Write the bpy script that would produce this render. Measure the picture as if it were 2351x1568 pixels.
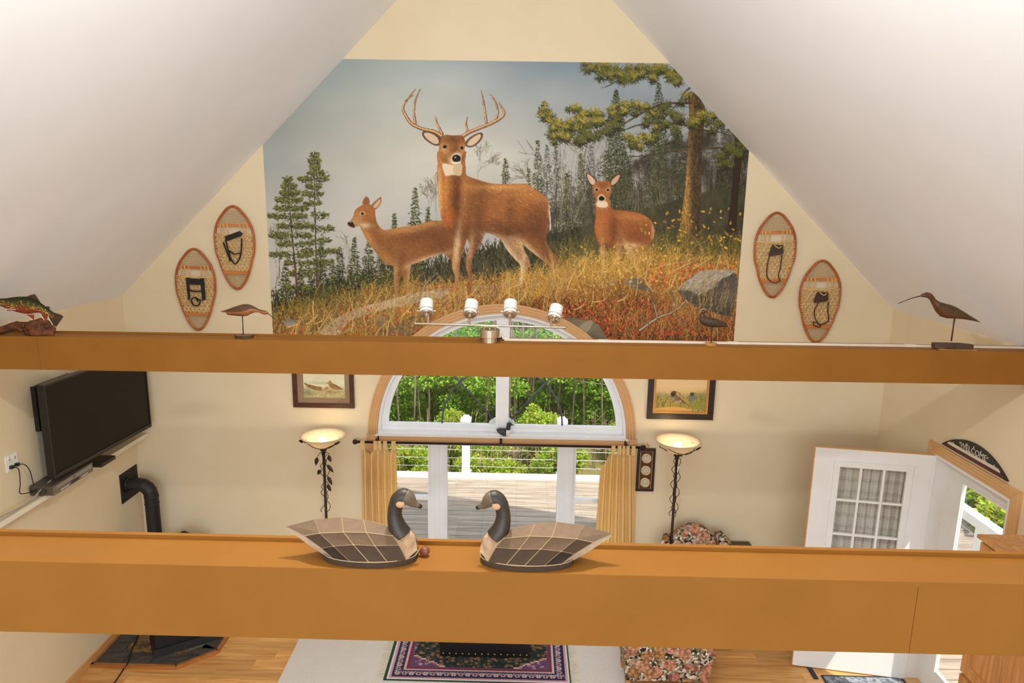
import bpy, bmesh, math, random
import numpy as np
from mathutils import Vector, Matrix
from math import sin, cos, pi, radians, sqrt, atan2

for o in list(bpy.data.objects):
    bpy.data.objects.remove(o, do_unlink=True)
scene = bpy.context.scene
COL = scene.collection
rnd = random.Random(7)

# ------------------------------------------------------------------ camera
IW, IH, FPX = 2351.0, 1568.0, 1580.16
CAM_Z = 3.968
YAW, PITCH, ROLL = radians(-0.7476), radians(11.4294), radians(-0.9210)
_fw = Vector((sin(YAW) * cos(PITCH), cos(YAW) * cos(PITCH), -sin(PITCH)))
_rt0 = Vector((cos(YAW), -sin(YAW), 0))
_dn0 = _fw.cross(_rt0)
_rt = _rt0 * cos(ROLL) + _dn0 * sin(ROLL)
_dn = -_rt0 * sin(ROLL) + _dn0 * cos(ROLL)
cam_data = bpy.data.cameras.new('camera')
cam_data.sensor_width = 36.0
cam_data.lens = FPX / IW * 36.0
cam_data.clip_start = 0.05
cam_data.clip_end = 300
cam = bpy.data.objects.new('camera', cam_data)
COL.objects.link(cam)
mw = Matrix((( _rt.x, -_dn.x, -_fw.x, 0), (_rt.y, -_dn.y, -_fw.y, 0), (_rt.z, -_dn.z, -_fw.z, CAM_Z), (0, 0, 0, 1)))
cam.matrix_world = mw
scene.camera = cam

# ------------------------------------------------------------------ world, sun, exposure
scene.view_settings.view_transform = 'Standard'
scene.view_settings.look = 'None'
scene.view_settings.gamma = 1.0
scene.view_settings.use_curve_mapping = False
scene.view_settings.exposure = 0.06
SUN_DIR = Vector((-0.41, 0.445, -1.0)).normalized()
world = bpy.data.worlds.new('world')
scene.world = world
world.use_nodes = True
wn = world.node_tree.nodes
wn.clear()
wo = wn.new('ShaderNodeOutputWorld')
wb = wn.new('ShaderNodeBackground')
sky = wn.new('ShaderNodeTexSky')
sky.sky_type = 'NISHITA'
sky.sun_disc = False
sky.sun_elevation = math.asin(-SUN_DIR.z)
sky.sun_rotation = atan2(-SUN_DIR.x, -SUN_DIR.y)
sky.air_density = 1.0
sky.dust_density = 2.5
sky.ozone_density = 0.6
wmix = wn.new('ShaderNodeMixRGB')
wmix.inputs['Fac'].default_value = 0.70
wmix.inputs['Color2'].default_value = (4.1, 4.5, 5.2, 1)
wb.inputs['Strength'].default_value = 0.30
world.node_tree.links.new(sky.outputs[0], wmix.inputs['Color1'])
world.node_tree.links.new(wmix.outputs[0], wb.inputs['Color'])
world.node_tree.links.new(wb.outputs[0], wo.inputs['Surface'])
sd = bpy.data.lights.new('sun', 'SUN')
sd.energy = 5.2
sd.angle = radians(0.6)
sd.color = (1.0, 0.95, 0.86)
sun = bpy.data.objects.new('sun', sd)
COL.objects.link(sun)
sun.rotation_euler = SUN_DIR.to_track_quat('-Z', 'Y').to_euler()
# added area light behind the camera, standing in for unseen loft daylight
ad = bpy.data.lights.new('loft_fill_light', 'AREA')
ad.shape = 'RECTANGLE'
ad.size, ad.size_y = 5.0, 3.2
ad.energy = 190
ad.color = (0.88, 0.95, 1.0)
alight = bpy.data.objects.new('loft_fill_light', ad)
COL.objects.link(alight)
alight.location = (-0.2, -3.6, 3.4)
alight.rotation_euler = (radians(90), 0, 0)

# ------------------------------------------------------------------ points from the photograph's measurements
def ray(px, py):
    return _rt * ((px - IW / 2) / FPX) + _dn * ((py - IH / 2) / FPX) + _fw
def PY(px, py, y):                 # point on the vertical plane Y = y
    v = ray(px, py); v = v * (y / v.y); return Vector((v.x, v.y, v.z + CAM_Z))
def PZ(px, py, z):                 # point on the level Z = z
    v = ray(px, py); v = v * ((z - CAM_Z) / v.z); return Vector((v.x, v.y, v.z + CAM_Z))
def PX(px, py, x):                 # point on the plane X = x
    v = ray(px, py); v = v * (x / v.x); return Vector((v.x, v.y, v.z + CAM_Z))
def pix(x, y, z):
    v = np.stack([x, y, z - CAM_Z], -1)
    a = v @ np.array(_rt); b = v @ np.array(_dn); c = v @ np.array(_fw)
    return a / c * FPX + IW / 2, b / c * FPX + IH / 2

# ------------------------------------------------------------------ materials
def lin(c):
    out = []
    for v in c[:3]:
        v = v / 255.0
        out.append(v / 12.92 if v <= 0.04045 else ((v + 0.055) / 1.055) ** 2.4)
    return tuple(out) + (1.0,)
MATS = {}
def new_mat(name):
    m = bpy.data.materials.new(name); m.use_nodes = True
    nt = m.node_tree
    return m, nt, nt.nodes['Principled BSDF']
def mat(name, c1, c2=None, scale=20, rough=0.6, metal=0.0, bump=0.0, stretch=(1, 1, 1), detail=4, spec=0.5, bscale=None, kind='noise', trans=0.0, contrast=1.0):
    if name in MATS: return MATS[name]
    m, nt, b = new_mat(name)
    b.inputs['Roughness'].default_value = rough
    b.inputs['Metallic'].default_value = metal
    b.inputs['Specular IOR Level'].default_value = spec
    if trans: b.inputs['Transmission Weight'].default_value = trans
    tc = nt.nodes.new('ShaderNodeTexCoord'); mp = nt.nodes.new('ShaderNodeMapping')
    mp.inputs['Scale'].default_value = stretch
    nt.links.new(tc.outputs['Object'], mp.inputs['Vector'])
    nz = nt.nodes.new('ShaderNodeTexNoise'); nz.inputs['Scale'].default_value = scale; nz.inputs['Detail'].default_value = detail
    nt.links.new(mp.outputs[0], nz.inputs['Vector'])
    cr = nt.nodes.new('ShaderNodeValToRGB')
    w = 0.22 / contrast
    cr.color_ramp.elements[0].position = 0.5 - w; cr.color_ramp.elements[1].position = 0.5 + w
    cr.color_ramp.elements[0].color = lin(c1); cr.color_ramp.elements[1].color = lin(c2 or c1)
    nt.links.new(nz.outputs['Fac'], cr.inputs['Fac'])
    nt.links.new(cr.outputs['Color'], b.inputs['Base Color'])
    if bump:
        n2 = nz
        if bscale:
            n2 = nt.nodes.new('ShaderNodeTexNoise'); n2.inputs['Scale'].default_value = bscale; n2.inputs['Detail'].default_value = 3
            nt.links.new(mp.outputs[0], n2.inputs['Vector'])
        bp = nt.nodes.new('ShaderNodeBump'); bp.inputs['Strength'].default_value = bump; bp.inputs['Distance'].default_value = 0.01
        nt.links.new(n2.outputs['Fac'], bp.inputs['Height']); nt.links.new(bp.outputs[0], b.inputs['Normal'])
    MATS[name] = m
    return m
def wood(name, c1, c2, axis='x', scale=6, rough=0.45, rand=0.0, bump=0.05):
    if name in MATS: return MATS[name]
    m, nt, b = new_mat(name)
    b.inputs['Roughness'].default_value = rough
    tc = nt.nodes.new('ShaderNodeTexCoord'); mp = nt.nodes.new('ShaderNodeMapping')
    st = {'x': (0.12, 1.6, 1.6), 'y': (1.6, 0.12, 1.6), 'z': (1.6, 1.6, 0.12)}[axis]
    mp.inputs['Scale'].default_value = [s * scale for s in st]
    nt.links.new(tc.outputs['Object'], mp.inputs['Vector'])
    oi = nt.nodes.new('ShaderNodeObjectInfo')
    ad_ = nt.nodes.new('ShaderNodeVectorMath'); ad_.operation = 'ADD'
    sc = nt.nodes.new('ShaderNodeMath'); sc.operation = 'MULTIPLY'; sc.inputs[1].default_value = 37.0
    nt.links.new(oi.outputs['Random'], sc.inputs[0])
    nt.links.new(mp.outputs[0], ad_.inputs[0]); nt.links.new(sc.outputs[0], ad_.inputs[1])
    nz = nt.nodes.new('ShaderNodeTexNoise'); nz.inputs['Scale'].default_value = 2.2; nz.inputs['Detail'].default_value = 6; nz.inputs['Distortion'].default_value = 1.2
    nt.links.new(ad_.outputs[0], nz.inputs['Vector'])
    cr = nt.nodes.new('ShaderNodeValToRGB')
    cr.color_ramp.elements[0].position = 0.32; cr.color_ramp.elements[1].position = 0.66
    cr.color_ramp.elements[0].color = lin(c1); cr.color_ramp.elements[1].color = lin(c2)
    nt.links.new(nz.outputs['Fac'], cr.inputs['Fac'])
    hs = nt.nodes.new('ShaderNodeHueSaturation')
    mr = nt.nodes.new('ShaderNodeMapRange'); mr.inputs['To Min'].default_value = 1 - rand; mr.inputs['To Max'].default_value = 1 + rand
    nt.links.new(oi.outputs['Random'], mr.inputs['Value']); nt.links.new(mr.outputs[0], hs.inputs['Value'])
    nt.links.new(cr.outputs['Color'], hs.inputs['Color']); nt.links.new(hs.outputs['Color'], b.inputs['Base Color'])
    if bump:
        bp = nt.nodes.new('ShaderNodeBump'); bp.inputs['Strength'].default_value = bump; bp.inputs['Distance'].default_value = 0.005
        nt.links.new(nz.outputs['Fac'], bp.inputs['Height']); nt.links.new(bp.outputs[0], b.inputs['Normal'])
    MATS[name] = m
    return m
def emit_mat(name, color, strength, base=(255, 255, 255)):
    if name in MATS: return MATS[name]
    m, nt, b = new_mat(name)
    b.inputs['Base Color'].default_value = lin(base)
    b.inputs['Emission Color'].default_value = lin(color)
    b.inputs['Emission Strength'].default_value = strength
    MATS[name] = m
    return m
def glass_mat(name, tint=(252, 254, 253), refl=0.04):
    if name in MATS: return MATS[name]
    m = bpy.data.materials.new(name); m.use_nodes = True
    nt = m.node_tree; nt.nodes.clear()
    out = nt.nodes.new('ShaderNodeOutputMaterial'); mx = nt.nodes.new('ShaderNodeMixShader')
    tr = nt.nodes.new('ShaderNodeBsdfTransparent'); gl = nt.nodes.new('ShaderNodeBsdfGlossy')
    tr.inputs['Color'].default_value = lin(tint); gl.inputs['Roughness'].default_value = 0.02
    mx.inputs['Fac'].default_value = refl
    nt.links.new(tr.outputs[0], mx.inputs[1]); nt.links.new(gl.outputs[0], mx.inputs[2]); nt.links.new(mx.outputs[0], out.inputs['Surface'])
    MATS[name] = m
    return m
def vcol_mat(name, rough=0.75, attr='col', spec=0.3):
    if name in MATS: return MATS[name]
    m, nt, b = new_mat(name)
    b.inputs['Roughness'].default_value = rough; b.inputs['Specular IOR Level'].default_value = spec
    at = nt.nodes.new('ShaderNodeAttribute'); at.attribute_name = attr
    nt.links.new(at.outputs['Color'], b.inputs['Base Color'])
    MATS[name] = m
    return m

# ------------------------------------------------------------------ mesh helpers
def BM(): return bmesh.new()
def tag(o, label=None, cat=None, group=None, kind=None):
    if label: o['label'] = label
    if cat: o['category'] = cat
    if group: o['group'] = group
    if kind: o['kind'] = kind
    return o
def thing(name, label, cat, loc=(0, 0, 0), rotz=0.0, group=None, kind=None):
    o = bpy.data.objects.new(name, None); COL.objects.link(o)
    o.empty_display_size = 0.05
    o.location = loc; o.rotation_euler = (0, 0, rotz)
    return tag(o, label, cat, group, kind)
def root_of(o):
    while o.parent: o = o.parent
    return o
def obj(name, bm, m, parent=None, smooth=False, world=True, label=None, kind=None, bevel=0):
    """links a bmesh as one mesh object; world=True: coordinates are in world space (parents are not rotated)"""
    if bevel:
        bmesh.ops.bevel(bm, geom=[e for e in bm.edges if len(e.link_faces) == 2 and e.calc_face_angle(0) > 0.6], offset=bevel, segments=2, affect='EDGES', profile=0.6)
    me = bpy.data.meshes.new(name)
    bmesh.ops.recalc_face_normals(bm, faces=bm.faces[:])
    bm.to_mesh(me); bm.free()
    if parent is not None and world:
        me.transform(Matrix.Translation(-Vector(root_of(parent).location)))
    if smooth:
        for p in me.polygons: p.use_smooth = True
    o = bpy.data.objects.new(name, me); COL.objects.link(o)
    me.materials.append(m)
    if parent is not None: o.parent = parent
    if label: o['label'] = label
    if kind: o['kind'] = kind
    return o
def pyobj(name, verts, faces, m, parent=None, smooth=False, world=True, kind=None):
    me = bpy.data.meshes.new(name)
    v = np.array(verts, float)
    if parent is not None and world: v = v - np.array(root_of(parent).location)
    me.from_pydata(v.tolist(), [], faces)
    me.update()
    if smooth:
        for p in me.polygons: p.use_smooth = True
    o = bpy.data.objects.new(name, me); COL.objects.link(o)
    me.materials.append(m)
    if parent is not None: o.parent = parent
    if kind: o['kind'] = kind
    return o
def single(name, bm, m, label, cat, base, group=None, smooth=False, kind=None, bevel=0):
    """a thing that is one mesh with its origin at base"""
    if bevel:
        bmesh.ops.bevel(bm, geom=[e for e in bm.edges if len(e.link_faces) == 2 and e.calc_face_angle(0) > 0.6], offset=bevel, segments=2, affect='EDGES', profile=0.6)
    bmesh.ops.recalc_face_normals(bm, faces=bm.faces[:])
    bmesh.ops.translate(bm, verts=bm.verts[:], vec=-Vector(base))
    o = obj(name, bm, m, None, smooth)
    o.location = base
    return tag(o, label, cat, group, kind)
def copy_tree(o, parent=None):
    c = o.copy(); COL.objects.link(c); c.parent = parent
    for ch in list(o.children): copy_tree(ch, c)
    return c
def box(bm, lo, hi):
    x0, y0, z0 = lo; x1, y1, z1 = hi
    v = [bm.verts.new(p) for p in ((x0,y0,z0),(x1,y0,z0),(x1,y1,z0),(x0,y1,z0),(x0,y0,z1),(x1,y0,z1),(x1,y1,z1),(x0,y1,z1))]
    for f in ((0,3,2,1),(4,5,6,7),(0,1,5,4),(1,2,6,5),(2,3,7,6),(3,0,4,7)): bm.faces.new([v[i] for i in f])
    return v
def hexa(bm, p):
    v = [bm.verts.new(q) for q in p]
    for f in ((0,3,2,1),(4,5,6,7),(0,1,5,4),(1,2,6,5),(2,3,7,6),(3,0,4,7)): bm.faces.new([v[i] for i in f])
    return v
def prism(bm, poly, vec):
    """extrude a planar polygon (list of Vectors) along vec"""
    vec = Vector(vec)
    a = [bm.verts.new(Vector(p)) for p in poly]; b = [bm.verts.new(Vector(p) + vec) for p in poly]
    bm.faces.new(a); bm.faces.new(b[::-1])
    n = len(a)
    for i in range(n): bm.faces.new((a[i], b[i], b[(i+1) % n], a[(i+1) % n]))
def ring_frame(d, up=None):
    d = d.normalized()
    up = Vector(up) if up is not None else (Vector((0, 0, 1)) if abs(d.z) < 0.9 else Vector((1, 0, 0)))
    a = d.cross(up).normalized(); b = a.cross(d).normalized()
    return a, b
def tube(bm, pts, r, n=8, cap=True, closed=False, up=None, flat=1.0):
    """swept tube; r is a radius or list; flat squeezes the second axis"""
    pts = [Vector(p) for p in pts]; N = len(pts)
    rs = r if isinstance(r, (list, tuple)) else [r] * N
    rings = []; pa = None
    for i, p in enumerate(pts):
        if closed: d = pts[(i+1) % N] - pts[(i-1) % N]
        else: d = pts[min(i+1, N-1)] - pts[max(i-1, 0)]
        if d.length < 1e-9: d = Vector((0, 0, 1))
        d.normalize()
        if pa is None or up is not None: a, b = ring_frame(d, up)
        else:
            a = pa - d * pa.dot(d)
            if a.length < 1e-6: a, b = ring_frame(d)
            a.normalize(); b = a.cross(d).normalized()
        pa = a
        rings.append([bm.verts.new(p + a * (rs[i] * cos(2*pi*k/n)) + b * (rs[i] * flat * sin(2*pi*k/n))) for k in range(n)])
    M = N if closed else N - 1
    for i in range(M):
        A, B = rings[i], rings[(i+1) % N]
        for k in range(n): bm.faces.new((A[k], A[(k+1) % n], B[(k+1) % n], B[k]))
    if cap and not closed:
        bm.faces.new(rings[0][::-1]); bm.faces.new(rings[-1])
    return rings
def lathe(bm, prof, axis_o=(0, 0, 0), axis=(0, 0, 1), n=24, ref=None):
    """prof: list of (radius, height along axis)"""
    o = Vector(axis_o); d = Vector(axis).normalized(); a, b = ring_frame(d, ref)
    rings = []
    for r, h in prof:
        if r < 1e-6: rings.append([bm.verts.new(o + d * h)])
        else: rings.append([bm.verts.new(o + d * h + a * (r * cos(2*pi*k/n)) + b * (r * sin(2*pi*k/n))) for k in range(n)])
    for A, B in zip(rings, rings[1:]):
        for k in range(n):
            k2 = (k+1) % n
            if len(A) == 1 and len(B) == 1: continue
            if len(A) == 1: bm.faces.new((A[0], B[k2], B[k]))
            elif len(B) == 1: bm.faces.new((A[k], A[k2], B[0]))
            else: bm.faces.new((A[k], A[k2], B[k2], B[k]))
def loft(bm, rings, cap=True, closed=True):
    vs = [[bm.verts.new(Vector(p)) for p in r] for r in rings]
    n = len(vs[0])
    for A, B in zip(vs, vs[1:]):
        for k in range(n if closed else n - 1): bm.faces.new((A[k], A[(k+1) % n], B[(k+1) % n], B[k]))
    if cap and closed:
        bm.faces.new(vs[0][::-1]); bm.faces.new(vs[-1])
    return vs
def smooth_pts(pts, n=6, closed=False):
    """Catmull-Rom through the points"""
    P = [Vector(p) if len(p) == 3 else Vector((p[0], p[1], 0)) for p in pts]; N = len(P); out = []
    for i in range(N if closed else N - 1):
        if closed: p0, p1, p2, p3 = P[(i-1) % N], P[i], P[(i+1) % N], P[(i+2) % N]
        else: p0, p1, p2, p3 = P[max(i-1, 0)], P[i], P[i+1], P[min(i+2, N-1)]
        for k in range(n):
            t = k / n
            out.append(0.5 * ((2*p1) + (p2-p0)*t + (2*p0-5*p1+4*p2-p3)*t*t + (3*p1-p0-3*p2+p3)*t*t*t))
    if not closed: out.append(P[-1])
    return out
def text_mesh(name, s, m, size, origin, xdir, ydir, parent, extrude=0.001, align='CENTER', shear=0.0, world=True):
    cu = bpy.data.curves.new(name, 'FONT'); cu.body = s; cu.size = size; cu.extrude = extrude; cu.align_x = align; cu.align_y = 'CENTER'; cu.shear = shear
    cu.resolution_u = 3
    to = bpy.data.objects.new(name + '_tmp', cu); COL.objects.link(to)
    bpy.context.view_layer.update()
    dg = bpy.context.evaluated_depsgraph_get()
    me = bpy.data.meshes.new_from_object(to.evaluated_get(dg))
    bpy.data.objects.remove(to, do_unlink=True); bpy.data.curves.remove(cu)
    X = Vector(xdir).normalized(); Yv = Vector(ydir); Yv = (Yv - X * Yv.dot(X)).normalized(); Zv = X.cross(Yv)
    o_ = Vector(origin)
    T = Matrix(((X.x, Yv.x, Zv.x, o_.x), (X.y, Yv.y, Zv.y, o_.y), (X.z, Yv.z, Zv.z, o_.z), (0, 0, 0, 1)))
    me.transform(T)
    if parent is not None and world: me.transform(Matrix.Translation(-Vector(root_of(parent).location)))
    me.name = name; me.materials.clear(); me.materials.append(m)
    o = bpy.data.objects.new(name, me); COL.objects.link(o)
    if parent is not None: o.parent = parent
    return o

# ================================================================== the room
BY = 6.20                      # inner face of the back gable wall
XL, XR = -3.655, 3.359         # inner faces of the side walls
EAVE = 3.075
RX, RZ = -0.19, 5.90 + 0.60    # ridge
AX, AZ, AR = -0.165, 1.80, 1.175   # arched window: centre, radius of the opening
WB = 0.42                      # lower window opening bottom
M_wall = mat('cream_wall_paint', (230, 213, 180), (226, 208, 172), 3, 0.75, bump=0.03, bscale=180)
M_ceil = mat('white_ceiling_paint', (247, 247, 249), (243, 243, 245), 2.2, 0.8, bump=0.05, bscale=60)
M_beam = mat('tan_beam_paint', (148, 97, 34), (142, 91, 30), 4, 0.55, bump=0.02, bscale=120, spec=0.2)
M_trim = mat('tan_trim_paint', (214, 168, 114), (206, 158, 104), 5, 0.5)
M_white = mat('white_vinyl', (240, 240, 240), (234, 234, 234), 8, 0.35)
M_ext = mat('white_siding', (225, 225, 222), None, 5, 0.6)
M_glass = glass_mat('window_glass')
M_base = wood('oak_baseboard', (196, 146, 88), (214, 168, 108), 'y', 5, 0.4)
NARC = 48
def arc(r, a0=0.0, a1=pi, n=NARC, cx=AX, cz=AZ):
    return [(cx + r * cos(a0 + (a1 - a0) * i / n), cz + r * sin(a0 + (a1 - a0) * i / n)) for i in range(n + 1)]
def roof_z(x):
    return RZ + (x - RX) * (RZ - EAVE) / (RX - XL) if x < RX else RZ - (x - RX) * (RZ - EAVE) / (XR - RX)

# back gable wall with one arched opening over a rectangular one (apron board between hides the join)
bm = BM()
TH = 0.16
def wall_face(y):
    outl = []
    # left piece, right piece and the piece above the arch, stitched as quads strips along the arch
    a = arc(AR)                      # from right springing (angle 0) over the top to left
    vs = []
    for (x, z) in a:
        ang = atan2(z - AZ, x - AX)
        # shoot a ray from the arch centre to the wall outline
        dx, dz = cos(ang), sin(ang)
        t = 1e9
        if dx > 1e-9: t = min(t, (XR - AX) / dx)
        if dx < -1e-9: t = min(t, (XL - AX) / dx)
        # roof slopes
        for s, (x0, z0) in ((+1, (XL, EAVE)), (-1, (XR, EAVE))):
            sl = (RZ - EAVE) / (RX - XL) if s > 0 else -(RZ - EAVE) / (XR - RX)
            den = dz - sl * dx
            if abs(den) > 1e-9:
                tt = (z0 + sl * (AX - x0) - AZ) / den
                if tt > 0: t = min(t, tt)
        vs.append(((x, z), (AX + dx * t, AZ + dz * t)))
    return vs
strip = wall_face(BY)
f_in = [[bm.verts.new((p[0], BY, p[1])) for p in pr] for pr in strip]
f_out = [[bm.verts.new((p[0], BY + TH, p[1])) for p in pr] for pr in strip]
for i in range(len(strip) - 1):
    bm.faces.new((f_in[i][0], f_in[i+1][0], f_in[i+1][1], f_in[i][1]))
    bm.faces.new((f_out[i][0], f_out[i][1], f_out[i+1][1], f_out[i+1][0]))
    bm.faces.new((f_in[i][0], f_out[i][0], f_out[i+1][0], f_in[i+1][0]))
# corners missed by the fan
def fillq(pts):
    bm.faces.new([bm.verts.new((x, BY, z)) for x, z in pts]); bm.faces.new([bm.verts.new((x, BY + TH, z)) for x, z in reversed(pts)])
for i in range(len(strip) - 1):
    (x0, z0), (x1, z1) = strip[i][1], strip[i+1][1]
    for cx_, cz_ in ((XR, EAVE), (RX, RZ), (XL, EAVE)):
        a0 = atan2(z0 - AZ, x0 - AX); a1 = atan2(z1 - AZ, x1 - AX); ac = atan2(cz_ - AZ, cx_ - AX)
        if a0 < ac < a1: fillq([(x0, z0), (cx_, cz_), (x1, z1)])
box(bm, (XL, BY, 0), (AX - AR, BY + TH, AZ)); box(bm, (AX + AR, BY, 0), (XR, BY + TH, AZ)); box(bm, (AX - AR, BY, 0), (AX + AR, BY + TH, WB))
wall_back = tag(obj('wall_back', bm, M_wall), 'cream gable wall with the arched window and the deer mural', 'wall', kind='structure')

Y0R = -4.2
bm = BM(); box(bm, (XL - 0.16, Y0R, -0.1), (XL, BY + TH, EAVE + 0.02))
tag(obj('wall_left', bm, M_wall), 'cream side wall behind the television', 'wall', kind='structure')
DY0, DY1, DZ = 4.42, 5.30, 2.045     # doorway in the right wall
bm = BM()
box(bm, (XR, Y0R, -0.1), (XR + 0.16, DY0, EAVE + 0.02)); box(bm, (XR, DY1, -0.1), (XR + 0.16, BY + TH, EAVE + 0.02)); box(bm, (XR, DY0, DZ), (XR + 0.16, DY1, EAVE + 0.02))
tag(obj('wall_right', bm, M_wall), 'cream side wall with the open white door', 'wall', kind='structure')
# sloping ceilings: thick slabs that carry on as the roof overhang outside
def slope(name, x_e, label):
    bm = BM()
    s = (RZ - EAVE) / abs(RX - x_e); sg = -1 if x_e < RX else 1
    ov = 0.42
    xe2 = x_e + sg * ov; ze2 = EAVE - ov * s
    Y1 = BY + 0.50
    t = 0.22
    hexa(bm, [(RX, Y0R, RZ), (xe2, Y0R, ze2), (xe2, Y1, ze2), (RX, Y1, RZ), (RX, Y0R, RZ + t), (xe2, Y0R, ze2 + t), (xe2, Y1, ze2 + t), (RX, Y1, RZ + t)])
    return tag(obj(name, bm, M_ceil), label, 'ceiling', kind='structure')
slope('ceiling', XL, 'white sloping ceiling rising from the television side')
slope('ceiling', XR, 'white sloping ceiling rising from the door side')

# floor: slab, planks as pieces of their own where the camera looks, carpet on top
M_slab = mat('subfloor', (120, 90, 60), None, 5, 0.8)
bm = BM(); box(bm, (XL, Y0R, -0.12), (XR, BY, -0.012))
floor = tag(obj('floor', bm, M_slab), 'honey oak plank floor', 'floor', kind='structure')
M_plank = wood('oak_plank', (200, 136, 70), (232, 180, 110), 'x', 5, 0.4, rand=0.16)
row = 0; y = 2.90
plank_me = {}
while y < BY - 0.005:
    w = min(0.128, BY - y)
    x = XL - rnd.uniform(0.05, 0.85)
    while x < XR:
        x1 = x + 0.95
        a, b_ = max(x, XL + 0.001), min(x1, XR - 0.001)
        if b_ - a > 0.03 and not (b_ < -1.0 and False):
            bm = BM(); box(bm, (a + 0.0006, y + 0.0006, -0.012), (b_ - 0.0006, y + w - 0.0006, 0.0))
            p = obj('plank', bm, M_plank, floor)
        x = x1
    y += w
# carpet
M_carpet = mat('cream_carpet', (216, 208, 197), (242, 236, 228), 160, 0.95, bump=0.6, detail=2)
bm = BM(); prism(bm, [(-1.965, 4.2, 0.0), (0.95, 4.2, 0.0), (0.95, BY - 0.02, 0.0), (-1.99, BY - 0.02, 0.0)], (0, 0, 0.012))
single('carpet', bm, M_carpet, 'cream short-pile carpet under the patterned rug', 'carpet', (-0.5, 5.2, 0))
# baseboards
bm = BM(); box(bm, (XL, 4.0, 0.0), (XL + 0.018, BY, 0.085)); tag(obj('baseboard_left', bm, M_base), 'oak baseboard along the television wall', 'baseboard', kind='structure')
bm = BM(); box(bm, (XL + 0.018, BY - 0.018, 0.0), (XR, BY, 0.085)); tag(obj('baseboard_back', bm, M_base), 'oak baseboard under the arched window wall', 'baseboard', kind='structure')
bm = BM(); box(bm, (XR - 0.018, DY1 + 0.1, 0.0), (XR, BY - 0.018, 0.085)); tag(obj('baseboard_right', bm, M_base), 'oak baseboard beside the white door', 'baseboard', kind='structure')

# ------------------------------------------------------------------ arched window
w1 = thing('window_1', 'half-round white window with curved dark grille bars', 'window', (AX, BY + 0.06, AZ), kind='structure')
def arch_ring(bm, r0, r1, y0, y1, a0=0.0, a1=pi, cz=AZ):
    A, B = arc(r0, a0, a1, cz=cz), arc(r1, a0, a1, cz=cz)
    rings = [[(a[0], y0, a[1]), (b[0], y0, b[1]), (b[0], y1, b[1]), (a[0], y1, a[1])] for a, b in zip(A, B)]
    loft(bm, rings)
YW = BY + 0.075
bm = BM(); arch_ring(bm, AR - 0.002, AR - 0.024, BY + 0.004, YW + 0.06); box(bm, (AX - AR + 0.001, BY + 0.0032, AZ), (AX + AR - 0.001, YW + 0.061, AZ + 0.02)); obj('jamb', bm, M_white, w1)
bm = BM(); arch_ring(bm, AR - 0.024, AR - 0.052, YW, YW + 0.05); box(bm, (AX - AR + 0.0272, YW - 0.0012, AZ + 0.02), (AX + AR - 0.0272, YW + 0.0512, AZ + 0.055)); obj('frame', bm, M_white, w1)
bm = BM(); arch_ring(bm, AR - 0.050, AR - 0.082, YW + 0.014, YW + 0.05); box(bm, (AX - AR + 0.0515, YW + 0.0128, AZ + 0.055), (AX + AR - 0.0515, YW + 0.0488, AZ + 0.085)); obj('sash', bm, M_white, w1)
bm = BM(); box(bm, (AX - 0.062, YW - 0.004, AZ + 0.05), (AX + 0.062, YW + 0.05, AZ + AR - 0.04)); obj('mullion', bm, M_white, w1, bevel=0.004)
for sg in (-1, 1):
    bm = BM(); box(bm, (AX + sg * 0.0355 - 0.006, YW - 0.010, AZ + 0.06), (AX + sg * 0.0355 + 0.006, YW + 0.0, AZ + AR - 0.05)); obj('mullion_bead', bm, M_white, w1)
for sg in (-1, 1):
    pts = [(AX + sg * 0.05, AZ + 0.07)] + [p for p in (arc(AR - 0.06, 0 if sg > 0 else pi, pi / 2 + (-0.05 if sg > 0 else 0.05), 24))]
    pts = [(x, z) for x, z in pts if z > AZ + 0.06]
    pts = [(AX + sg * 0.05, AZ + 0.07), (AX + sg * (AR - 0.08), AZ + 0.07)] + pts[1:]
    bm = BM(); prism(bm, [(x, YW + 0.03, z) for x, z in pts], (0, 0.006, 0)); obj('pane', bm, M_glass, w1)
M_grille = mat('grey_grille_bar', (88, 92, 98), (78, 82, 88), 10, 0.4, metal=0.3)
RG = 0.575
bm = BM(); tube(bm, [(p[0], YW + 0.025, p[1] + 0.084) for p in arc(RG, 0.0, pi, 40)], 0.0095, 6); obj('grille_arc', bm, M_grille, w1, True)
for sg in (-1, 1):
    bm = BM(); tube(bm, [(AX + sg * 0.055, YW + 0.024, AZ + 0.10), (AX + sg * 0.36, YW + 0.024, AZ + 0.445), (AX + sg * 0.72, YW + 0.024, AZ + 0.845)], 0.0095, 6); obj('grille_spoke', bm, M_grille, w1, True)
bm = BM(); prism(bm, [(AX + 0.13 * cos(a * pi / 12), YW + 0.015, AZ + 0.08 + 0.085 * sin(a * pi / 12)) for a in range(13)], (0, 0.012, 0)); obj('grille_hub', bm, mat('pale_hub', (205, 210, 214), None, 5, 0.4), w1)
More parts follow.
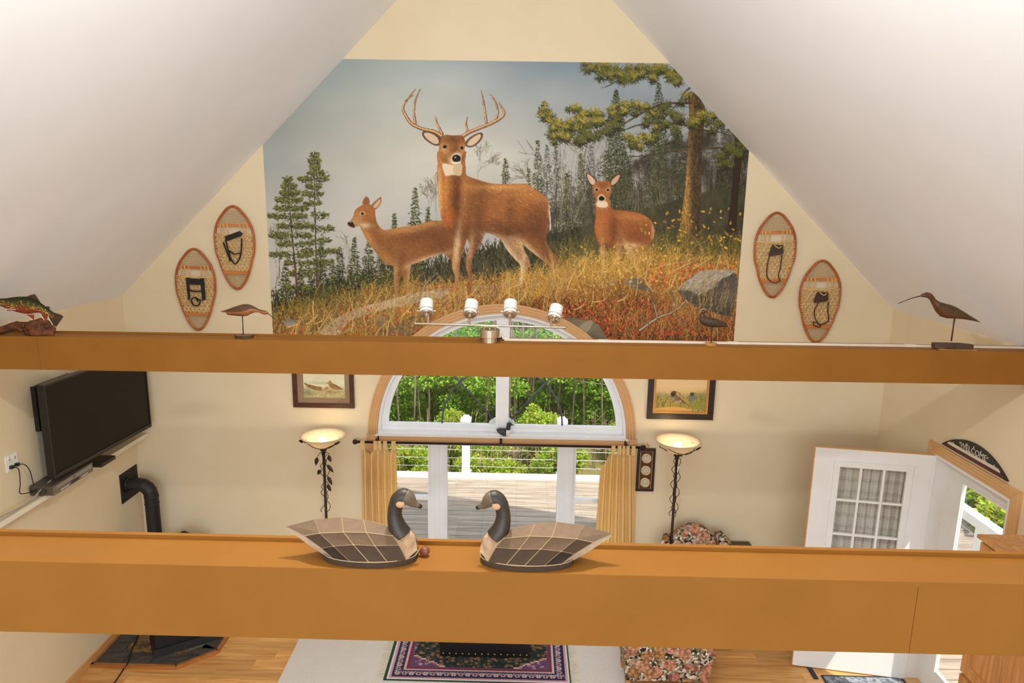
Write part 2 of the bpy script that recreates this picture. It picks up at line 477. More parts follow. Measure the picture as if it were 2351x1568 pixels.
# casing round the arch, sill and apron board
tr = thing('trim_1', 'tan fluted casing round the half-round window', 'trim', (AX, BY, AZ), kind='structure')
bm = BM(); arch_ring(bm, AR, AR + 0.088, BY - 0.018, BY); obj('casing', bm, M_trim, tr)
for r in (AR + 0.018, AR + 0.044, AR + 0.070):
    bm = BM(); tube(bm, [(p[0], BY - 0.018, p[1]) for p in arc(r)], 0.006, 6); obj('casing_bead', bm, M_trim, tr, True)
tr = thing('trim_2', 'tan apron board with corner blocks below the half-round window', 'trim', (AX, BY, 1.72), kind='structure')
bm = BM(); box(bm, (AX - AR + 0.005, BY - 0.02, 1.712), (AX + AR - 0.005, BY + 0.14, AZ - 0.012)); obj('apron', bm, M_trim, tr, bevel=0.003)
bm = BM(); box(bm, (AX - AR - 0.02, BY - 0.03, AZ - 0.012), (AX + AR + 0.02, BY + 0.08, AZ + 0.002)); obj('sill', bm, mat('white_sill', (240, 236, 230), None, 4, 0.3), tr, bevel=0.003)
for sg in (-1, 1):
    xc = AX + sg * (AR + 0.048)
    bm = BM(); box(bm, (xc - 0.052, BY - 0.026, 1.70), (xc + 0.052, BY, AZ)); b_ = obj('corner_block', bm, M_trim, tr, bevel=0.003)
    bm = BM(); lathe(bm, [(0.0, 0.002), (0.012, 0.005), (0.02, 0.001), (0.034, 0.001), (0.038, 0.006), (0.043, -0.001)], (xc, BY - 0.026, 1.75), (0, -1, 0), 20); obj('rosette', bm, M_trim, b_, True)
    bm = BM(); box(bm, (xc - 0.046, BY - 0.018, 0.0), (xc + 0.046, BY, 1.70)); obj('side_casing', bm, M_trim, tr)

# ------------------------------------------------------------------ lower triple window
w2 = thing('window_2', 'wide white triple window onto the deck with double-hung sides', 'window', (AX, BY + 0.06, WB), kind='structure')
XA, XB = AX - AR, AX + AR
ZT = 1.715
bm = BM()
for lo, hi in (((XA, BY, WB), (XA + 0.03, BY + 0.14, ZT)), ((XB - 0.03, BY, WB), (XB, BY + 0.14, ZT)), ((XA + 0.03, BY, WB), (XB - 0.03, BY + 0.14, WB + 0.03)), ((XA + 0.03, BY + 0.01, ZT - 0.02), (XB - 0.03, BY + 0.14, ZT))): box(bm, lo, hi)
obj('frame', bm, M_white, w2)
mx1, mx2 = (-0.843, -0.690), (0.377, 0.522)
for a, b_ in (mx1, mx2):
    bm = BM(); box(bm, (a, BY + 0.03, WB + 0.03), (b_, BY + 0.13, ZT - 0.02)); mu = obj('mullion', bm, M_white, w2, bevel=0.003)
    for k in range(3):
        xx = a + 0.028 + k * (b_ - a - 0.056) / 2
        bm = BM(); box(bm, (xx - 0.009, BY + 0.022, WB + 0.03), (xx + 0.009, BY + 0.032, ZT - 0.02)); obj('mullion_bead', bm, M_white, mu)
yg = BY + 0.09
bm = BM(); box(bm, (mx1[1], yg, WB + 0.03), (mx2[0], yg + 0.006, ZT - 0.02)); obj('pane', bm, M_glass, w2)
M_dark = mat('dark_gasket', (40, 40, 42), None, 5, 0.6)
for (a, b_) in ((XA + 0.03, mx1[0]), (mx2[1], XB - 0.03)):
    zm = 1.105
    for nm, z0, z1, yo in (('upper_sash', zm, ZT - 0.02, 0.085), ('lower_sash', WB + 0.03, zm + 0.045, 0.055)):
        bm = BM(); fw_ = 0.034; y0 = BY + yo; y1 = y0 + 0.028
        box(bm, (a, y0, z0), (a + fw_, y1, z1)); box(bm, (b_ - fw_, y0, z0), (b_, y1, z1)); box(bm, (a + fw_, y0, z0), (b_ - fw_, y1, z0 + 0.04)); box(bm, (a + fw_, y0, z1 - 0.035), (b_ - fw_, y1, z1))
        sh = obj(nm, bm, M_white, w2)
        bm = BM(); box(bm, (a + fw_, y0 + 0.011, z0 + 0.04), (b_ - fw_, y0 + 0.016, z1 - 0.035)); obj('pane', bm, M_glass, sh)
    xc = (a + b_) / 2
    bm = BM(); tube(bm, [(xc - 0.03, BY + 0.05, zm + 0.046), (xc - 0.015, BY + 0.04, zm + 0.055), (xc + 0.015, BY + 0.04, zm + 0.055), (xc + 0.03, BY + 0.05, zm + 0.046)], 0.006, 6); obj('sash_lock', bm, M_white, w2, True)

# ------------------------------------------------------------------ beams
def beam(fl, fr, h, wd, label, seam_x, lname):
    """fl, fr: front top corners left/right"""
    t = thing('tie_beam', label, 'beam', ((fl[0] + fr[0]) / 2, (fl[1] + fr[1]) / 2, fl[2] - h), kind='structure')
    def at_x(x):
        k = (x - fl[0]) / (fr[0] - fl[0]); return Vector(fl) + (Vector(fr) - Vector(fl)) * k
    segs = [fl[0]] + [seam_x] + [fr[0]]
    for a, b_ in zip(segs, segs[1:]):
        p, q = at_x(a + (0.0006 if a != fl[0] else 0)), at_x(b_ - (0.0006 if b_ != fr[0] else 0)); up = Vector((0, 0, 0.0)); bk = Vector((0, 0.014, 0)); dn = Vector((0, 0, -h))
        bm = BM(); hexa(bm, [p + dn, q + dn, q + dn + bk, p + dn + bk, p - Vector((0,0,0.014)), q - Vector((0,0,0.014)), q + bk - Vector((0,0,0.014)), p + bk - Vector((0,0,0.014))]); obj('face_board', bm, M_beam, t)
    p, q = Vector(fl), Vector(fr)
    bk = Vector((0, wd - 0.012, 0)); z1 = Vector((0, 0, -0.014))
    bm = BM(); hexa(bm, [p + z1, q + z1, q + z1 + bk, p + z1 + bk, p, q, q + bk, p + bk]); obj('top_board', bm, M_beam, t)
    b2 = bk + Vector((0, 0.014, 0)); dn = Vector((0, 0, -h)); lp = Vector((0, 0, 0.011))
    bm = BM(); hexa(bm, [p + dn + bk, q + dn + bk, q + dn + b2, p + dn + b2, p + bk + lp, q + bk + lp, q + b2 + lp, p + b2 + lp]); obj('back_board', bm, M_beam, t)
    bm = BM(); f1 = Vector((0, 0.014, 0)); u = Vector((0, 0, 0.014)); hexa(bm, [p + dn + f1, q + dn + f1, q + dn + bk, p + dn + bk, p + dn + f1 + u, q + dn + f1 + u, q + dn + bk + u, p + dn + bk + u]); obj('soffit_board', bm, M_beam, t)
    return t
BZ = EAVE
a_ = PZ(0, 771.5, BZ); b_ = PZ(2351, 808.0, BZ)
def ext(a, b, x):
    k = (x - a.x) / (b.x - a.x); return (x, a.y + (b.y - a.y) * k, BZ)
FB_L, FB_R = ext(a_, b_, XL + 0.002), ext(a_, b_, XR - 0.002)
beam(FB_L, FB_R, 0.219, 0.15, 'far tan boxed beam carrying the spotlights, shorebirds and trout', PY(87, 800, a_.y).x, 'far')
NB_L, NB_R = (XL + 0.002, 1.547, BZ), (XR - 0.002, 1.547, BZ)
beam(NB_L, NB_R, 0.196, 0.142, 'near tan boxed beam carrying the two goose decoys', PY(2101, 1400, 1.547).x, 'near')
def FBY(x): return FB_L[1] + (FB_R[1] - FB_L[1]) * (x - FB_L[0]) / (FB_R[0] - FB_L[0])

# ================================================================== outside: deck, railing, woods
DKZ = -0.13
DKY = 9.86
M_deck = wood('weathered_deck_wood', (136, 118, 102), (182, 165, 146), 'x', 4, 0.8, rand=0.10)
M_wpaint = mat('white_rail_paint', (242, 242, 244), (234, 234, 236), 6, 0.5)
deck = thing('deck', 'weathered grey-brown board deck outside the window', 'deck', (AX, 8.0, DKZ - 0.06), kind='structure')
bm = BM(); box(bm, (-6.5, BY + TH, DKZ - 0.20), (6.5, DKY, DKZ - 0.035)); box(bm, (XR + 0.16, 1.0, DKZ - 0.20), (6.5, BY + TH, DKZ - 0.035)); obj('joist_base', bm, mat('deck_joists', (60, 50, 42), None, 5, 0.9), deck)
y = BY + TH + 0.01; k = 0
dr = random.Random(3)
while y < DKY - 0.03:
    y1 = min(y + 0.136, DKY)
    xs = [-6.5, dr.uniform(-3.2, -1.6) if k % 2 else dr.uniform(-1.3, -0.6), dr.uniform(0.6, 2.2) if k % 3 else dr.uniform(2.4, 3.0), 6.5]
    for a, b_ in zip(xs, xs[1:]):
        bm = BM(); box(bm, (a + 0.001, y, DKZ - 0.035), (b_ - 0.001, y1, DKZ)); obj('deck_board', bm, M_deck, deck)
    y = y1 + 0.008; k += 1
y = 1.0
while y < BY + TH - 0.05:
    y1 = y + 0.136
    bm = BM(); box(bm, (XR + 0.17, y, DKZ - 0.035), (6.5, y1, DKZ)); obj('deck_board', bm, M_deck, deck)
    y = y1 + 0.008
sv, sf = [], []
for i in range(26):
    yb = BY + TH + 0.01 + i * 0.144
    for xj in np.arange(-3.1, 3.2, 0.44):
        for dy in (0.03, 0.106):
            n = len(sv); x0, y0, r = xj + dr.uniform(-.006, .006), yb + dy, 0.0055
            sv += [(x0 - r, y0 - r, DKZ + 0.0008), (x0 + r, y0 - r, DKZ + 0.0008), (x0 + r, y0 + r, DKZ + 0.0008), (x0 - r, y0 + r, DKZ + 0.0008)]; sf.append((n, n+1, n+2, n+3))
pyobj('deck_screw', sv, sf, mat('dark_screw', (52, 46, 42), None, 5, 0.6), deck, kind='stuff')
# rail posts, curb, cables
curb = BM(); box(curb, (-6.5, DKY - 0.10, DKZ), (6.5, DKY, DKZ + 0.06))
single('deck_curb', curb, M_wpaint, 'white curb board along the far edge of the deck', 'curb', (0, DKY - 0.05, DKZ), kind='structure')
PTX = [-3.70, -2.25, -0.802, 0.648, 2.10, 3.55]
posts = []
lab = {-0.802: 'white capped rail post seen just left of the window mullion', 0.648: 'white capped rail post seen right of the window mullion'}
def rail_post(x, y, label, grp):
    t = thing('rail_post', label, 'post', (x, y, DKZ), group=grp)
    bm = BM(); box(bm, (x - 0.058, y - 0.058, DKZ), (x + 0.058, y + 0.058, DKZ + 0.86)); obj('shaft', bm, M_wpaint, t, bevel=0.004)
    bm = BM(); box(bm, (x - 0.078, y - 0.078, DKZ + 0.86), (x + 0.078, y + 0.078, DKZ + 0.90)); obj('collar', bm, M_wpaint, t)
    bm = BM(); vs = box(bm, (x - 0.066, y - 0.066, DKZ + 0.90), (x + 0.066, y + 0.066, DKZ + 0.945))
    for v in vs[4:]: v.co.x = x + (v.co.x - x) * 0.55; v.co.y = y + (v.co.y - y) * 0.55
    obj('cap', bm, M_wpaint, t)
    bm = BM(); box(bm, (x - 0.075, y - 0.075, DKZ), (x + 0.075, y + 0.075, DKZ + 0.05)); obj('foot', bm, M_wpaint, t)
    return t
for i, x in enumerate(PTX):
    rail_post(x, DKY + 0.062, lab.get(x, ('leftmost', 'second from the left', '', '', 'second from the right', 'rightmost')[i] + ' white capped post of the deck rail'), 'deck rail posts')
M_cable = mat('steel_cable', (215, 215, 218), None, 30, 0.35, metal=0.6)
for i in range(5):
    z = DKZ + 0.135 + i * 0.133
    bm = BM()
    pts = []
    for xa, xb in zip(PTX, PTX[1:]):
        for k in range(6): pts.append((xa + (xb - xa) * k / 6, DKY + 0.062, z - 0.004 * sin(pi * k / 6)))
    tube(bm, pts, 0.0042, 5)
    single('rail_cable', bm, M_cable, ['lowest', 'second-lowest', 'middle', 'second-highest', 'highest'][i] + ' steel cable strung between the deck rail posts', 'cable', (0, DKY + 0.062, z), group='deck rail cables')
# side rail seen through the storm door
rail = thing('side_railing', 'white top rail with thin cables outside the glass storm door', 'railing', (4.9, 6.2, DKZ))
bm = BM(); box(bm, (4.85, 2.4, DKZ + 0.80), (4.97, 9.6, DKZ + 0.90)); obj('top_rail', bm, M_wpaint, rail)
for i in range(5):
    bm = BM(); tube(bm, [(4.91, 2.4, DKZ + 0.12 + i * 0.14), (4.91, 9.6, DKZ + 0.12 + i * 0.14)], 0.004, 5); obj('cable', bm, M_cable, rail)
for yy in (3.2, 5.0, 6.8, 8.6):
    bm = BM(); box(bm, (4.86, yy - 0.05, DKZ), (4.96, yy + 0.05, DKZ + 0.80)); obj('post', bm, M_wpaint, rail)

# ground that falls away from the deck
M_grass = mat('forest_floor', (96, 96, 44), (150, 134, 84), 1.5, 0.95, bump=0.5, bscale=14)
gv, gf = [], []
GN = 40
gr = random.Random(5)
for j in range(GN + 1):
    for i in range(GN + 1):
        x = -30 + 60 * i / GN; y = -6 + 46 * j / GN
        z = -1.05 + 0.10 * sin(x * 0.7) * cos(y * 0.5) + gr.uniform(-.05, .05) + (max(0, y - 15) * 0.05)
        gv.append((x, y, z))
for j in range(GN):
    for i in range(GN): a = j * (GN + 1) + i; gf.append((a, a + 1, a + GN + 2, a + GN + 1))
g = pyobj('ground', gv, gf, M_grass, None, True); tag(g, 'sloping woodland ground beyond the deck', 'ground', kind='structure')

def leaf_mat(name, cols, rough=0.55):
    m, nt, b = new_mat(name)
    b.inputs['Roughness'].default_value = rough
    geo = nt.nodes.new('ShaderNodeNewGeometry'); cr = nt.nodes.new('ShaderNodeValToRGB')
    els = cr.color_ramp.elements
    while len(els) < len(cols): els.new(0.5)
    for i, c in enumerate(cols): els[i].position = i / (len(cols) - 1); els[i].color = lin(c)
    nt.links.new(geo.outputs['Random Per Island'], cr.inputs['Fac']); nt.links.new(cr.outputs['Color'], b.inputs['Base Color'])
    tl = nt.nodes.new('ShaderNodeBsdfTranslucent'); nt.links.new(cr.outputs['Color'], tl.inputs['Color'])
    mx = nt.nodes.new('ShaderNodeMixShader'); mx.inputs['Fac'].default_value = 0.5
    out = nt.nodes['Material Output']
    nt.links.new(b.outputs[0], mx.inputs[1]); nt.links.new(tl.outputs[0], mx.inputs[2]); nt.links.new(mx.outputs[0], out.inputs['Surface'])
    return m
M_leafA = leaf_mat('yellow_green_leaf', [(108, 148, 28), (156, 194, 42), (190, 214, 62), (216, 216, 84), (136, 176, 38), (204, 160, 92)])
M_leafB = leaf_mat('mid_green_leaf', [(92, 138, 28), (136, 184, 44), (172, 212, 66), (204, 228, 98)])
M_leafC = leaf_mat('fresh_green_leaf', [(110, 156, 44), (158, 202, 68), (190, 222, 98), (212, 232, 130)])
M_bark = mat('grey_brown_bark', (116, 98, 80), (168, 150, 128), 14, 0.9, bump=0.4, stretch=(1, 1, .25))
M_stalk = mat('dry_stalk', (140, 112, 90), (176, 150, 124), 10, 0.9)
LEAF = np.array([[0, 0, 0], [0.42, 0.36, 0.06], [1.0, 0, -0.05], [0.42, -0.36, 0.06]])
def leaf_cloud(name, m, clumps, n_per, size, seed, parent=None):
    r = np.random.default_rng(seed)
    N = n_per * len(clumps)
    C = np.repeat(np.array([c[:3] for c in clumps]), n_per, 0); Rr = np.repeat(np.array([c[3:] for c in clumps]), n_per, 0)
    d = r.normal(size=(N, 3)); d /= np.linalg.norm(d, axis=1, keepdims=True)
    rad = r.random(N) ** 0.45
    pos = C + d * rad[:, None] * Rr
    ax = d * 0.8 + r.normal(size=(N, 3)) * 0.7; ax[:, 2] -= 0.25
    ax /= np.linalg.norm(ax, axis=1, keepdims=True)
    nn = r.normal(size=(N, 3)) * 0.55 + np.array([0.15, -0.35, 0.9]); sd_ = np.cross(nn, ax); sd_ /= np.linalg.norm(sd_, axis=1, keepdims=True)
    up = np.cross(ax, sd_)
    s = size * r.uniform(0.6, 1.25, N)
    V = pos[:, None, :] + s[:, None, None] * (LEAF[None, :, 0:1] * ax[:, None, :] + LEAF[None, :, 1:2] * sd_[:, None, :] + LEAF[None, :, 2:3] * up[:, None, :])
    me = bpy.data.meshes.new(name)
    V = V.reshape(-1, 3)
    F = np.arange(N * 4).reshape(N, 4)
    me.from_pydata(V.tolist(), [], np.concatenate([F[:, [0, 1, 2]], F[:, [0, 2, 3]]]).tolist())
    me.materials.append(m); me.update()
    return me
def stems_mesh(name, m, n, h, spread, r0, seed, lean=0.15):
    rr = random.Random(seed); bm = BM()
    for i in range(n):
        x, y = rr.uniform(-spread, spread), rr.uniform(-spread, spread); lx, ly = rr.uniform(-lean, lean), rr.uniform(-lean, lean); hh = h * rr.uniform(0.6, 1.1)
        pts = [(x + lx * t * hh + 0.03 * sin(5 * t + i), y + ly * t * hh, hh * t) for t in (0, .33, .66, 1)]
        tube(bm, pts, [r0, r0 * .8, r0 * .6, r0 * .3], 5)
        for q in range(3):
            t = rr.uniform(.35, .9); p = Vector((x + lx * t * hh, y + ly * t * hh, hh * t)); d = Vector((rr.uniform(-1, 1), rr.uniform(-1, 1), rr.uniform(.2, .9))) * (0.25 * hh)
            tube(bm, [p, p + d * .6, p + d], [r0 * .5, r0 * .35, r0 * .15], 4)
    me = bpy.data.meshes.new(name); bm.to_mesh(me); bm.free(); me.materials.append(m)
    for p in me.polygons: p.use_smooth = True
    return me
def clumps_for(kind, seed):
    r = random.Random(seed); out = []
    if kind == 'shrub':
        for i in range(26):
            a = r.uniform(0, 2 * pi); q = r.uniform(0, 0.75); out.append((q * cos(a), q * 0.7 * sin(a), r.uniform(0.25, 1.18) - 0.25 * q, r.uniform(.16, .30), r.uniform(.16, .28), r.uniform(.12, .22)))
    elif kind == 'sapling':
        for i in range(84):
            z = r.uniform(0.1, 2.2); q = r.uniform(0, 1.15) * (1.0 if z > 1.2 else 0.6); a = r.uniform(0, 2 * pi)
            out.append((q * cos(a), q * sin(a), z, r.uniform(.22, .42), r.uniform(.22, .42), r.uniform(.12, .24)))
    else:
        for i in range(110):
            z = r.uniform(0.05, 2.7); q = r.uniform(0, 1.6); a = r.uniform(0, 2 * pi)
            out.append((q * cos(a), q * 0.8 * sin(a), z, r.uniform(.3, .55), r.uniform(.3, .5), r.uniform(.18, .32)))
    return out
LV = {}
for kind, m, npp, sz in (('shrub', M_leafA, 480, 0.062), ('sapling', M_leafB, 250, 0.074), ('tree', M_leafC, 290, 0.082)):
    for v in range(3):
        LV[kind, v] = leaf_cloud(kind + '_leaves', m, clumps_for(kind, 10 * v + len(kind)), npp, sz, 100 + v * 7 + len(kind))
SV = {}
for v in range(3):
    SV['shrub', v] = stems_mesh('shrub_stems', M_stalk, 22, 1.25, 0.6, 0.010, 40 + v)
    SV['sapling', v] = stems_mesh('sapling_trunks', M_bark, 16, 4.0, 1.0, 0.022, 50 + v, 0.07)
    SV['tree', v] = stems_mesh('tree_trunks', M_bark, 4, 6.5, 0.7, 0.055, 60 + v, 0.05)
def plant(kind, v, x, y, s, rz, name, label, cat, grp):
    z = -1.08 + max(0, y - 15) * 0.05
    t = thing(name, label, cat, (x, y, z), rz, grp); t.scale = (s, s, s)
    f = bpy.data.objects.new('foliage', LV[kind, v]); COL.objects.link(f); f.parent = t; f['kind'] = 'stuff'
    q = bpy.data.objects.new('stems' if kind == 'shrub' else 'trunk', SV[kind, v]); COL.objects.link(q); q.parent = t
    return t
pr = random.Random(21)
ORD = ['leftmost', 'second from the left', 'third from the left', 'fourth from the left', 'fifth from the left', 'sixth from the left', 'seventh from the left', 'eighth from the left', 'rightmost']
def row_of(n, kind, v0, xa, xb, y, dy, s0, s1, name, what, cat, grp):
    for i in range(n):
        o_ = ORD[i] if i < n - 1 else 'rightmost'
        plant(kind, (i + v0) % 3, xa + (xb - xa) * i / (n - 1) + pr.uniform(-.15, .15), y + pr.uniform(-dy, dy), pr.uniform(s0, s1), pr.uniform(0, 6), name, o_ + ' ' + what, cat, grp)
row_of(7, 'shrub', 0, -4.0, 3.2, 10.95, .12, .86, .98, 'leafy_shrub', 'yellow-green shrub right behind the deck rail', 'shrub', 'shrubs behind the deck rail')
row_of(6, 'shrub', 1, -4.4, 3.6, 12.5, .25, .85, 1.0, 'leafy_shrub', 'low shrub with dry stalks behind the rail shrubs', 'shrub', 'low shrubs in the clearing')
row_of(8, 'sapling', 0, -5.6, 4.8, 14.6, .5, .95, 1.1, 'sapling_clump', 'clump of thin-trunked saplings at the wood edge', 'tree', 'saplings at the edge of the woods')
row_of(9, 'tree', 0, -8.0, 7.2, 17.4, .7, 1.0, 1.15, 'leafy_tree', 'pale green tree just behind the saplings', 'tree', 'nearer trees in the woods')
row_of(7, 'tree', 1, -8.5, 8.0, 21.0, .9, 1.1, 1.3, 'leafy_tree', 'pale green tree at the very back of the woods', 'tree', 'trees at the back of the woods')
for i, (x, y, s, w_) in enumerate(((6.3, 5.6, 1.25, 'nearest'), (6.6, 7.3, 1.35, 'second'), (6.4, 8.9, 1.3, 'third'), (7.6, 6.4, 1.6, 'tall fourth'), (8.6, 8.2, 1.7, 'tall farthest'))):
    plant('shrub', i % 3, x, y, s, pr.uniform(0, 6), 'leafy_shrub', w_ + ' green shrub beyond the side railing outside the storm door', 'shrub', 'shrubs outside the storm door')
for i, (x, y, w_) in enumerate(((9.2, 6.0, 'near'), (9.8, 9.2, 'middle'), (9.4, 12.4, 'far'))):
    plant('tree', i % 3, x, y, 0.9, pr.uniform(0, 6), 'leafy_tree', w_ + ' leafy tree beyond the shrubs outside the storm door', 'tree', 'trees outside the storm door')

# ================================================================== right side: door, storm door, sign, pantry
M_door = mat('white_door_paint', (240, 238, 234), (234, 232, 226), 6, 0.4)
M_dframe = mat('tan_door_casing', (220, 176, 122), (212, 166, 108), 6, 0.45)
M_oak = wood('honey_oak', (178, 120, 66), (210, 152, 92), 'z', 6, 0.35, rand=0.05)
M_nickel = mat('brushed_nickel', (200, 196, 188), (180, 176, 168), 60, 0.3, metal=0.9)
# casing
tr = thing('trim_3', 'tan moulded casing round the side doorway', 'trim', (XR, (DY0 + DY1) / 2, 0), kind='structure')
for lo, hi in (((XR - 0.02, DY0 - 0.085, 0), (XR, DY0, DZ)), ((XR - 0.02, DY1, 0), (XR, DY1 + 0.085, DZ)), ((XR - 0.02, DY0 - 0.085, DZ), (XR, DY1 + 0.085, DZ + 0.085))):
    bm = BM(); box(bm, lo, hi); c_ = obj('casing', bm, M_dframe, tr, bevel=0.004)
for off in (0.02, 0.045, 0.068):
    bm = BM(); tube(bm, [(XR - 0.02, DY0 - off, 0), (XR - 0.02, DY0 - off, DZ + off), (XR - 0.02, DY1 + off, DZ + off), (XR - 0.02, DY1 + off, 0)], 0.006, 6); obj('casing_bead', bm, M_dframe, tr)
bm = BM(); box(bm, (XR - 0.018, DY0 + 0.0, 0), (XR + 0.16, DY0 + 0.02, DZ)); box(bm, (XR - 0.018, DY1 - 0.02, 0), (XR + 0.16, DY1, DZ)); box(bm, (XR - 0.0175, DY0 + 0.0205, DZ - 0.02), (XR + 0.16, DY1 - 0.0205, DZ - 0.0005)); obj('jamb', bm, M_door, tr)
bm = BM(); box(bm, (XR - 0.02, DY0, -0.012), (XR + 0.16, DY1, 0.02)); obj('threshold', bm, M_dframe, tr)
# swung-open white door with nine panes
HP = Vector((XR - 0.012, 5.272, 0.0)); FE = PZ(1819, 1529, 0.0) + Vector((0.0, 0.0, 0))
dv = (FE - HP); dv.z = 0; dw = dv.length; du = dv.normalized(); dn_ = Vector((-du.y, du.x, 0))   # du from hinge to free edge
if dn_.y > 0: dn_ = -dn_          # dn_ points to the camera side
def DP(u, w, z): return HP + du * u + dn_ * w + Vector((0, 0, z))
def dplane(px, py):
    v = ray(px, py); o = Vector((0, 0, CAM_Z)); t = (HP - o).dot(dn_) / v.dot(dn_); p = o + v * t
    return (p - HP).dot(du), p.z
def dbox(bm, u0, u1, w0, w1, z0, z1):
    hexa(bm, [DP(u0, w0, z0), DP(u1, w0, z0), DP(u1, w1, z0), DP(u0, w1, z0), DP(u0, w0, z1), DP(u1, w0, z1), DP(u1, w1, z1), DP(u0, w1, z1)])
d1 = thing('door_1', 'open white door with nine curtained panes', 'door', tuple(HP), kind='structure')
uL, zT_ = dplane(1925, 1066); uR, zT2 = dplane(2085, 1080); zT_ = (zT_ + zT2) / 2
_, zb1 = dplane(2000, 1150); _, zb2 = dplane(1990, 1228)
rowh = zb1 - zb2; zB = zT_ - 3 * rowh
TOP = 2.032
bm = BM()
dbox(bm, 0, uR, -0.044, 0, 0.012, TOP); dbox(bm, uL, dw, -0.044, 0, 0.012, TOP); dbox(bm, uR, uL, -0.044, 0, zT_, TOP); dbox(bm, uR, uL, -0.044, 0, 0.012, zB)
obj('leaf', bm, M_door, d1)
bm = BM(); dbox(bm, dw, dw + 0.006, -0.044, 0, 0.012, TOP); dbox(bm, 0, dw + 0.006, -0.044, 0, TOP, TOP + 0.004); obj('edge_band', bm, M_dframe, d1)
bm = BM()
for a in ((uR - 0.035, uR + 0.012, zB - 0.035, zT_ + 0.035), (uL - 0.012, uL + 0.035, zB - 0.035, zT_ + 0.035), (uR + 0.012, uL - 0.012, zT_ - 0.012, zT_ + 0.035), (uR + 0.012, uL - 0.012, zB - 0.035, zB + 0.012)): dbox(bm, a[0], a[1], 0, 0.014, a[2], a[3])
obj('lite_frame', bm, M_door, d1)
for i in (1, 2):
    u = uR + (uL - uR) * i / 3; bm = BM(); dbox(bm, u - 0.009, u + 0.009, -0.012, 0.008, zB, zT_); obj('muntin', bm, M_door, d1)
    z = zT_ - i * rowh; bm = BM(); dbox(bm, uR, uL, -0.012, 0.0078, z - 0.009, z + 0.009); obj('muntin', bm, M_door, d1)
for i in range(3):
    for j in range(3):
        u0 = uR + (uL - uR) * i / 3 + 0.009; z0 = zB + rowh * j + 0.009
        bm = BM(); dbox(bm, u0, u0 + (uL - uR) / 3 - 0.018, -0.016, -0.012, z0, z0 + rowh - 0.018); obj('pane', bm, M_glass, d1)
# hinges
for z in (1.80, 1.02, 0.22):
    bm = BM(); dbox(bm, 0.0, 0.032, 0.0, 0.003, z - 0.045, z + 0.045); obj('hinge', bm, M_door, d1)
# plaid curtain on the far side of the panes
m, nt, b = new_mat('sheer_plaid_cloth'); MATS['sheer_plaid_cloth'] = m
tc = nt.nodes.new('ShaderNodeTexCoord'); sep = nt.nodes.new('ShaderNodeSeparateXYZ'); nt.links.new(tc.outputs['Object'], sep.inputs[0])
def wave(sock, freq, thr):
    a = nt.nodes.new('ShaderNodeMath'); a.operation = 'MULTIPLY'; a.inputs[1].default_value = freq
    s_ = nt.nodes.new('ShaderNodeMath'); s_.operation = 'SINE'; g_ = nt.nodes.new('ShaderNodeMapRange'); g_.inputs['From Min'].default_value = thr; g_.inputs['From Max'].default_value = 1.0
    nt.links.new(sock, a.inputs[0]); nt.links.new(a.outputs[0], s_.inputs[0]); nt.links.new(s_.outputs[0], g_.inputs['Value']); return g_.outputs[0]
acc = None
for so, fq, th, k in ((sep.outputs['X'], 90, 0.2, 0.4), (sep.outputs['X'], 330, 0.5, 0.25), (sep.outputs['Z'], 60, 0.0, 0.3), (sep.outputs['Z'], 260, 0.5, 0.25)):
    w_ = wave(so, fq, th); mm = nt.nodes.new('ShaderNodeMath'); mm.operation = 'MULTIPLY'; mm.inputs[1].default_value = k; nt.links.new(w_, mm.inputs[0])
    if acc is None: acc = mm.outputs[0]
    else:
        ad2 = nt.nodes.new('ShaderNodeMath'); ad2.operation = 'ADD'; nt.links.new(acc, ad2.inputs[0]); nt.links.new(mm.outputs[0], ad2.inputs[1]); acc = ad2.outputs[0]
cr = nt.nodes.new('ShaderNodeValToRGB'); cr.color_ramp.elements[0].color = lin((246, 242, 238)); cr.color_ramp.elements[1].color = lin((190, 176, 164)); cr.color_ramp.elements[1].position = 1.0
nt.links.new(acc, cr.inputs['Fac']); nt.links.new(cr.outputs['Color'], b.inputs['Base Color']); b.inputs['Roughness'].default_value = 0.9
tlc = nt.nodes.new('ShaderNodeBsdfTranslucent'); nt.links.new(cr.outputs['Color'], tlc.inputs['Color']); mxc_ = nt.nodes.new('ShaderNodeMixShader'); mxc_.inputs['Fac'].default_value = 0.4
nt.links.new(b.outputs[0], mxc_.inputs[1]); nt.links.new(tlc.outputs[0], mxc_.inputs[2]); nt.links.new(mxc_.outputs[0], nt.nodes['Material Output'].inputs['Surface'])
NU, NZ_ = 60, 12
vv, ff = [], []
for j in range(NZ_ + 1):
    for i in range(NU + 1):
        u = uR - 0.01 + (uL - uR + 0.02) * i / NU; z = zB - 0.03 + (zT_ - zB + 0.06) * j / NZ_
        vv.append(tuple(DP(u, -0.075 + 0.012 * sin(i * 0.9 + 0.5 * sin(j * .6)), z)))
for j in range(NZ_):
    for i in range(NU): a = j * (NU + 1) + i; ff.append((a, a + 1, a + NU + 2, a + NU + 1))
ct = pyobj('door_curtain', [tuple(Vector(v) - DP((uL + uR) / 2, -0.075, zB)) for v in vv], ff, m, None, True)
ct.location = DP((uL + uR) / 2, -0.075, zB); tag(ct, 'sheer plaid curtain behind the panes of the white door', 'curtain')
sm = ct.modifiers.new('thick', 'SOLIDIFY'); sm.thickness = 0.0015
bm = BM(); tube(bm, [DP(uR - 0.03, -0.062, zT_ + 0.02), DP(uL + 0.03, -0.062, zT_ + 0.02)], 0.006, 6); obj('brass_rod', bm, mat('brass_rod', (176, 124, 62), None, 10, 0.35, metal=0.7), d1)
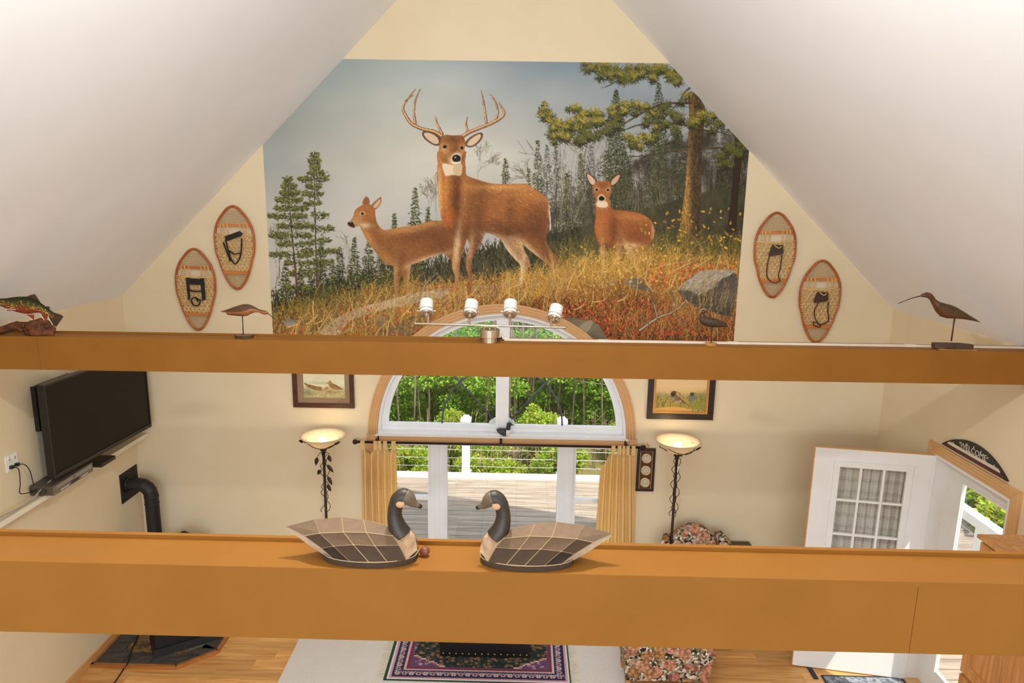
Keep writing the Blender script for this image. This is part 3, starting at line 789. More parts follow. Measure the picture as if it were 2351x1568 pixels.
# storm door in the opening
SX = XR + 0.10
d2 = thing('door_2', 'white storm door with a tall glass pane closed in the doorway', 'door', (SX, (DY0 + DY1) / 2, 0.02), kind='structure')
bm = BM()
y0, y1 = DY0 + 0.02, DY1 - 0.02
for lo, hi in (((SX, y0, 0.02), (SX + 0.03, y0 + 0.10, DZ - 0.02)), ((SX, y1 - 0.20, 0.02), (SX + 0.03, y1, DZ - 0.02)), ((SX, y0 + 0.10, DZ - 0.15), (SX + 0.03, y1 - 0.20, DZ - 0.02)), ((SX, y0 + 0.10, 0.02), (SX + 0.03, y1 - 0.20, 0.24))): box(bm, lo, hi)
obj('frame', bm, M_door, d2)
bm = BM(); box(bm, (SX - 0.012, y1 - 0.215, 0.235), (SX, y1 - 0.195, DZ - 0.14)); box(bm, (SX - 0.012, y0 + 0.09, 0.235), (SX, y0 + 0.11, DZ - 0.14)); box(bm, (SX - 0.012, y0 + 0.11, DZ - 0.16), (SX, y1 - 0.215, DZ - 0.14)); obj('glass_bead', bm, M_door, d2)
bm = BM(); box(bm, (SX + 0.012, y0 + 0.10, 0.24), (SX + 0.017, y1 - 0.20, DZ - 0.15)); obj('pane', bm, M_glass, d2)
bm = BM(); box(bm, (SX - 0.03, y0 + 0.03, 1.0), (SX, y0 + 0.06, 1.14)); obj('handle', bm, M_nickel, d2, bevel=0.004)
# WELCOME sign: arched board above the doorway
cL, cR = PX(2167, 1016, XR), PX(2317, 1109, XR)
ya, yb = cL.y, cR.y; zc = (cL.z + cR.z) / 2; ww = ya - yb; hh = 0.135
sg_ = thing('welcome_sign', 'arched black sign reading WELCOME with stars and a maroon stripe', 'sign', (XR, (ya + yb) / 2, zc))
RR = (ww * ww / 4 + hh * hh) / (2 * hh); th0 = math.asin(ww / 2 / RR)
def sarc(y_mid, zb_, halfw_scale=1.0, inset=0.0, n=28, zmin=None, zmax=None, r=RR):
    pts = []
    for i in range(n + 1):
        a = -th0 + 2 * th0 * i / n
        yy = y_mid - (r - inset) * sin(a); zz = zb_ + hh - r + (r - inset) * cos(a)
        pts.append((yy, zz))
    return pts
ym = (ya + yb) / 2
def sign_layer(name, pts, x0, th, m): bm = BM(); prism(bm, [(x0, p[0], p[1]) for p in pts], (-th, 0, 0)); return obj(name, bm, m, sg_)
M_blk = mat('black_sign_paint', (34, 32, 28), (44, 42, 36), 12, 0.5); M_cream = mat('cream_sign_paint', (222, 212, 190), (208, 198, 176), 14, 0.6); M_maroon = mat('maroon_sign_paint', (98, 44, 36), (84, 36, 30), 14, 0.6)
sign_layer('board', sarc(ym, zc), XR, 0.018, M_blk)
inner = [(p[0], p[1]) for p in sarc(ym, zc, inset=0.010)]
def clip_low(pts, z0, z1):
    up = [(y_, min(z_, z1)) for y_, z_ in pts if z_ >= z0]
    if not up: return None
    return [(up[0][0], z0)] + up + [(up[-1][0], z0)]
for nm, z0, z1, m_, xo in (('stripe', zc + 0.006, zc + 0.028, M_maroon, 0.0), ('stripe', zc + 0.030, zc + 0.054, M_cream, 0.0)):
    q = clip_low(inner, z0, z1)
    if q: sign_layer(nm, q, XR - 0.018, 0.0015, m_)
text_mesh('lettering', 'WELCOME', M_cream, 0.062, (XR - 0.0195, ym, zc + 0.076), (0, -1, 0), (0, 0, 1), sg_, 0.0008)
for i in range(7):
    a = -0.62 * th0 + 1.24 * th0 * i / 6
    yc = ym - (RR - 0.026) * sin(a); zz = zc + hh - RR + (RR - 0.026) * cos(a)
    bm = BM(); prism(bm, [(XR - 0.018, yc + (0.009 if k % 2 == 0 else 0.004) * sin(k * pi / 5), zz + (0.009 if k % 2 == 0 else 0.004) * cos(k * pi / 5)) for k in range(10)], (-0.0015, 0, 0)); obj('star', bm, M_cream, sg_)
# tall oak pantry cabinet
CX0, CY1, CZ1 = 2.75, 3.818, 2.078; CY0 = 3.17
cb = thing('pantry_cabinet', 'tall honey-oak pantry cabinet with panelled doors by the doorway', 'cabinet', (3.05, 3.5, 0))
bm = BM(); box(bm, (CX0 + 0.02, CY0, 0.09), (XR - 0.002, CY1, CZ1 - 0.02)); box(bm, (CX0 + 0.07, CY0, 0), (XR - 0.002, CY1, 0.09)); obj('body', bm, M_oak, cb)
bm = BM(); box(bm, (CX0 - 0.015, CY0 - 0.01, CZ1 - 0.02), (XR - 0.002, CY1 + 0.012, CZ1)); obj('top', bm, M_oak, cb, bevel=0.004)
for (a, b_) in ((CY0 + 0.008, (CY0 + CY1) / 2 - 0.002), ((CY0 + CY1) / 2 + 0.002, CY1 - 0.008)):
    for z0, z1 in ((0.11, 1.16), (1.18, CZ1 - 0.04)):
        bm = BM()
        st = 0.055
        box(bm, (CX0, a, z0), (CX0 + 0.02, a + st, z1)); box(bm, (CX0, b_ - st, z0), (CX0 + 0.02, b_, z1)); box(bm, (CX0, a + st, z0), (CX0 + 0.02, b_ - st, z0 + st)); box(bm, (CX0, a + st, z1 - st), (CX0 + 0.02, b_ - st, z1))
        dr_ = obj('door', bm, M_oak, cb)
        bm = BM(); box(bm, (CX0 + 0.008, a + st, z0 + st), (CX0 + 0.018, b_ - st, z1 - st)); obj('panel', bm, M_oak, dr_)
        bm = BM()
        iy0, iy1, iz0, iz1 = a + st + 0.03, b_ - st - 0.03, z0 + st + 0.03, z1 - st - 0.03
        vs = box(bm, (CX0 + 0.001, iy0, iz0), (CX0 + 0.012, iy1, iz1))
        for v in vs:
            if v.co.x > CX0 + 0.005:
                v.co.y += 0.022 * (1 if v.co.y > (iy0 + iy1) / 2 else -1); v.co.z += 0.022 * (1 if v.co.z > (iz0 + iz1) / 2 else -1)
        obj('raised_field', bm, M_oak, dr_)
        kz = z1 - 0.10 if z0 < 1 else z0 + 0.10
        ky = b_ - 0.028 if a < (CY0 + CY1) / 2 - 0.1 else a + 0.028
        bm = BM(); lathe(bm, [(0.006, 0), (0.006, 0.012), (0.015, 0.017), (0.016, 0.024), (0.010, 0.029), (0.0, 0.030)], (CX0, ky, kz), (-1, 0, 0), 16); obj('knob', bm, M_nickel, dr_, True)
# doormat and door stop
M_matt = mat('grey_doormat_pile', (88, 94, 104), (150, 156, 164), 34, 0.95, bump=0.7, contrast=2)
dm = thing('doormat', 'grey ribbed doormat in front of the open door', 'doormat', (2.95, 5.05, 0.0))
bm = BM(); box(bm, (2.66, 4.78, 0.0), (3.32, 5.285, 0.009)); obj('pile', bm, M_matt, dm)
bm = BM()
for lo, hi in (((2.645, 4.765, 0), (2.66, 5.30, 0.011)), ((3.32, 4.765, 0), (3.335, 5.30, 0.011)), ((2.66, 4.765, 0), (3.32, 4.78, 0.011)), ((2.66, 5.285, 0), (3.32, 5.30, 0.011))): box(bm, lo, hi)
obj('rubber_border', bm, mat('black_rubber', (52, 54, 60), None, 8, 0.8), dm)
for r_ in (0.06, 0.10, 0.14, 0.18):
    bm = BM(); tube(bm, [(2.86 + r_ * cos(a * pi / 12), 5.10 + r_ * 0.8 * sin(a * pi / 12), 0.009) for a in range(24)], 0.006, 5, closed=True); obj('ridge', bm, M_matt, dm)
ds = PZ(1866, 1547, 0.0)
bm = BM(); hexa(bm, [(ds.x - 0.02, ds.y - 0.07, 0), (ds.x + 0.02, ds.y - 0.07, 0), (ds.x + 0.02, ds.y + 0.09, 0), (ds.x - 0.02, ds.y + 0.09, 0), (ds.x - 0.02, ds.y - 0.07, 0.008), (ds.x + 0.02, ds.y - 0.07, 0.008), (ds.x + 0.02, ds.y + 0.09, 0.012), (ds.x - 0.02, ds.y + 0.09, 0.012)])
single('door_stop', bm, mat('navy_rubber', (44, 46, 58), None, 8, 0.7), 'small dark rubber door stop on the floor under the white door', 'door stop', (ds.x, ds.y, 0))

# ================================================================== television side
SHZ = 1.759
M_shelf = mat('cream_shelf_paint', (226, 208, 172), (220, 200, 162), 4, 0.5)
sh = thing('wall_shelf', 'long narrow cream ledge shelf under the television', 'shelf', (XL, 5.2, SHZ - 0.03))
bm = BM(); box(bm, (XL, 3.6, SHZ - 0.03), (XL + 0.105, BY - 0.002, SHZ)); obj('board', bm, M_shelf, sh)
bm = BM(); box(bm, (XL + 0.105, 3.6, SHZ - 0.036), (XL + 0.113, BY - 0.002, SHZ + 0.001)); obj('edge_strip', bm, mat('pale_edge_strip', (236, 226, 204), None, 4, 0.4), sh)
# television
M_tvb = mat('black_tv_plastic', (26, 24, 22), (32, 30, 27), 20, 0.35)
M_scr = mat('dark_tv_screen', (30, 25, 19), (27, 22, 17), 3, 0.45, spec=0.2)
TA, TB = PZ(125, 1101, 1.86), PZ(347.5, 979, 1.86)
tu = (TB - TA); TWD = tu.length; tu.normalize(); tn = Vector((tu.y, -tu.x, 0))
if tn.x < 0: tn = -tn
THT = 0.735
tilt = 0.03
def TP(u, w, z): return TA + tu * u + tn * (w + tilt * (z - THT) * 0) + Vector((0, 0, z))
def tbox(bm, u0, u1, w0, w1, z0, z1):
    hexa(bm, [TP(u0, w0, z0), TP(u1, w0, z0), TP(u1, w1, z0), TP(u0, w1, z0), TP(u0, w0, z1), TP(u1, w0, z1), TP(u1, w1, z1), TP(u0, w1, z1)])
tv = thing('television', 'large black flat-screen television on a wall arm', 'television', tuple(TA))
bm = BM(); tbox(bm, 0, TWD, -0.052, -0.006, 0, THT); obj('back_shell', bm, M_tvb, tv, bevel=0.004)
bm = BM(); tbox(bm, 0.014, TWD - 0.014, -0.006, -0.002, 0.028, THT - 0.014); obj('screen', bm, M_scr, tv)
bm = BM(); tbox(bm, 0, TWD, -0.006, 0.004, 0, 0.028); tbox(bm, 0, TWD, -0.006, 0.004, THT - 0.014, THT); tbox(bm, 0, 0.014, -0.006, 0.004, 0.028, THT - 0.014); tbox(bm, TWD - 0.014, TWD, -0.006, 0.004, 0.028, THT - 0.014); obj('bezel', bm, M_tvb, tv)
bm = BM(); tbox(bm, 0.02, TWD - 0.02, 0.004, 0.0055, 0.026, 0.029); obj('trim_line', bm, mat('grey_trim_line', (96, 90, 82), None, 5, 0.4), tv)
bm = BM(); tbox(bm, TWD - 0.09, TWD - 0.04, 0.004, 0.0055, 0.009, 0.019); obj('badge', bm, mat('dull_badge', (74, 70, 66), None, 5, 0.4), tv)
# wall bracket
bz0, bz1 = PX(83, 990, XL).z, PX(70, 888, XL).z
by0 = PX(70, 900, XL).y
bm = BM()
for a, b_ in ((by0, by0 + 0.06), (by0 + 0.36, by0 + 0.42)): box(bm, (XL + 0.001, a, bz0), (XL + 0.035, b_, bz1))
for a, b_ in ((bz0, bz0 + 0.07), (bz1 - 0.07, bz1)): box(bm, (XL + 0.001, by0 + 0.06, a), (XL + 0.035, by0 + 0.36, b_))
obj('wall_plate', bm, M_tvb, tv, bevel=0.01)
mz = (bz0 + bz1) / 2
bm = BM(); tube(bm, [(XL + 0.03, by0 + 0.21, mz + 0.1), TP(0.45, -0.05, mz + 0.1 - 1.86)], 0.022, 6); tube(bm, [(XL + 0.03, by0 + 0.21, mz - 0.1), TP(0.45, -0.05, mz - 0.1 - 1.86)], 0.022, 6); obj('wall_arm', bm, M_tvb, tv)
# disc player
M_dvd = mat('silver_player_metal', (120, 114, 104), (134, 128, 116), 30, 0.35, metal=0.5)
M_dvdt = mat('dark_player_top', (70, 64, 54), (82, 74, 62), 12, 0.4)
PA, PB = PZ(125, 1138, SHZ + 0.008), PZ(214, 1081, SHZ + 0.008)
pu = (PB - PA).normalized(); PWD = (PB - PA).length; pn = Vector((-pu.y, pu.x, 0))
if pn.x > 0: pn = -pn       # into the wall
pdep = abs((XL + 0.012 - PA.x) / pn.x) - 0.004
pdep = min(pdep, 0.26)
dvd = thing('disc_player', 'flat silver disc and tape player on the ledge under the television', 'disc player', (PA.x - 0.08, PA.y + 0.2, SHZ))
def pbox(bm, u0, u1, w0, w1, z0, z1):
    f = lambda u, w, z: PA + pu * u + pn * w + Vector((0, 0, z))
    hexa(bm, [f(u0, w0, z0), f(u1, w0, z0), f(u1, w1, z0), f(u0, w1, z0), f(u0, w0, z1), f(u1, w0, z1), f(u1, w1, z1), f(u0, w1, z1)])
PH = 0.072
bm = BM(); pbox(bm, 0, PWD, 0.006, pdep, 0, PH); obj('case', bm, M_dvdt, dvd, bevel=0.003)
bm = BM(); pbox(bm, 0, PWD, 0, 0.006, 0, PH); obj('front_panel', bm, M_dvd, dvd)
bm = BM(); pbox(bm, 0.03, PWD * 0.47, -0.003, 0, 0.042, 0.064); obj('disc_tray', bm, mat('pale_player_silver', (158, 152, 140), None, 20, 0.3, metal=0.5), dvd)
bm = BM(); pbox(bm, PWD * 0.52, PWD - 0.02, -0.003, 0, 0.036, 0.064); obj('tape_flap', bm, mat('pale_player_silver', (158, 152, 140)), dvd)
bm = BM(); pbox(bm, PWD * 0.42, PWD * 0.62, -0.002, 0, 0.008, 0.030); obj('display', bm, M_tvb, dvd)
for i in range(6):
    bm = BM(); u = 0.16 * PWD + i * 0.016; pbox(bm, u, u + 0.010, -0.004, 0, 0.010, 0.018); obj('button', bm, mat('white_button', (210, 204, 192), None, 5, 0.4), dvd)
for i in range(5):
    bm = BM(); u = 0.68 * PWD + i * 0.018; pbox(bm, u, u + 0.011, -0.004, 0, 0.010, 0.018); obj('button', bm, mat('white_button', (210, 204, 192)), dvd)
for i in range(4):
    for k in range(3):
        bm = BM(); w = 0.05 + i * 0.035; pbox(bm, -0.001, 0.001, w, w + 0.026, 0.018 + k * 0.014, 0.025 + k * 0.014); obj('vent_slot', bm, M_tvb, dvd)
for u, w in ((0.02, 0.02), (PWD - 0.03, 0.02), (0.02, 0.085), (PWD - 0.03, 0.085)):
    bm = BM(); pbox(bm, u, u + 0.02, w, w + 0.02, -0.008, 0); obj('foot', bm, M_tvb, dvd)
# small dark box beside the player
bx0 = PZ(220, 1076, SHZ + 0.005)
bm = BM(); box(bm, (XL + 0.02, bx0.y + 0.04, SHZ), (XL + 0.20, bx0.y + 0.24, SHZ + 0.03))
single('flat_black_box', bm, M_tvb, 'small flat black box on the ledge right of the disc player', 'box', (XL + 0.1, bx0.y + 0.14, SHZ), bevel=0.004)
# double outlet with two plugs
oa, ob = PX(9, 1042, XL), PX(37, 1082, XL)
oy0, oy1 = oa.y, oa.y + 0.112
ozc = (oa.z + ob.z) / 2
out = thing('wall_outlet', 'white four-socket wall outlet with two black plugs', 'outlet', (XL, oy0 + 0.056, ozc))
bm = BM(); box(bm, (XL, oy0, ozc - 0.06), (XL + 0.006, oy1, ozc + 0.06)); obj('cover_plate', bm, mat('ivory_plate', (238, 234, 224), None, 8, 0.4), out, bevel=0.002)
for yy in (oy0 + 0.030, oy0 + 0.082):
    for zz in (ozc + 0.026, ozc - 0.026):
        bm = BM(); lathe(bm, [(0.0, 0.003), (0.014, 0.003), (0.016, 0.0)], (XL + 0.006, yy, zz), (1, 0, 0), 14); so_ = obj('socket', bm, mat('ivory_socket', (226, 222, 212), None, 8, 0.4), out, True)
        if zz > ozc:
            for dy in (-0.005, 0.005):
                bm = BM(); box(bm, (XL + 0.009, yy + dy - 0.0012, zz - 0.002), (XL + 0.0098, yy + dy + 0.0012, zz + 0.007)); obj('slot', bm, M_tvb, so_)
        else:
            bm = BM(); box(bm, (XL + 0.009, yy - 0.012, zz - 0.012), (XL + 0.034, yy + 0.012, zz + 0.010)); obj('plug', bm, M_tvb, out, bevel=0.003)
def cord(name, label, pts, r, m, n=6, base=None):
    bm = BM(); tube(bm, smooth_pts(pts, 8), r, n); p0 = Vector(pts[0])
    return single(name, bm, m, label, 'cord', base or tuple(p0), smooth=True)
M_blackcord = mat('black_cord_rubber', (22, 20, 18), None, 8, 0.5); M_greycord = mat('grey_cable_jacket', (170, 164, 152), None, 8, 0.5)
P1 = (XL + 0.034, oy0 + 0.030, ozc - 0.026); P2 = (XL + 0.034, oy0 + 0.082, ozc - 0.026)
cord('power_cord', 'black cord looping from the left plug to the disc player', [P1, (XL + 0.06, oy0 + 0.04, ozc - 0.05), (XL + 0.05, oy0 + 0.05, ozc - 0.16), (XL + 0.06, oy0 + 0.03, ozc - 0.23), (XL + 0.06, PA.y + 0.01, SHZ + 0.045)], 0.0035, M_blackcord)
cord('power_cord', 'black cord hanging straight down from the right plug behind the player', [P2, (XL + 0.062, oy0 + 0.10, ozc - 0.035), (XL + 0.055, oy0 + 0.15, ozc - 0.10), (XL + 0.045, oy0 + 0.18, ozc - 0.2), (XL + 0.04, oy0 + 0.19, SHZ + 0.085)], 0.0035, M_blackcord)
g0 = TP(0.06, -0.055, 0.13)
cord('antenna_cable', 'grey cable running from behind the television down over the ledge', [g0, (XL + 0.12, 5.0, SHZ + 0.15), (XL + 0.10, PA.y - 0.02, SHZ + 0.05), (XL + 0.085, PA.y - 0.12, SHZ + 0.006), (XL + 0.05, 4.35, SHZ + 0.006), (XL + 0.04, 4.0, SHZ + 0.006)], 0.004, M_greycord)
cord('antenna_cable', 'thin grey cable drooping off the ledge below the outlet', [(XL + 0.10, PA.y - 0.03, SHZ + 0.03), (XL + 0.08, PA.y - 0.10, SHZ + 0.012), (XL + 0.095, 4.50, SHZ + 0.008), (XL + 0.09, 4.32, SHZ + 0.006), (XL + 0.03, 4.05, SHZ + 0.006)], 0.003, M_greycord)
# stove pipe with wall thimble plate, stove, hearth
M_iron = mat('black_stove_iron', (18, 16, 15), (26, 23, 21), 25, 0.55, bump=0.05)
py0, py1 = PX(273, 1093, XL).y, 6.155
pz0, pz1 = 1.18, 1.46
st = thing('wood_stove', 'black iron wood stove with its pipe elbow into the wall', 'wood stove', (-3.12, 5.68, 0.03))
bm = BM(); box(bm, (XL, py0, pz0), (XL + 0.008, py1, pz1)); obj('wall_plate', bm, M_iron, st)
pcx, pcy, pcz = -3.425, 5.99, (pz0 + pz1) / 2 + 0.005
pts = [(XL + 0.008, pcy, pcz), (pcx - 0.12, pcy, pcz)] + [(pcx - 0.12 + 0.105 * sin(a), pcy, pcz - 0.105 + 0.105 * cos(a)) for a in (radians(22), radians(45), radians(68), radians(90))] + [(pcx - 0.015, pcy, 0.9)]
bm = BM(); tube(bm, pts, 0.062, 20, cap=False); pp = obj('pipe', bm, M_iron, st)


for zz in (pcz - 0.115, pcz - 0.185):
    bm = BM(); lathe(bm, [(0.062, -0.008), (0.0655, -0.004), (0.0655, 0.004), (0.062, 0.008)], (pcx - 0.015, pcy, zz), (0, 0, 1), 24); obj('pipe_collar', bm, M_iron, pp, True)
bm = BM(); lathe(bm, [(0.062, 0), (0.075, 0.0), (0.075, 0.012), (0.062, 0.016)], (XL + 0.008, pcy, pcz), (1, 0, 0), 24); obj('pipe_flange', bm, M_iron, pp, True)
# stove body: corner set, turned 35 degrees; low pedestal base
sa = PZ(352, 1506, 0.06); sb_ = PZ(484, 1466, 0.06); su = (sb_ - sa); su.z = 0; su.normalize(); sn = Vector((-su.y, su.x, 0))
def sbox(bm, u0, u1, w0, w1, z0, z1, ins=0.0):
    f = lambda u, w, z: Vector((sa.x, sa.y, 0)) + su * u + sn * w + Vector((0, 0, z))
    hexa(bm, [f(u0, w0, z0), f(u1, w0, z0), f(u1, w1, z0), f(u0, w1, z0), f(u0 + ins, w0 + ins, z1), f(u1 - ins, w0 + ins, z1), f(u1 - ins, w1 - ins, z1), f(u0 + ins, w1 - ins, z1)])
bm = BM(); sbox(bm, 0, 0.56, 0, 0.34, 0.032, 0.10, 0.01); obj('base', bm, M_iron, st)
bm = BM(); sbox(bm, 0.03, 0.53, 0.03, 0.33, 0.10, 0.66); obj('firebox', bm, M_iron, st, bevel=0.01)
bm = BM(); sbox(bm, -0.01, 0.57, 0.0, 0.36, 0.66, 0.69); obj('top_plate', bm, M_iron, st, bevel=0.006)
bm = BM(); sbox(bm, 0.08, 0.48, 0.012, 0.03, 0.22, 0.60); dr_ = obj('door', bm, M_iron, st, bevel=0.006)
bm = BM(); sbox(bm, 0.14, 0.42, 0.008, 0.012, 0.28, 0.54); obj('glass', bm, mat('sooty_glass', (24, 22, 20), None, 4, 0.1), dr_)
bm = BM(); tube(bm, [Vector((sa.x, sa.y, 0)) + su * 0.45 + sn * -0.02 + Vector((0, 0, 0.46)), Vector((sa.x, sa.y, 0)) + su * 0.45 + sn * -0.02 + Vector((0, 0, 0.36))], 0.01, 8); obj('handle', bm, M_nickel, dr_)
fl = Vector((pcx - 0.015, pcy, 0.62))
bm = BM(); tube(bm, [(pcx - 0.015, pcy, 0.9), (pcx - 0.012, pcy - 0.005, 0.80), fl], 0.062, 20); obj('flue_pipe', bm, M_iron, pp)
# small black flue cap / kettle peeking over the near beam
kt = PY(421, 1222, 5.86)
bm = BM(); lathe(bm, [(0.0, 0.11), (0.02, 0.11), (0.05, 0.085), (0.075, 0.05), (0.085, 0.0), (0.0, 0.0)], (kt.x, 5.86, kt.z - 0.105), (0, 0, 1), 20); 
stove_k = thing('kettle', 'black iron kettle on the stove shelf', 'kettle', (kt.x, 5.86, kt.z - 0.105))
obj('pot', bm, M_iron, stove_k, True)
bm = BM(); tube(bm, [(kt.x + 0.06, 5.86, kt.z - 0.06), (kt.x + 0.11, 5.86, kt.z - 0.035), (kt.x + 0.125, 5.86, kt.z - 0.02)], [0.016, 0.012, 0.009], 8); obj('spout', bm, M_iron, stove_k)
bm = BM(); sbox(bm, 0.0, 0.0, 0, 0, 0, 0) if False else box(bm, (kt.x - 0.2, 5.70, kt.z - 0.125), (kt.x + 0.14, 6.05, kt.z - 0.105)); obj('stove_shelf', bm, M_iron, st)
bm = BM(); box(bm, (kt.x - 0.03, 5.80, 0.69), (kt.x + 0.03, 5.92, kt.z - 0.125)); obj('shelf_post', bm, M_iron, st)
# hearth pad: oak edge, dark slate border tiles, mottled centre
H = [PZ(215, 1524, 0.035), PZ(403, 1530, 0.035), PZ(494, 1492, 0.035), PZ(513, 1466, 0.035)]
HX0 = XL + 0.022; HY0 = (H[0].y + H[1].y) / 2; HX1 = H[1].x; HX2 = H[3].x + 0.02; HY2 = H[2].y
outer = [(HX0, HY0), (HX1, HY0), (HX2, HY2), (HX2, BY - 0.02), (HX0, BY - 0.02)]
hp = thing('hearth_pad', 'slate-tiled corner hearth pad with oak edging under the stove', 'hearth', (-3.1, 5.6, 0))
bm = BM(); prism(bm, [(x, y, 0.0) for x, y in outer], (0, 0, 0.022)); obj('base', bm, mat('grey_mortar', (120, 108, 92), None, 20, 0.9), hp)
M_hoak = wood('oak_edging', (150, 92, 42), (180, 118, 58), 'x', 6, 0.4)
def strip_edge(p, q, w):
    p, q = Vector((p[0], p[1], 0)), Vector((q[0], q[1], 0)); d = (q - p).normalized(); n_ = Vector((-d.y, d.x, 0))
    bm = BM(); hexa(bm, [p - n_ * 0.004, q - n_ * 0.004, q + n_ * w, p + n_ * w, p - n_ * 0.004 + Vector((0, 0, .034)), q - n_ * 0.004 + Vector((0, 0, .034)), q + n_ * w + Vector((0, 0, .034)), p + n_ * w + Vector((0, 0, .034))]); return obj('edging', bm, M_hoak, hp)
for a, b_ in zip(outer[:3], outer[1:4]): strip_edge(a, b_, 0.022)
bm = BM(); box(bm, (HX0 - 0.002, HY0, 0), (HX0 + 0.02, BY - 0.02, 0.034)); obj('edging', bm, M_hoak, hp)
M_slate = mat('dark_slate_tile', (48, 45, 42), (84, 78, 72), 9, 0.8, bump=0.15, stretch=(1, 3, 1)); M_mott = mat('mottled_brown_tile', (58, 44, 28), (150, 112, 62), 22, 0.6, bump=0.2, contrast=1.6)
def tile(pts, m): bm = BM(); prism(bm, [(x, y, 0.022) for x, y in pts], (0, 0, 0.009)); obj('tile', bm, m, hp)
bw = 0.155; g_ = 0.004
ix0, iy0 = HX0 + 0.022, HY0 + 0.022
xs = np.linspace(ix0, HX1 - 0.01, 4)
for a, b_ in zip(xs, xs[1:]): tile([(a + g_, iy0 + g_), (b_ - g_, iy0 + g_), (b_ - g_ - (0.05 if b_ == xs[-1] else 0), iy0 + bw), (a + g_, iy0 + bw)], M_slate)
ys = np.linspace(iy0 + bw + g_, BY - 0.03, 4)
for a, b_ in zip(ys, ys[1:]): tile([(ix0 + g_, a + g_), (ix0 + bw, a + g_), (ix0 + bw, b_), (ix0 + g_, b_)], M_slate)
dA = Vector((HX1, HY0, 0)); dB = Vector((HX2, HY2, 0)); dd = (dB - dA).normalized(); nn_ = Vector((-dd.y, dd.x, 0)); L_ = (dB - dA).length
for k in range(2):
    p = dA + dd * (L_ * k / 2 + g_) + nn_ * 0.024; q = dA + dd * (L_ * (k + 1) / 2 - g_) + nn_ * 0.024; s0 = 0.05 if k == 0 else 0; s1 = 0.05 if k == 1 else 0
    tile([(p.x, p.y), (q.x, q.y), ((q + nn_ * (bw - .03) - dd * s1).x, (q + nn_ * (bw - .03) - dd * s1).y), ((p + nn_ * (bw - .03) + dd * s0).x, (p + nn_ * (bw - .03) + dd * s0).y)], M_slate)
for a, b_ in zip(np.linspace(HY2 + 0.02, BY - 0.03, 4), np.linspace(HY2 + 0.02, BY - 0.03, 4)[1:]): tile([(HX2 - bw, a + g_ + (0.0)), (HX2 - 0.024, a + g_), (HX2 - 0.024, b_), (HX2 - bw, b_)], M_slate)
cx_ = [ix0 + bw + g_, -3.10, HX2 - bw - g_ - 0.11, HX2 - bw - g_]
for i in range(2):
    for k in range(2):
        y_a = iy0 + bw + g_ + k * 0.34; y_b = y_a + 0.336
        tile([(cx_[i] + g_, y_a), (cx_[i + 1] - g_, y_a), (cx_[i + 1] - g_, y_b), (cx_[i] + g_, y_b)], M_mott)
cpts = [PZ(262, 1568, 0.006), PZ(285, 1534, 0.008), PZ(292, 1524, 0.040), PZ(303, 1490, 0.036), PZ(316, 1463, 0.036), (-3.5, 5.75, 0.036)]
cord('trailing_cord', 'black cord trailing across the hearth pad onto the floor', [PZ(240, 1590, 0.006)] + cpts, 0.006, M_blackcord)

# ================================================================== things on the beams
# ---- folding goose decoys on the near beam
CW = [(176, 148, 118), (160, 132, 104), (132, 106, 80), (104, 82, 60)]
M_cv = {}
def cv(c, n): return mat('canvas_' + n, tuple(int(v * 0.94) for v in c), c, 60, 0.85, bump=0.12)
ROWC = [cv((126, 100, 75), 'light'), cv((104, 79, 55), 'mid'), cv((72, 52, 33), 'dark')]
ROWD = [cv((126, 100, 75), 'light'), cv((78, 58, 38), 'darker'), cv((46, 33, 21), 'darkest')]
M_belly = cv((186, 162, 134), 'belly'); M_breast = cv((186, 152, 116), 'breast'); M_ropeln = mat('pale_seam_cord', (178, 150, 112), None, 30, 0.8)
M_head = mat('charcoal_neck_paint', (40, 32, 24), (58, 47, 36), 25, 0.45); M_cheek = mat('tan_cheek_patch', (206, 160, 116), (196, 150, 108), 30, 0.6); M_bill = mat('black_bill', (24, 20, 18), None, 10, 0.4)
M_headp = mat('grey_brown_face', (92, 76, 58), (106, 88, 68), 25, 0.5); M_rim = cv((66, 48, 31), 'rim')
MIRX = -0.173
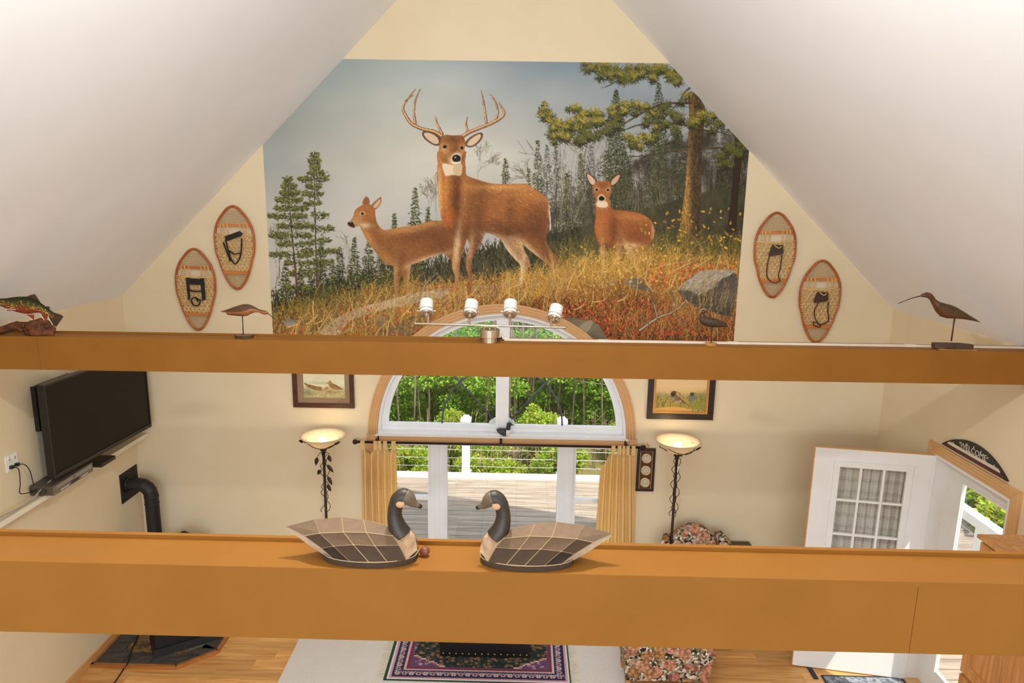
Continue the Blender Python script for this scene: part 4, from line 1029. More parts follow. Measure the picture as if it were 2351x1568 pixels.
def goose(mirror, label):
    def g(cx, cy, yp):
        p = PY(640 + cx / 6.53, 1100 + cy / 6.53, yp)
        if mirror: p.x = 2 * MIRX - p.x
        return p
    YC = 1.612
    base_x = -0.375 if not mirror else 2 * MIRX + 0.375
    t = thing('goose_decoy', label, 'decoy', (base_x, YC, BZ))
    rows = [
        [(1640, 715), (1270, 610), (940, 570), (530, 605), (110, 708)],
        [(1706, 850), (1312, 800), (970, 795), (610, 810), (385, 850)],
        [(1802, 990), (1440, 1000), (1120, 985), (820, 1005), (640, 1035)],
        [(1915, 1150), (1625, 1205), (1350, 1225), (1060, 1230), (838, 1225)]]
    dep = [[0, 0, 0, 0, 0.0], [-0.022, -0.030, -0.034, -0.030, -0.014], [-0.038, -0.046, -0.050, -0.046, -0.032], [-0.046, -0.057, -0.060, -0.057, -0.048]]
    G = [[g(*rows[r][c], YC + dep[r][c]) for c in range(5)] for r in range(4)]
    zrim = BZ + 0.0165
    for c in range(5): G[3][c].z = max(zrim - 0.003, min(zrim, G[3][c].z))
    for far in (0, 1):
        def pt(r, c):
            p = G[r][c].copy()
            if far: p.y = 2 * YC - p.y
            return p
        for r in range(3):
            for c in range(4):
                a, b_, c2, d = pt(r, c), pt(r, c + 1), pt(r + 1, c + 1), pt(r + 1, c)
                ctr = (a + b_ + c2 + d) / 4; nrm = (b_ - a).cross(d - a).normalized()
                if nrm.y * (1 if not far else -1) > 0: nrm = -nrm
                bm = BM(); sag = ctr - nrm * 0.0022
                vs = [bm.verts.new(p) for p in (a, b_, c2, d)]; m_ = bm.verts.new(sag)
                for i in range(4): bm.faces.new((vs[i], vs[(i + 1) % 4], m_))
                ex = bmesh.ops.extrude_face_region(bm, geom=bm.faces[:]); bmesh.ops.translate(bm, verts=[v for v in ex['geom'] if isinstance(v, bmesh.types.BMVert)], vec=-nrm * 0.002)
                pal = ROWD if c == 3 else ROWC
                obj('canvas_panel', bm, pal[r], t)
        # wire ribs and seams
        for c in range(5):
            bm = BM(); tube(bm, [pt(r, c) for r in range(4)], 0.0008, 5); obj('rib', bm, M_ropeln if c in (1, 2) else cv((150, 122, 92), 'rib'), t)
        for r in (1, 2):
            bm = BM(); tube(bm, [pt(r, c) for c in range(5)], 0.0009, 5); obj('seam', bm, M_ropeln if r == 1 else cv((150, 122, 92), 'rib'), t)
        # white under-tail
        bt = g(700, 1262, YC - 0.018); bt.z = BZ + 0.008
        if far: bt.y = 2 * YC - bt.y
        bm = BM(); L4 = [pt(r, 4) for r in range(4)]; low = g(160, 775, YC - 0.002); lw2 = g(480, 1010, YC - 0.012)
        if far: low.y = 2 * YC - low.y; lw2.y = 2 * YC - lw2.y
        vs = [bm.verts.new(p) for p in L4]; ws = [bm.verts.new(p) for p in (low, lw2.lerp(low, .45), lw2, bt)]
        for i in range(3): bm.faces.new((vs[i], vs[i + 1], ws[i + 1], ws[i]))
        obj('under_tail', bm, M_belly, t)
        # breast
        br = [g(1640, 715, YC), g(1830, 830, YC - 0.012), g(2010, 850, YC - 0.010), g(2065, 960, YC - 0.008), g(2080, 1060, YC - 0.012), g(1915, 1150, YC - 0.044), g(1802, 990, YC - 0.038), g(1706, 850, YC - 0.022)]
        br[5].z = G[3][0].z; br[4].z = max(br[4].z, zrim)
        if far:
            for p in br: p.y = 2 * YC - p.y
        bm = BM(); vs = [bm.verts.new(p) for p in br]; ce = bm.verts.new(sum(br, Vector()) / 8 + Vector((0, -0.004 if not far else 0.004, 0)))
        for i in range(8): bm.faces.new((vs[i], vs[(i + 1) % 8], ce))
        obj('breast_panel', bm, M_breast, t)
    bm = BM(); bmesh.ops.create_uvsphere(bm, u_segments=16, v_segments=10, radius=1.0); bmesh.ops.scale(bm, verts=bm.verts[:], vec=(0.021, 0.027, 0.026)); bmesh.ops.translate(bm, verts=bm.verts[:], vec=g(1935, 930, YC)); obj('breast', bm, M_breast, t, True)
    # wooden base board with rim
    xf, xb = g(2085, 1180, YC).x, g(700, 1290, YC).x
    xm, hx = (xf + xb) / 2, abs(xf - xb) / 2
    ring = [(xm + hx * cos(a * pi / 16) * 1.0, YC + 0.0605 * (abs(sin(a * pi / 16)) ** 0.75) * (1 if sin(a * pi / 16) >= 0 else -1)) for a in range(32)]
    bm = BM(); prism(bm, [(x, y, BZ) for x, y in ring], (0, 0, 0.016)); obj('base_board', bm, M_rim, t)
    bm = BM(); tube(bm, [(xm + (x - xm) * 1.005, YC + (y - YC) * 1.01, BZ + 0.0165) for x, y in ring], 0.0013, 5, closed=True); obj('rim_cord', bm, M_ropeln, t)
    # neck and head: loft along a curved spine
    spine = [((1850, 830), 0.026), ((1800, 760), 0.0245), ((1770, 690), 0.0225), ((1745, 600), 0.0200), ((1738, 500), 0.0180), ((1755, 400), 0.0180), ((1795, 310), 0.0200), ((1870, 255), 0.0205), ((1945, 290), 0.0185), ((2010, 350), 0.0120), ((2060, 380), 0.0080), ((2105, 400), 0.0055)]
    P = [g(*s[0], YC) for s in spine]; R_ = [s[1] for s in spine]
    Ps = smooth_pts(P, 4); Rs = []
    for i in range(len(R_) - 1):
        for k in range(4): Rs.append(R_[i] + (R_[i + 1] - R_[i]) * k / 4)
    Rs.append(R_[-1])
    cut = 8 * 4
    bm = BM(); tube(bm, Ps[:cut + 1], Rs[:cut + 1], 14, up=(0, 1, 0), flat=1.0); nk = obj('neck', bm, M_head, t, True)
    bm = BM(); tube(bm, Ps[cut - 3:], [r * 1.01 for r in Rs[cut - 3:]], 14, up=(0, 1, 0)); hd = obj('face', bm, M_headp, t, True)
    bm = BM(); lathe(bm, [(0.0055, 0), (0.0058, 0.004), (0.004, 0.008), (0.0, 0.0095)], P[-1] - (P[-1] - P[-2]).normalized() * 0.001, (P[-1] - P[-2]).normalized(), 10); obj('bill_tip', bm, M_bill, hd, True)
    for sgn in (-1, 1):
        c0 = g(1836, 330, YC) + Vector((0, sgn * 0.0165, 0)); xs_ = -1 if mirror else 1
        bm = BM(); bmesh.ops.create_uvsphere(bm, u_segments=14, v_segments=8, radius=1.0)
        bmesh.ops.scale(bm, verts=bm.verts[:], vec=(0.0120, 0.0050, 0.0105)); bmesh.ops.translate(bm, verts=bm.verts[:], vec=c0); obj('cheek_patch', bm, M_cheek, nk, True)
        e0 = g(1905, 285, YC) + Vector((0, sgn * 0.0175, 0)); bm = BM(); bmesh.ops.create_uvsphere(bm, u_segments=8, v_segments=6, radius=0.0022); bmesh.ops.translate(bm, verts=bm.verts[:], vec=e0); obj('eye', bm, M_bill, hd, True)
    if mirror:
        bm = BM(); bmesh.ops.create_uvsphere(bm, u_segments=10, v_segments=6, radius=1.0); bmesh.ops.scale(bm, verts=bm.verts[:], vec=(0.007, 0.006, 0.003)); bmesh.ops.translate(bm, verts=bm.verts[:], vec=g(1880, 200, YC - 0.006) + Vector((0, 0, -0.001))); obj('worn_patch', bm, M_cheek, nk, True)
    for (cx, cy) in ((610, 810), (970, 795), (1312, 800), (820, 1005), (1120, 985), (1440, 1000), (1802, 990), (1706, 850)):
        for rr_, row in enumerate(rows):
            if (cx, cy) in row:
                c_i = row.index((cx, cy)); bm = BM(); bmesh.ops.create_icosphere(bm, subdivisions=1, radius=0.0022); bmesh.ops.translate(bm, verts=bm.verts[:], vec=G[rr_][c_i]); obj('stitch', bm, M_ropeln, t)
    return t, g
gl, gfun = goose(False, 'grey canvas goose decoy on the left, facing right, with a brown knob at its breast')
grt, _ = goose(True, 'grey canvas goose decoy on the right, facing left with a worn tan crown')
sp = PZ(975, 1276, BZ)
M_spool = mat('reddish_brown_knob', (104, 56, 28), (128, 74, 40), 20, 0.45)
bm = BM(); lathe(bm, [(0.0, -0.009), (0.009, -0.009), (0.012, -0.006), (0.0125, 0), (0.012, 0.006), (0.009, 0.009), (0.0, 0.009)], (sp.x, sp.y, BZ + 0.0125), (0.3, 1, 0), 18); kb = obj('breast_knob', bm, M_spool, gl, True)
bm = BM(); tube(bm, [(sp.x - 0.003, sp.y, BZ + 0.0125), (sp.x - 0.016, sp.y, BZ + 0.013)], 0.004, 8); box(bm, (sp.x - 0.020, sp.y - 0.004, BZ + 0.002), (sp.x - 0.016, sp.y + 0.004, BZ + 0.024)); obj('knob_bracket', bm, M_spool, kb)

# ---- shorebird carvings and the trout on the far beam
def FP(px, py, off): # point on the far beam's plane, off metres behind its front edge
    p = PY(px, py, 4.36); y = FBY(p.x) + off; return PY(px, py, y)
def body_loft(bm, secs, y_c, wfun, n=14):
    """secs: list of (top point, bottom point) Vectors in the XZ silhouette; half width from wfun(i, height)"""
    rings = []
    for i, (tp, bt) in enumerate(secs):
        c = (tp + bt) / 2; h = (tp - bt) / 2; w = wfun(i, h.length)
        rings.append([c + h * cos(2 * pi * k / n) + Vector((0, w * sin(2 * pi * k / n), 0)) for k in range(n)])
    loft(bm, rings)
def colored(name, bm, colfun, m, parent, smooth=True):
    o = obj(name, bm, m, parent, smooth)
    me = o.data; ca = me.color_attributes.new('col', 'FLOAT_COLOR', 'POINT')
    off = Vector(root_of(parent).location)
    for i, v in enumerate(me.vertices): ca.data[i].color = colfun(v.co + off)
    return o
M_paint = vcol_mat('painted_carving', 0.55)
M_rod = mat('dark_leg_rod', (44, 28, 18), None, 10, 0.5)
def speckle_mat(name, dark, light, amt, scale):
    m, nt, b = new_mat(name); b.inputs['Roughness'].default_value = 0.6
    tc = nt.nodes.new('ShaderNodeTexCoord'); vo = nt.nodes.new('ShaderNodeTexVoronoi'); vo.inputs['Scale'].default_value = scale
    nt.links.new(tc.outputs['Object'], vo.inputs['Vector'])
    cr = nt.nodes.new('ShaderNodeValToRGB'); cr.color_ramp.interpolation = 'LINEAR'
    cr.color_ramp.elements[0].color = lin(light); cr.color_ramp.elements[0].position = amt; cr.color_ramp.elements[1].color = lin(dark); cr.color_ramp.elements[1].position = amt + 0.12
    nt.links.new(vo.outputs['Distance'], cr.inputs['Fac']); nt.links.new(cr.outputs['Color'], b.inputs['Base Color'])
    return m
def silhouette(pairs, f): return [(f(*a), f(*b)) for a, b in pairs]
# left bird: long-billed, head stretched low
OFF = 0.06
f1 = lambda x, y: FP(480 + x / 13.06, 680 + y / 13.06, OFF)
bs = FP(560, 777, OFF)
t = thing('shorebird_carving', 'carved brown shorebird leaning forward with a long straight bill, left of the mural', 'carving', (bs.x, FBY(bs.x) + OFF, BZ), group='shorebird carvings')
dark, tan_ = lin((78, 52, 26)), lin((176, 116, 62))
pairs = [((350, 455), (352, 468)), ((500, 410), (505, 490)), ((680, 345), (560, 560)), ((850, 290), (780, 585)), ((1020, 245), (1000, 605)), ((1180, 245), (1140, 590)), ((1300, 290), (1270, 520)), ((1400, 345), (1390, 480)), ((1500, 395), (1500, 490)), ((1600, 425), (1590, 530)), ((1690, 435), (1670, 555)), ((1750, 455), (1740, 545)), ((1780, 490), (1778, 520))]
sil = silhouette(pairs, f1)
bm = BM(); ws = [.003, .012, .022, .028, .031, .030, .024, .018, .014, .014, .0145, .011, .004]
body_loft(bm, sil, 0, lambda i, h: ws[i]); 
body = obj('body', bm, mat('tan_carved_wood', (160, 100, 50), (138, 82, 38), 30, 0.55, stretch=(.4, 1, 2)), t, True)
# dark upper body shell
bm = BM(); up = [(a + (a - b) * 0.02, a.lerp(b, 0.56 if 1 < i < 6 else (0.9 if i < 2 else 0.34))) for i, (a, b) in enumerate(sil[:11])]
rings = []
for i, (a, b) in enumerate(sil[:11]):
    c = (a + b) / 2; h = (a - b) / 2; w = ws[i]; lim = [1.5, 1.5, 1.62, 1.66, 1.62, 1.5, 1.15, 1.0, .9, .9, .8][i]
    rings.append([c + h * cos(ang) * 1.03 + Vector((0, w * 1.04 * sin(ang), 0)) for ang in np.linspace(-lim, lim, 13)])
loft(bm, rings, cap=False, closed=False); obj('wing_cape', bm, speckle_mat('speckled_brown_wing', (66, 42, 20), (150, 104, 50), 0.22, 190), t, True)
for i in range(9):
    a = f1(700 + i * 45, 525 + i * 3); bm = BM(); hexa(bm, [a + Vector((-.0008, -.0295 if i > 1 else -.026, -.007)), a + Vector((.0008, -.0295 if i > 1 else -.026, -.007)), a + Vector((.0008, -.024, -.007)), a + Vector((-.0008, -.024, -.007)), a + Vector((-.0012, -.0305, .001)), a + Vector((.0012, -.0305, .001)), a + Vector((.0012, -.024, .001)), a + Vector((-.0012, -.024, .001))]); obj('flank_bar', bm, M_rod, body)
bm = BM(); tube(bm, [f1(1770, 520), f1(1900, 625), f1(2045, 745)], [0.0028, 0.0024, 0.0014], 8); obj('bill', bm, M_rod, t, True)
e = f1(1735, 512); bm = BM(); bmesh.ops.create_uvsphere(bm, u_segments=8, v_segments=6, radius=0.003); bmesh.ops.translate(bm, verts=bm.verts[:], vec=e + Vector((0, -0.010, 0))); obj('eye', bm, M_bill, t, True)
bm = BM(); tube(bm, [f1(1000, 590), FP(558.8, 771, OFF)], 0.0034, 8); obj('leg_rod', bm, M_rod, t, True)
M_bbase = mat('bark_edged_slice', (120, 78, 44), (150, 104, 64), 30, 0.7)
def slab(name, cx, hw, hd, z0, th, m, parent, seed, topm=None):
    rr = random.Random(seed); yc = FBY(cx) + OFF
    ring = [(cx + hw * cos(a * pi / 9) * rr.uniform(.92, 1.05), yc + hd * sin(a * pi / 9) * rr.uniform(.92, 1.05)) for a in range(18)]
    bm = BM(); prism(bm, [(x, y, z0) for x, y in ring], (0, 0, th)); o = obj(name, bm, m, parent)
    if topm:
        bm = BM(); prism(bm, [(cx + (x - cx) * .94, yc + (y - yc) * .94, z0 + th) for x, y in ring], (0, 0, .0012)); obj('cut_face', bm, topm, o)
    return o
slab('base', bs.x + 0.002, 0.060, 0.038, BZ, 0.020, mat('dark_bark', (62, 38, 22), (84, 54, 32), 40, 0.8), t, 1, M_bbase)
# small dark plover at the right end of the mural
f2 = lambda x, y: FP(1150 + x / 3.918, 420 + y / 3.918, OFF)
bs = FP(1632, 796, OFF)
t = thing('shorebird_carving', 'small dark speckled bird carving with its head turned back, in front of the mural corner', 'carving', (bs.x, FBY(bs.x) + OFF, BZ), group='shorebird carvings')
pairs = [((1800, 1160), (1830, 1175)), ((1785, 1195), (1838, 1195)), ((1784, 1230), (1845, 1205)), ((1792, 1260), (1880, 1205)), ((1820, 1282), (1915, 1215)), ((1870, 1296), (1945, 1225)), ((1930, 1300), (1975, 1238)), ((1980, 1298), (2005, 1255)), ((2020, 1296), (2030, 1275)), ((2046, 1292), (2048, 1287))]
sil = silhouette(pairs, f2); ws = [.012, .015, .020, .026, .030, .030, .025, .016, .009, .002]
bm = BM(); body_loft(bm, sil, 0, lambda i, h: ws[i]); obj('body', bm, speckle_mat('speckled_dark_bird', (52, 34, 18), (150, 116, 70), 0.20, 230), t, True)
bm = BM(); bmesh.ops.create_uvsphere(bm, u_segments=14, v_segments=10, radius=1.0); bmesh.ops.scale(bm, verts=bm.verts[:], vec=(.0155, .014, .0135)); bmesh.ops.translate(bm, verts=bm.verts[:], vec=f2(1820, 1158)); hd = obj('head', bm, mat('bird_head_brown', (62, 44, 26), (84, 62, 38), 40, .6), t, True)
bm = BM(); tube(bm, [f2(1795, 1165) + Vector((0, -0.009, 0)), f2(1800, 1137) + Vector((0, -0.010, 0)), f2(1825, 1130) + Vector((0, -0.0105, 0)), f2(1845, 1142) + Vector((0, -0.010, 0))], 0.0028, 6); obj('brow_stripe', bm, mat('pale_brow', (178, 150, 104), None, 20, .6), hd, True)
bm = BM(); tube(bm, [f2(1843, 1150), f2(1868, 1175), f2(1890, 1198)], [.003, .002, .0012], 6); obj('bill', bm, M_rod, hd, True)
bm = BM(); tube(bm, [f2(1897, 1290), FP(1632.5, 790, OFF)], 0.003, 8); obj('leg_rod', bm, M_rod, t, True)
o = slab('base', bs.x, 0.037, 0.030, BZ, 0.016, mat('pale_block', (196, 144, 82), (176, 122, 62), 20, .7), t, 2)
# right curlew
f3 = lambda x, y: FP(2030 + x / 7.324, 650 + y / 7.324, OFF)
bs = FP(2186, 799, OFF)
t = thing('shorebird_carving', 'tall carved curlew with a long drooping bill at the right end of the far beam', 'carving', (bs.x, FBY(bs.x) + OFF, BZ), group='shorebird carvings')
pairs = [((600, 212), (600, 222)), ((650, 175), (640, 234)), ((720, 153), (700, 242)), ((780, 165), (745, 262)), ((825, 210), (775, 292)), ((858, 262), (795, 335)), ((920, 312), (830, 400)), ((1030, 345), (870, 480)), ((1130, 370), (940, 560)), ((1230, 415), (1050, 592)), ((1330, 475), (1180, 596)), ((1430, 540), (1330, 606)), ((1530, 600), (1470, 630)), ((1600, 645), (1570, 650)), ((1630, 660), (1628, 662))]
sil = silhouette(pairs, f3); ws = [.004, .015, .021, .020, .018, .019, .027, .036, .040, .038, .032, .024, .015, .006, .001]
bm = BM(); body_loft(bm, sil, 0, lambda i, h: ws[i]); obj('body', bm, mat('umber_carved_wood', (72, 40, 17), (104, 64, 30), 16, .5, stretch=(.5, 1, 1.6)), t, True)
rings = []
for i in range(6, 14):
    a, b = sil[i]; c = (a + b) / 2; h = (a - b) / 2; w = ws[i]
    rings.append([c + h * cos(ang) * 1.02 + Vector((0, w * 1.05 * sin(ang), 0)) for ang in np.linspace(-1.75, 1.75, 11)])
bm = BM(); loft(bm, rings, cap=False, closed=False); obj('wing_cape', bm, mat('olive_brown_wing', (70, 48, 22), (90, 64, 32), 40, .6), t, True)
bm = BM(); tube(bm, smooth_pts([f3(605, 218), f3(500, 243), f3(380, 285), f3(238, 343)], 5), [.0034] * 4 + [.0028] * 6 + [.0022] * 6, 8); obj('bill', bm, M_rod, t, True)
e = f3(690, 190); bm = BM(); bmesh.ops.create_uvsphere(bm, u_segments=8, v_segments=6, radius=0.0035); bmesh.ops.translate(bm, verts=bm.verts[:], vec=e + Vector((0, -0.019, 0))); obj('eye', bm, M_bill, t, True)
bm = BM(); tube(bm, [f3(1185, 585), FP(2184, 783, OFF)], 0.005, 8); obj('leg_rod', bm, mat('red_brown_rod', (98, 44, 20), None, 12, .5), t, True)
cx = bs.x; yc = FBY(cx) + OFF
ring = [(-.118, -.012), (-.075, -.042), (-.06, -.046), (.10, -.046), (.118, -.03), (.118, .0), (.06, .035), (-.115, .036)]
bm = BM(); prism(bm, [(cx + x, yc + y, BZ + 0.006) for x, y in ring], (0, 0, .030)); obj('base', bm, mat('dark_walnut_block', (56, 34, 20), (84, 56, 34), 24, .6), t)
bm = BM(); box(bm, (cx - .10, yc - .045, BZ), (cx + .135, yc + .035, BZ + .006)); obj('pad', bm, mat('pale_block', (196, 144, 82)), t)
# trout on driftwood
f4 = lambda x, y: FP(x / 7.837, 660 + y / 7.837, OFF)
bs = f4(620, 865)
t = thing('trout_carving', 'painted brook trout carving leaping over a driftwood base', 'carving', (bs.x, FBY(bs.x) + OFF, BZ))
pairs = [((-190, 250), (-180, 300)), ((-100, 215), (-110, 345)), ((0, 200), (0, 320)), ((100, 195), (100, 365)), ((200, 178), (200, 400)), ((320, 165), (310, 440)), ((450, 162), (430, 470)), ((560, 190), (540, 480)), ((660, 240), (640, 460)), ((740, 290), (720, 455)), ((820, 350), (800, 475)), ((900, 405), (870, 500)), ((960, 450), (910, 540)), ((1010, 480), (950, 580))]
sil = silhouette(pairs, f4); ws = [.006, .018, .026, .032, .036, .038, .037, .034, .029, .024, .019, .014, .011, .006]
bm = BM()
sil2 = []
for i in range(len(sil) - 1):
    for k in range(4): sil2.append((sil[i][0].lerp(sil[i+1][0], k / 4), sil[i][1].lerp(sil[i+1][1], k / 4)))
sil2.append(sil[-1]); w2_ = np.interp(np.arange(len(sil2)) / 4, np.arange(len(ws)), ws)
body_loft(bm, sil2, 0, lambda i, h: w2_[i], 40)
tops = np.array([[s[0].x, s[0].z] for s in sil]); bots = np.array([[s[1].x, s[1].z] for s in sil])
spr = random.Random(4); SPOTS = [(spr.uniform(-3.37, -3.02), spr.uniform(0.18, 0.72), spr.uniform(.0016, .0034)) for _ in range(170)]
def tcol(p):
    zt, zb_ = np.interp(p.x, tops[:, 0], tops[:, 1]), np.interp(p.x, bots[:, 0], bots[:, 1]); k = (zt - p.z) / max(zt - zb_, 1e-4)
    keys = [0, .25, .45, .62, .78, .92, 1.0]; cs = np.array([lin((32, 34, 12))[:3], lin((56, 54, 17))[:3], lin((92, 70, 20))[:3], lin((124, 66, 20))[:3], lin((142, 48, 22))[:3], lin((124, 44, 24))[:3], lin((216, 196, 160))[:3]])
    c = np.array([np.interp(k, keys, cs[:, i]) for i in range(3)])
    return (float(c[0]), float(c[1]), float(c[2]), 1.0)
body = colored('body', bm, tcol, M_paint, t)
M_spot = mat('yellow_spot', (214, 176, 84), None, 10, .5)
bm = BM()
for x, k, r in SPOTS:
    zt, zb_ = np.interp(x, tops[:, 0], tops[:, 1]), np.interp(x, bots[:, 0], bots[:, 1]); w = np.interp(x, (tops[:, 0] + bots[:, 0]) / 2, ws); hh_ = (zt - zb_) / 2
    ca = 1 - 2 * k; s_ = sqrt(max(0, 1 - ca * ca)); z = (zt + zb_) / 2 + hh_ * ca; yv = FBY(x) + OFF - w * s_ - 0.0006
    q = [bm.verts.new((x + r * cos(a * pi / 3), yv, z + r * sin(a * pi / 3))) for a in range(6)]; bm.faces.new(q)
o = obj('spot', bm, M_spot, body, kind='stuff')
M_fin = mat('dark_fin_paint', (46, 36, 16), (72, 54, 24), 50, .5); M_rfin = mat('red_fin_paint', (150, 58, 32), (126, 46, 26), 20, .5); M_wedge = mat('white_fin_edge', (232, 224, 208), None, 10, .5)
def fin(name, pts, m, th=.005, dy=0.0): bm = BM(); prism(bm, [f4(*p) + Vector((0, dy - th / 2, 0)) for p in pts], (0, th, 0)); return obj(name, bm, m, t)
fin('dorsal_fin', [(470, 170), (550, 135), (625, 118), (655, 165), (700, 230), (735, 285), (650, 250), (560, 200)], M_fin)
fin('adipose_fin', [(810, 345), (860, 338), (890, 350), (893, 385), (880, 400)], M_fin)
fin('tail_fin', [(930, 440), (1010, 465), (1090, 490), (1138, 525), (1090, 595), (1010, 705), (960, 660), (900, 570), (880, 530), (905, 490)], M_fin, .006)
fin('anal_fin', [(730, 465), (860, 500), (850, 560), (815, 590), (775, 560)], M_rfin)
fin('pelvic_fin', [(525, 480), (650, 480), (645, 570), (600, 550)], M_rfin, dy=-.02)
fin('pectoral_fin', [(225, 372), (380, 375), (370, 395), (215, 400)], M_rfin, dy=-.042)
fin('fin_edge', [(222, 364), (384, 368), (380, 376), (225, 374)], M_wedge, dy=-.043)
fin('fin_edge', [(522, 486), (545, 500), (645, 570), (630, 575)], M_wedge, dy=-.022)
fin('fin_edge', [(722, 468), (740, 475), (812, 592), (800, 592)], M_wedge, dy=-.002)
fin('fin_edge', [(862, 515), (880, 530), (958, 672), (945, 668)], M_wedge, dy=-.003)
e = f4(55, 245); bm = BM(); bmesh.ops.create_uvsphere(bm, u_segments=8, v_segments=6, radius=.005); bmesh.ops.translate(bm, verts=bm.verts[:], vec=e + Vector((0, -.025, 0))); obj('eye', bm, M_bill, body, True)
M_drift = mat('red_brown_driftwood', (66, 32, 13), (116, 62, 28), 26, .75, bump=.8, contrast=1.4)
from mathutils import noise as mnoise
def lump(name, c, r, seed, amp=.25, sub=4):
    bm = BM(); bmesh.ops.create_icosphere(bm, subdivisions=sub, radius=1.0)
    for v in bm.verts:
        d = v.co.copy(); k = 1 + amp * mnoise.noise(d * 1.7 + Vector((seed, 0, 0))) + amp * .35 * mnoise.noise(d * 5 + Vector((0, seed, 0))) + amp * .2 * abs(mnoise.noise(d * 11 + Vector((0, 0, seed))))
        v.co = Vector((c[0] + d.x * r[0] * k, c[1] + d.y * r[1] * k, max(BZ, c[2] + d.z * r[2] * k)))
    return bm
c0 = f4(700, 740); bm = lump('d', (c0.x, c0.y, BZ + .035), (.100, .045, .066), 3.1); dw_ = obj('driftwood', bm, M_drift, t, True)
bm = BM(); tube(bm, smooth_pts([f4(480, 720), f4(300, 690), f4(120, 740), f4(-40, 800), f4(-160, 830)], 5), [.038, .036, .034, .032, .030, .030, .028, .027, .026, .026, .025, .025, .024, .023, .022, .021, .02, .019, .016, .012, .008], 10)
for v in bm.verts: v.co += Vector((0, 0, .006 * mnoise.noise(v.co * 60))); v.co.z = max(v.co.z, BZ)
obj('driftwood_branch', bm, M_drift, t, True)
for i in range(16):
    a = f4(420 + 32 * i + 10 * sin(i * 3), 650 + 90 * abs(sin(i * 1.7))); bm = lump('k', (a.x, FBY(a.x) + OFF - .034 + .006 * sin(i * 5), a.z), (.012, .010, .010), i * 1.3, .3, 2); obj('burl_knot', bm, M_drift, dw_, True)

# ---- spotlight bar and surface raceway on the far beam
M_chrome = mat('satin_nickel_fixture', (206, 190, 166), (188, 172, 150), 40, .28, metal=.85, stretch=(1, 1, 8))
M_opal = mat('ribbed_white_glass', (236, 234, 226), (222, 220, 212), 40, .25, stretch=(6, 6, .2))
tlx = -0.203; tly = FBY(tlx) + .055
tl = thing('spotlight_bar', 'satin nickel four-lamp spotlight bar standing on the far beam', 'spotlight bar', (tlx, tly, BZ))
bm = BM(); lathe(bm, [(0, 0), (.052, 0), (.052, .034), (.0, .034)], (tlx, tly, BZ), (0, 0, 1), 28); obj('base_can', bm, M_chrome, tl, False)
bm = BM(); lathe(bm, [(0, .034), (.064, .034), (.0645, .036), (.0645, .082), (.062, .085), (0, .085)], (tlx, tly, BZ), (0, 0, 1), 32); obj('canopy', bm, M_chrome, tl)
barz = BZ + .112
for dx in (-.035, .035):
    bm = BM(); tube(bm, [(tlx + dx, tly, BZ + .084), (tlx + dx, tly, barz)], .006, 8); obj('post', bm, M_chrome, tl)
bm = BM(); lathe(bm, [(0, 0), (.009, 0), (.008, .006), (0, .010)], (tlx, tly, BZ + .085), (0, 0, 1), 12); obj('finial', bm, M_chrome, tl, True)
bl, br_ = PY(954, 743, tly), PY(1297, 752, tly)
barL, barR = Vector((bl.x, tly, bl.z)), Vector((br_.x, tly, br_.z))
bm = BM(); tube(bm, [barL, barR], .0075, 10); obj('bar', bm, M_chrome, tl)
for p in (barL, barR):
    bm = BM(); bmesh.ops.create_uvsphere(bm, u_segments=10, v_segments=8, radius=.010); bmesh.ops.translate(bm, verts=bm.verts[:], vec=p); obj('bar_end', bm, M_chrome, tl, True)
for (bx, by_, tx, ty, jx, jy) in ((979, 720, 976, 694, 983, 742), (1079, 722, 1082, 694, 1077, 745), (1171, 722, 1172, 692, 1171, 747), (1271, 732, 1283, 699, 1265, 750)):
    j0 = PY(jx, jy, tly); c0 = PY(bx, by_, tly); c1 = PY(tx, ty, tly)
    ax = (c1 - c0).normalized(); ax = (ax + Vector((0, 1.0, 0))).normalized()
    hd = thing_part = None
    bm = BM(); tube(bm, [j0, Vector((j0.x, tly, c0.z))], .0085, 8); a_ = obj('arm', bm, M_chrome, tl)
    bm = BM(); lathe(bm, [(0, -.024), (.010, -.024), (.012, -.006), (.036, -.006), (.039, -.002), (.039, .024), (0, .024)], c0, ax, 24); so_ = obj('lamp_socket', bm, M_chrome, tl)
    a1, b1 = ring_frame(ax)
    for k in range(8):
        q = c0 + ax * -.0062 + a1 * (.026 * cos(k * pi / 4)) + b1 * (.026 * sin(k * pi / 4)); bm = BM(); lathe(bm, [(0, .0), (.0028, .0), (.0028, -.0008), (0, -.0008)], q, ax, 8); obj('vent_hole', bm, M_rod, so_)
    bm = BM(); lathe(bm, [(.040, .002), (.0435, .004), (.044, .095), (.044, .098), (.0405, .098), (.0405, .008)], c0, ax, 28); obj('glass_shade', bm, M_opal, so_, True)
    ring_c = c0 + ax * .022
    bm = BM(); tube(bm, [ring_c + a1 * (.048 * cos(k * pi / 14)) + b1 * (.048 * sin(k * pi / 14)) for k in range(28)], .0016, 6, closed=True); obj('shade_ring', bm, M_chrome, so_, True)
    bm = BM(); tube(bm, [c0 - ax * .002 + a1 * (.0455 * cos(k * pi / 14)) + b1 * (.0455 * sin(k * pi / 14)) for k in range(28)], .0014, 6, closed=True); obj('shade_ring', bm, M_chrome, so_, True)
    for sgn in (-1, 1):
        bm = BM(); lathe(bm, [(0, 0), (.004, 0), (.004, .012), (0, .012)], ring_c + a1 * (sgn * .047), a1 * sgn, 8); obj('thumb_screw', bm, M_chrome, so_)
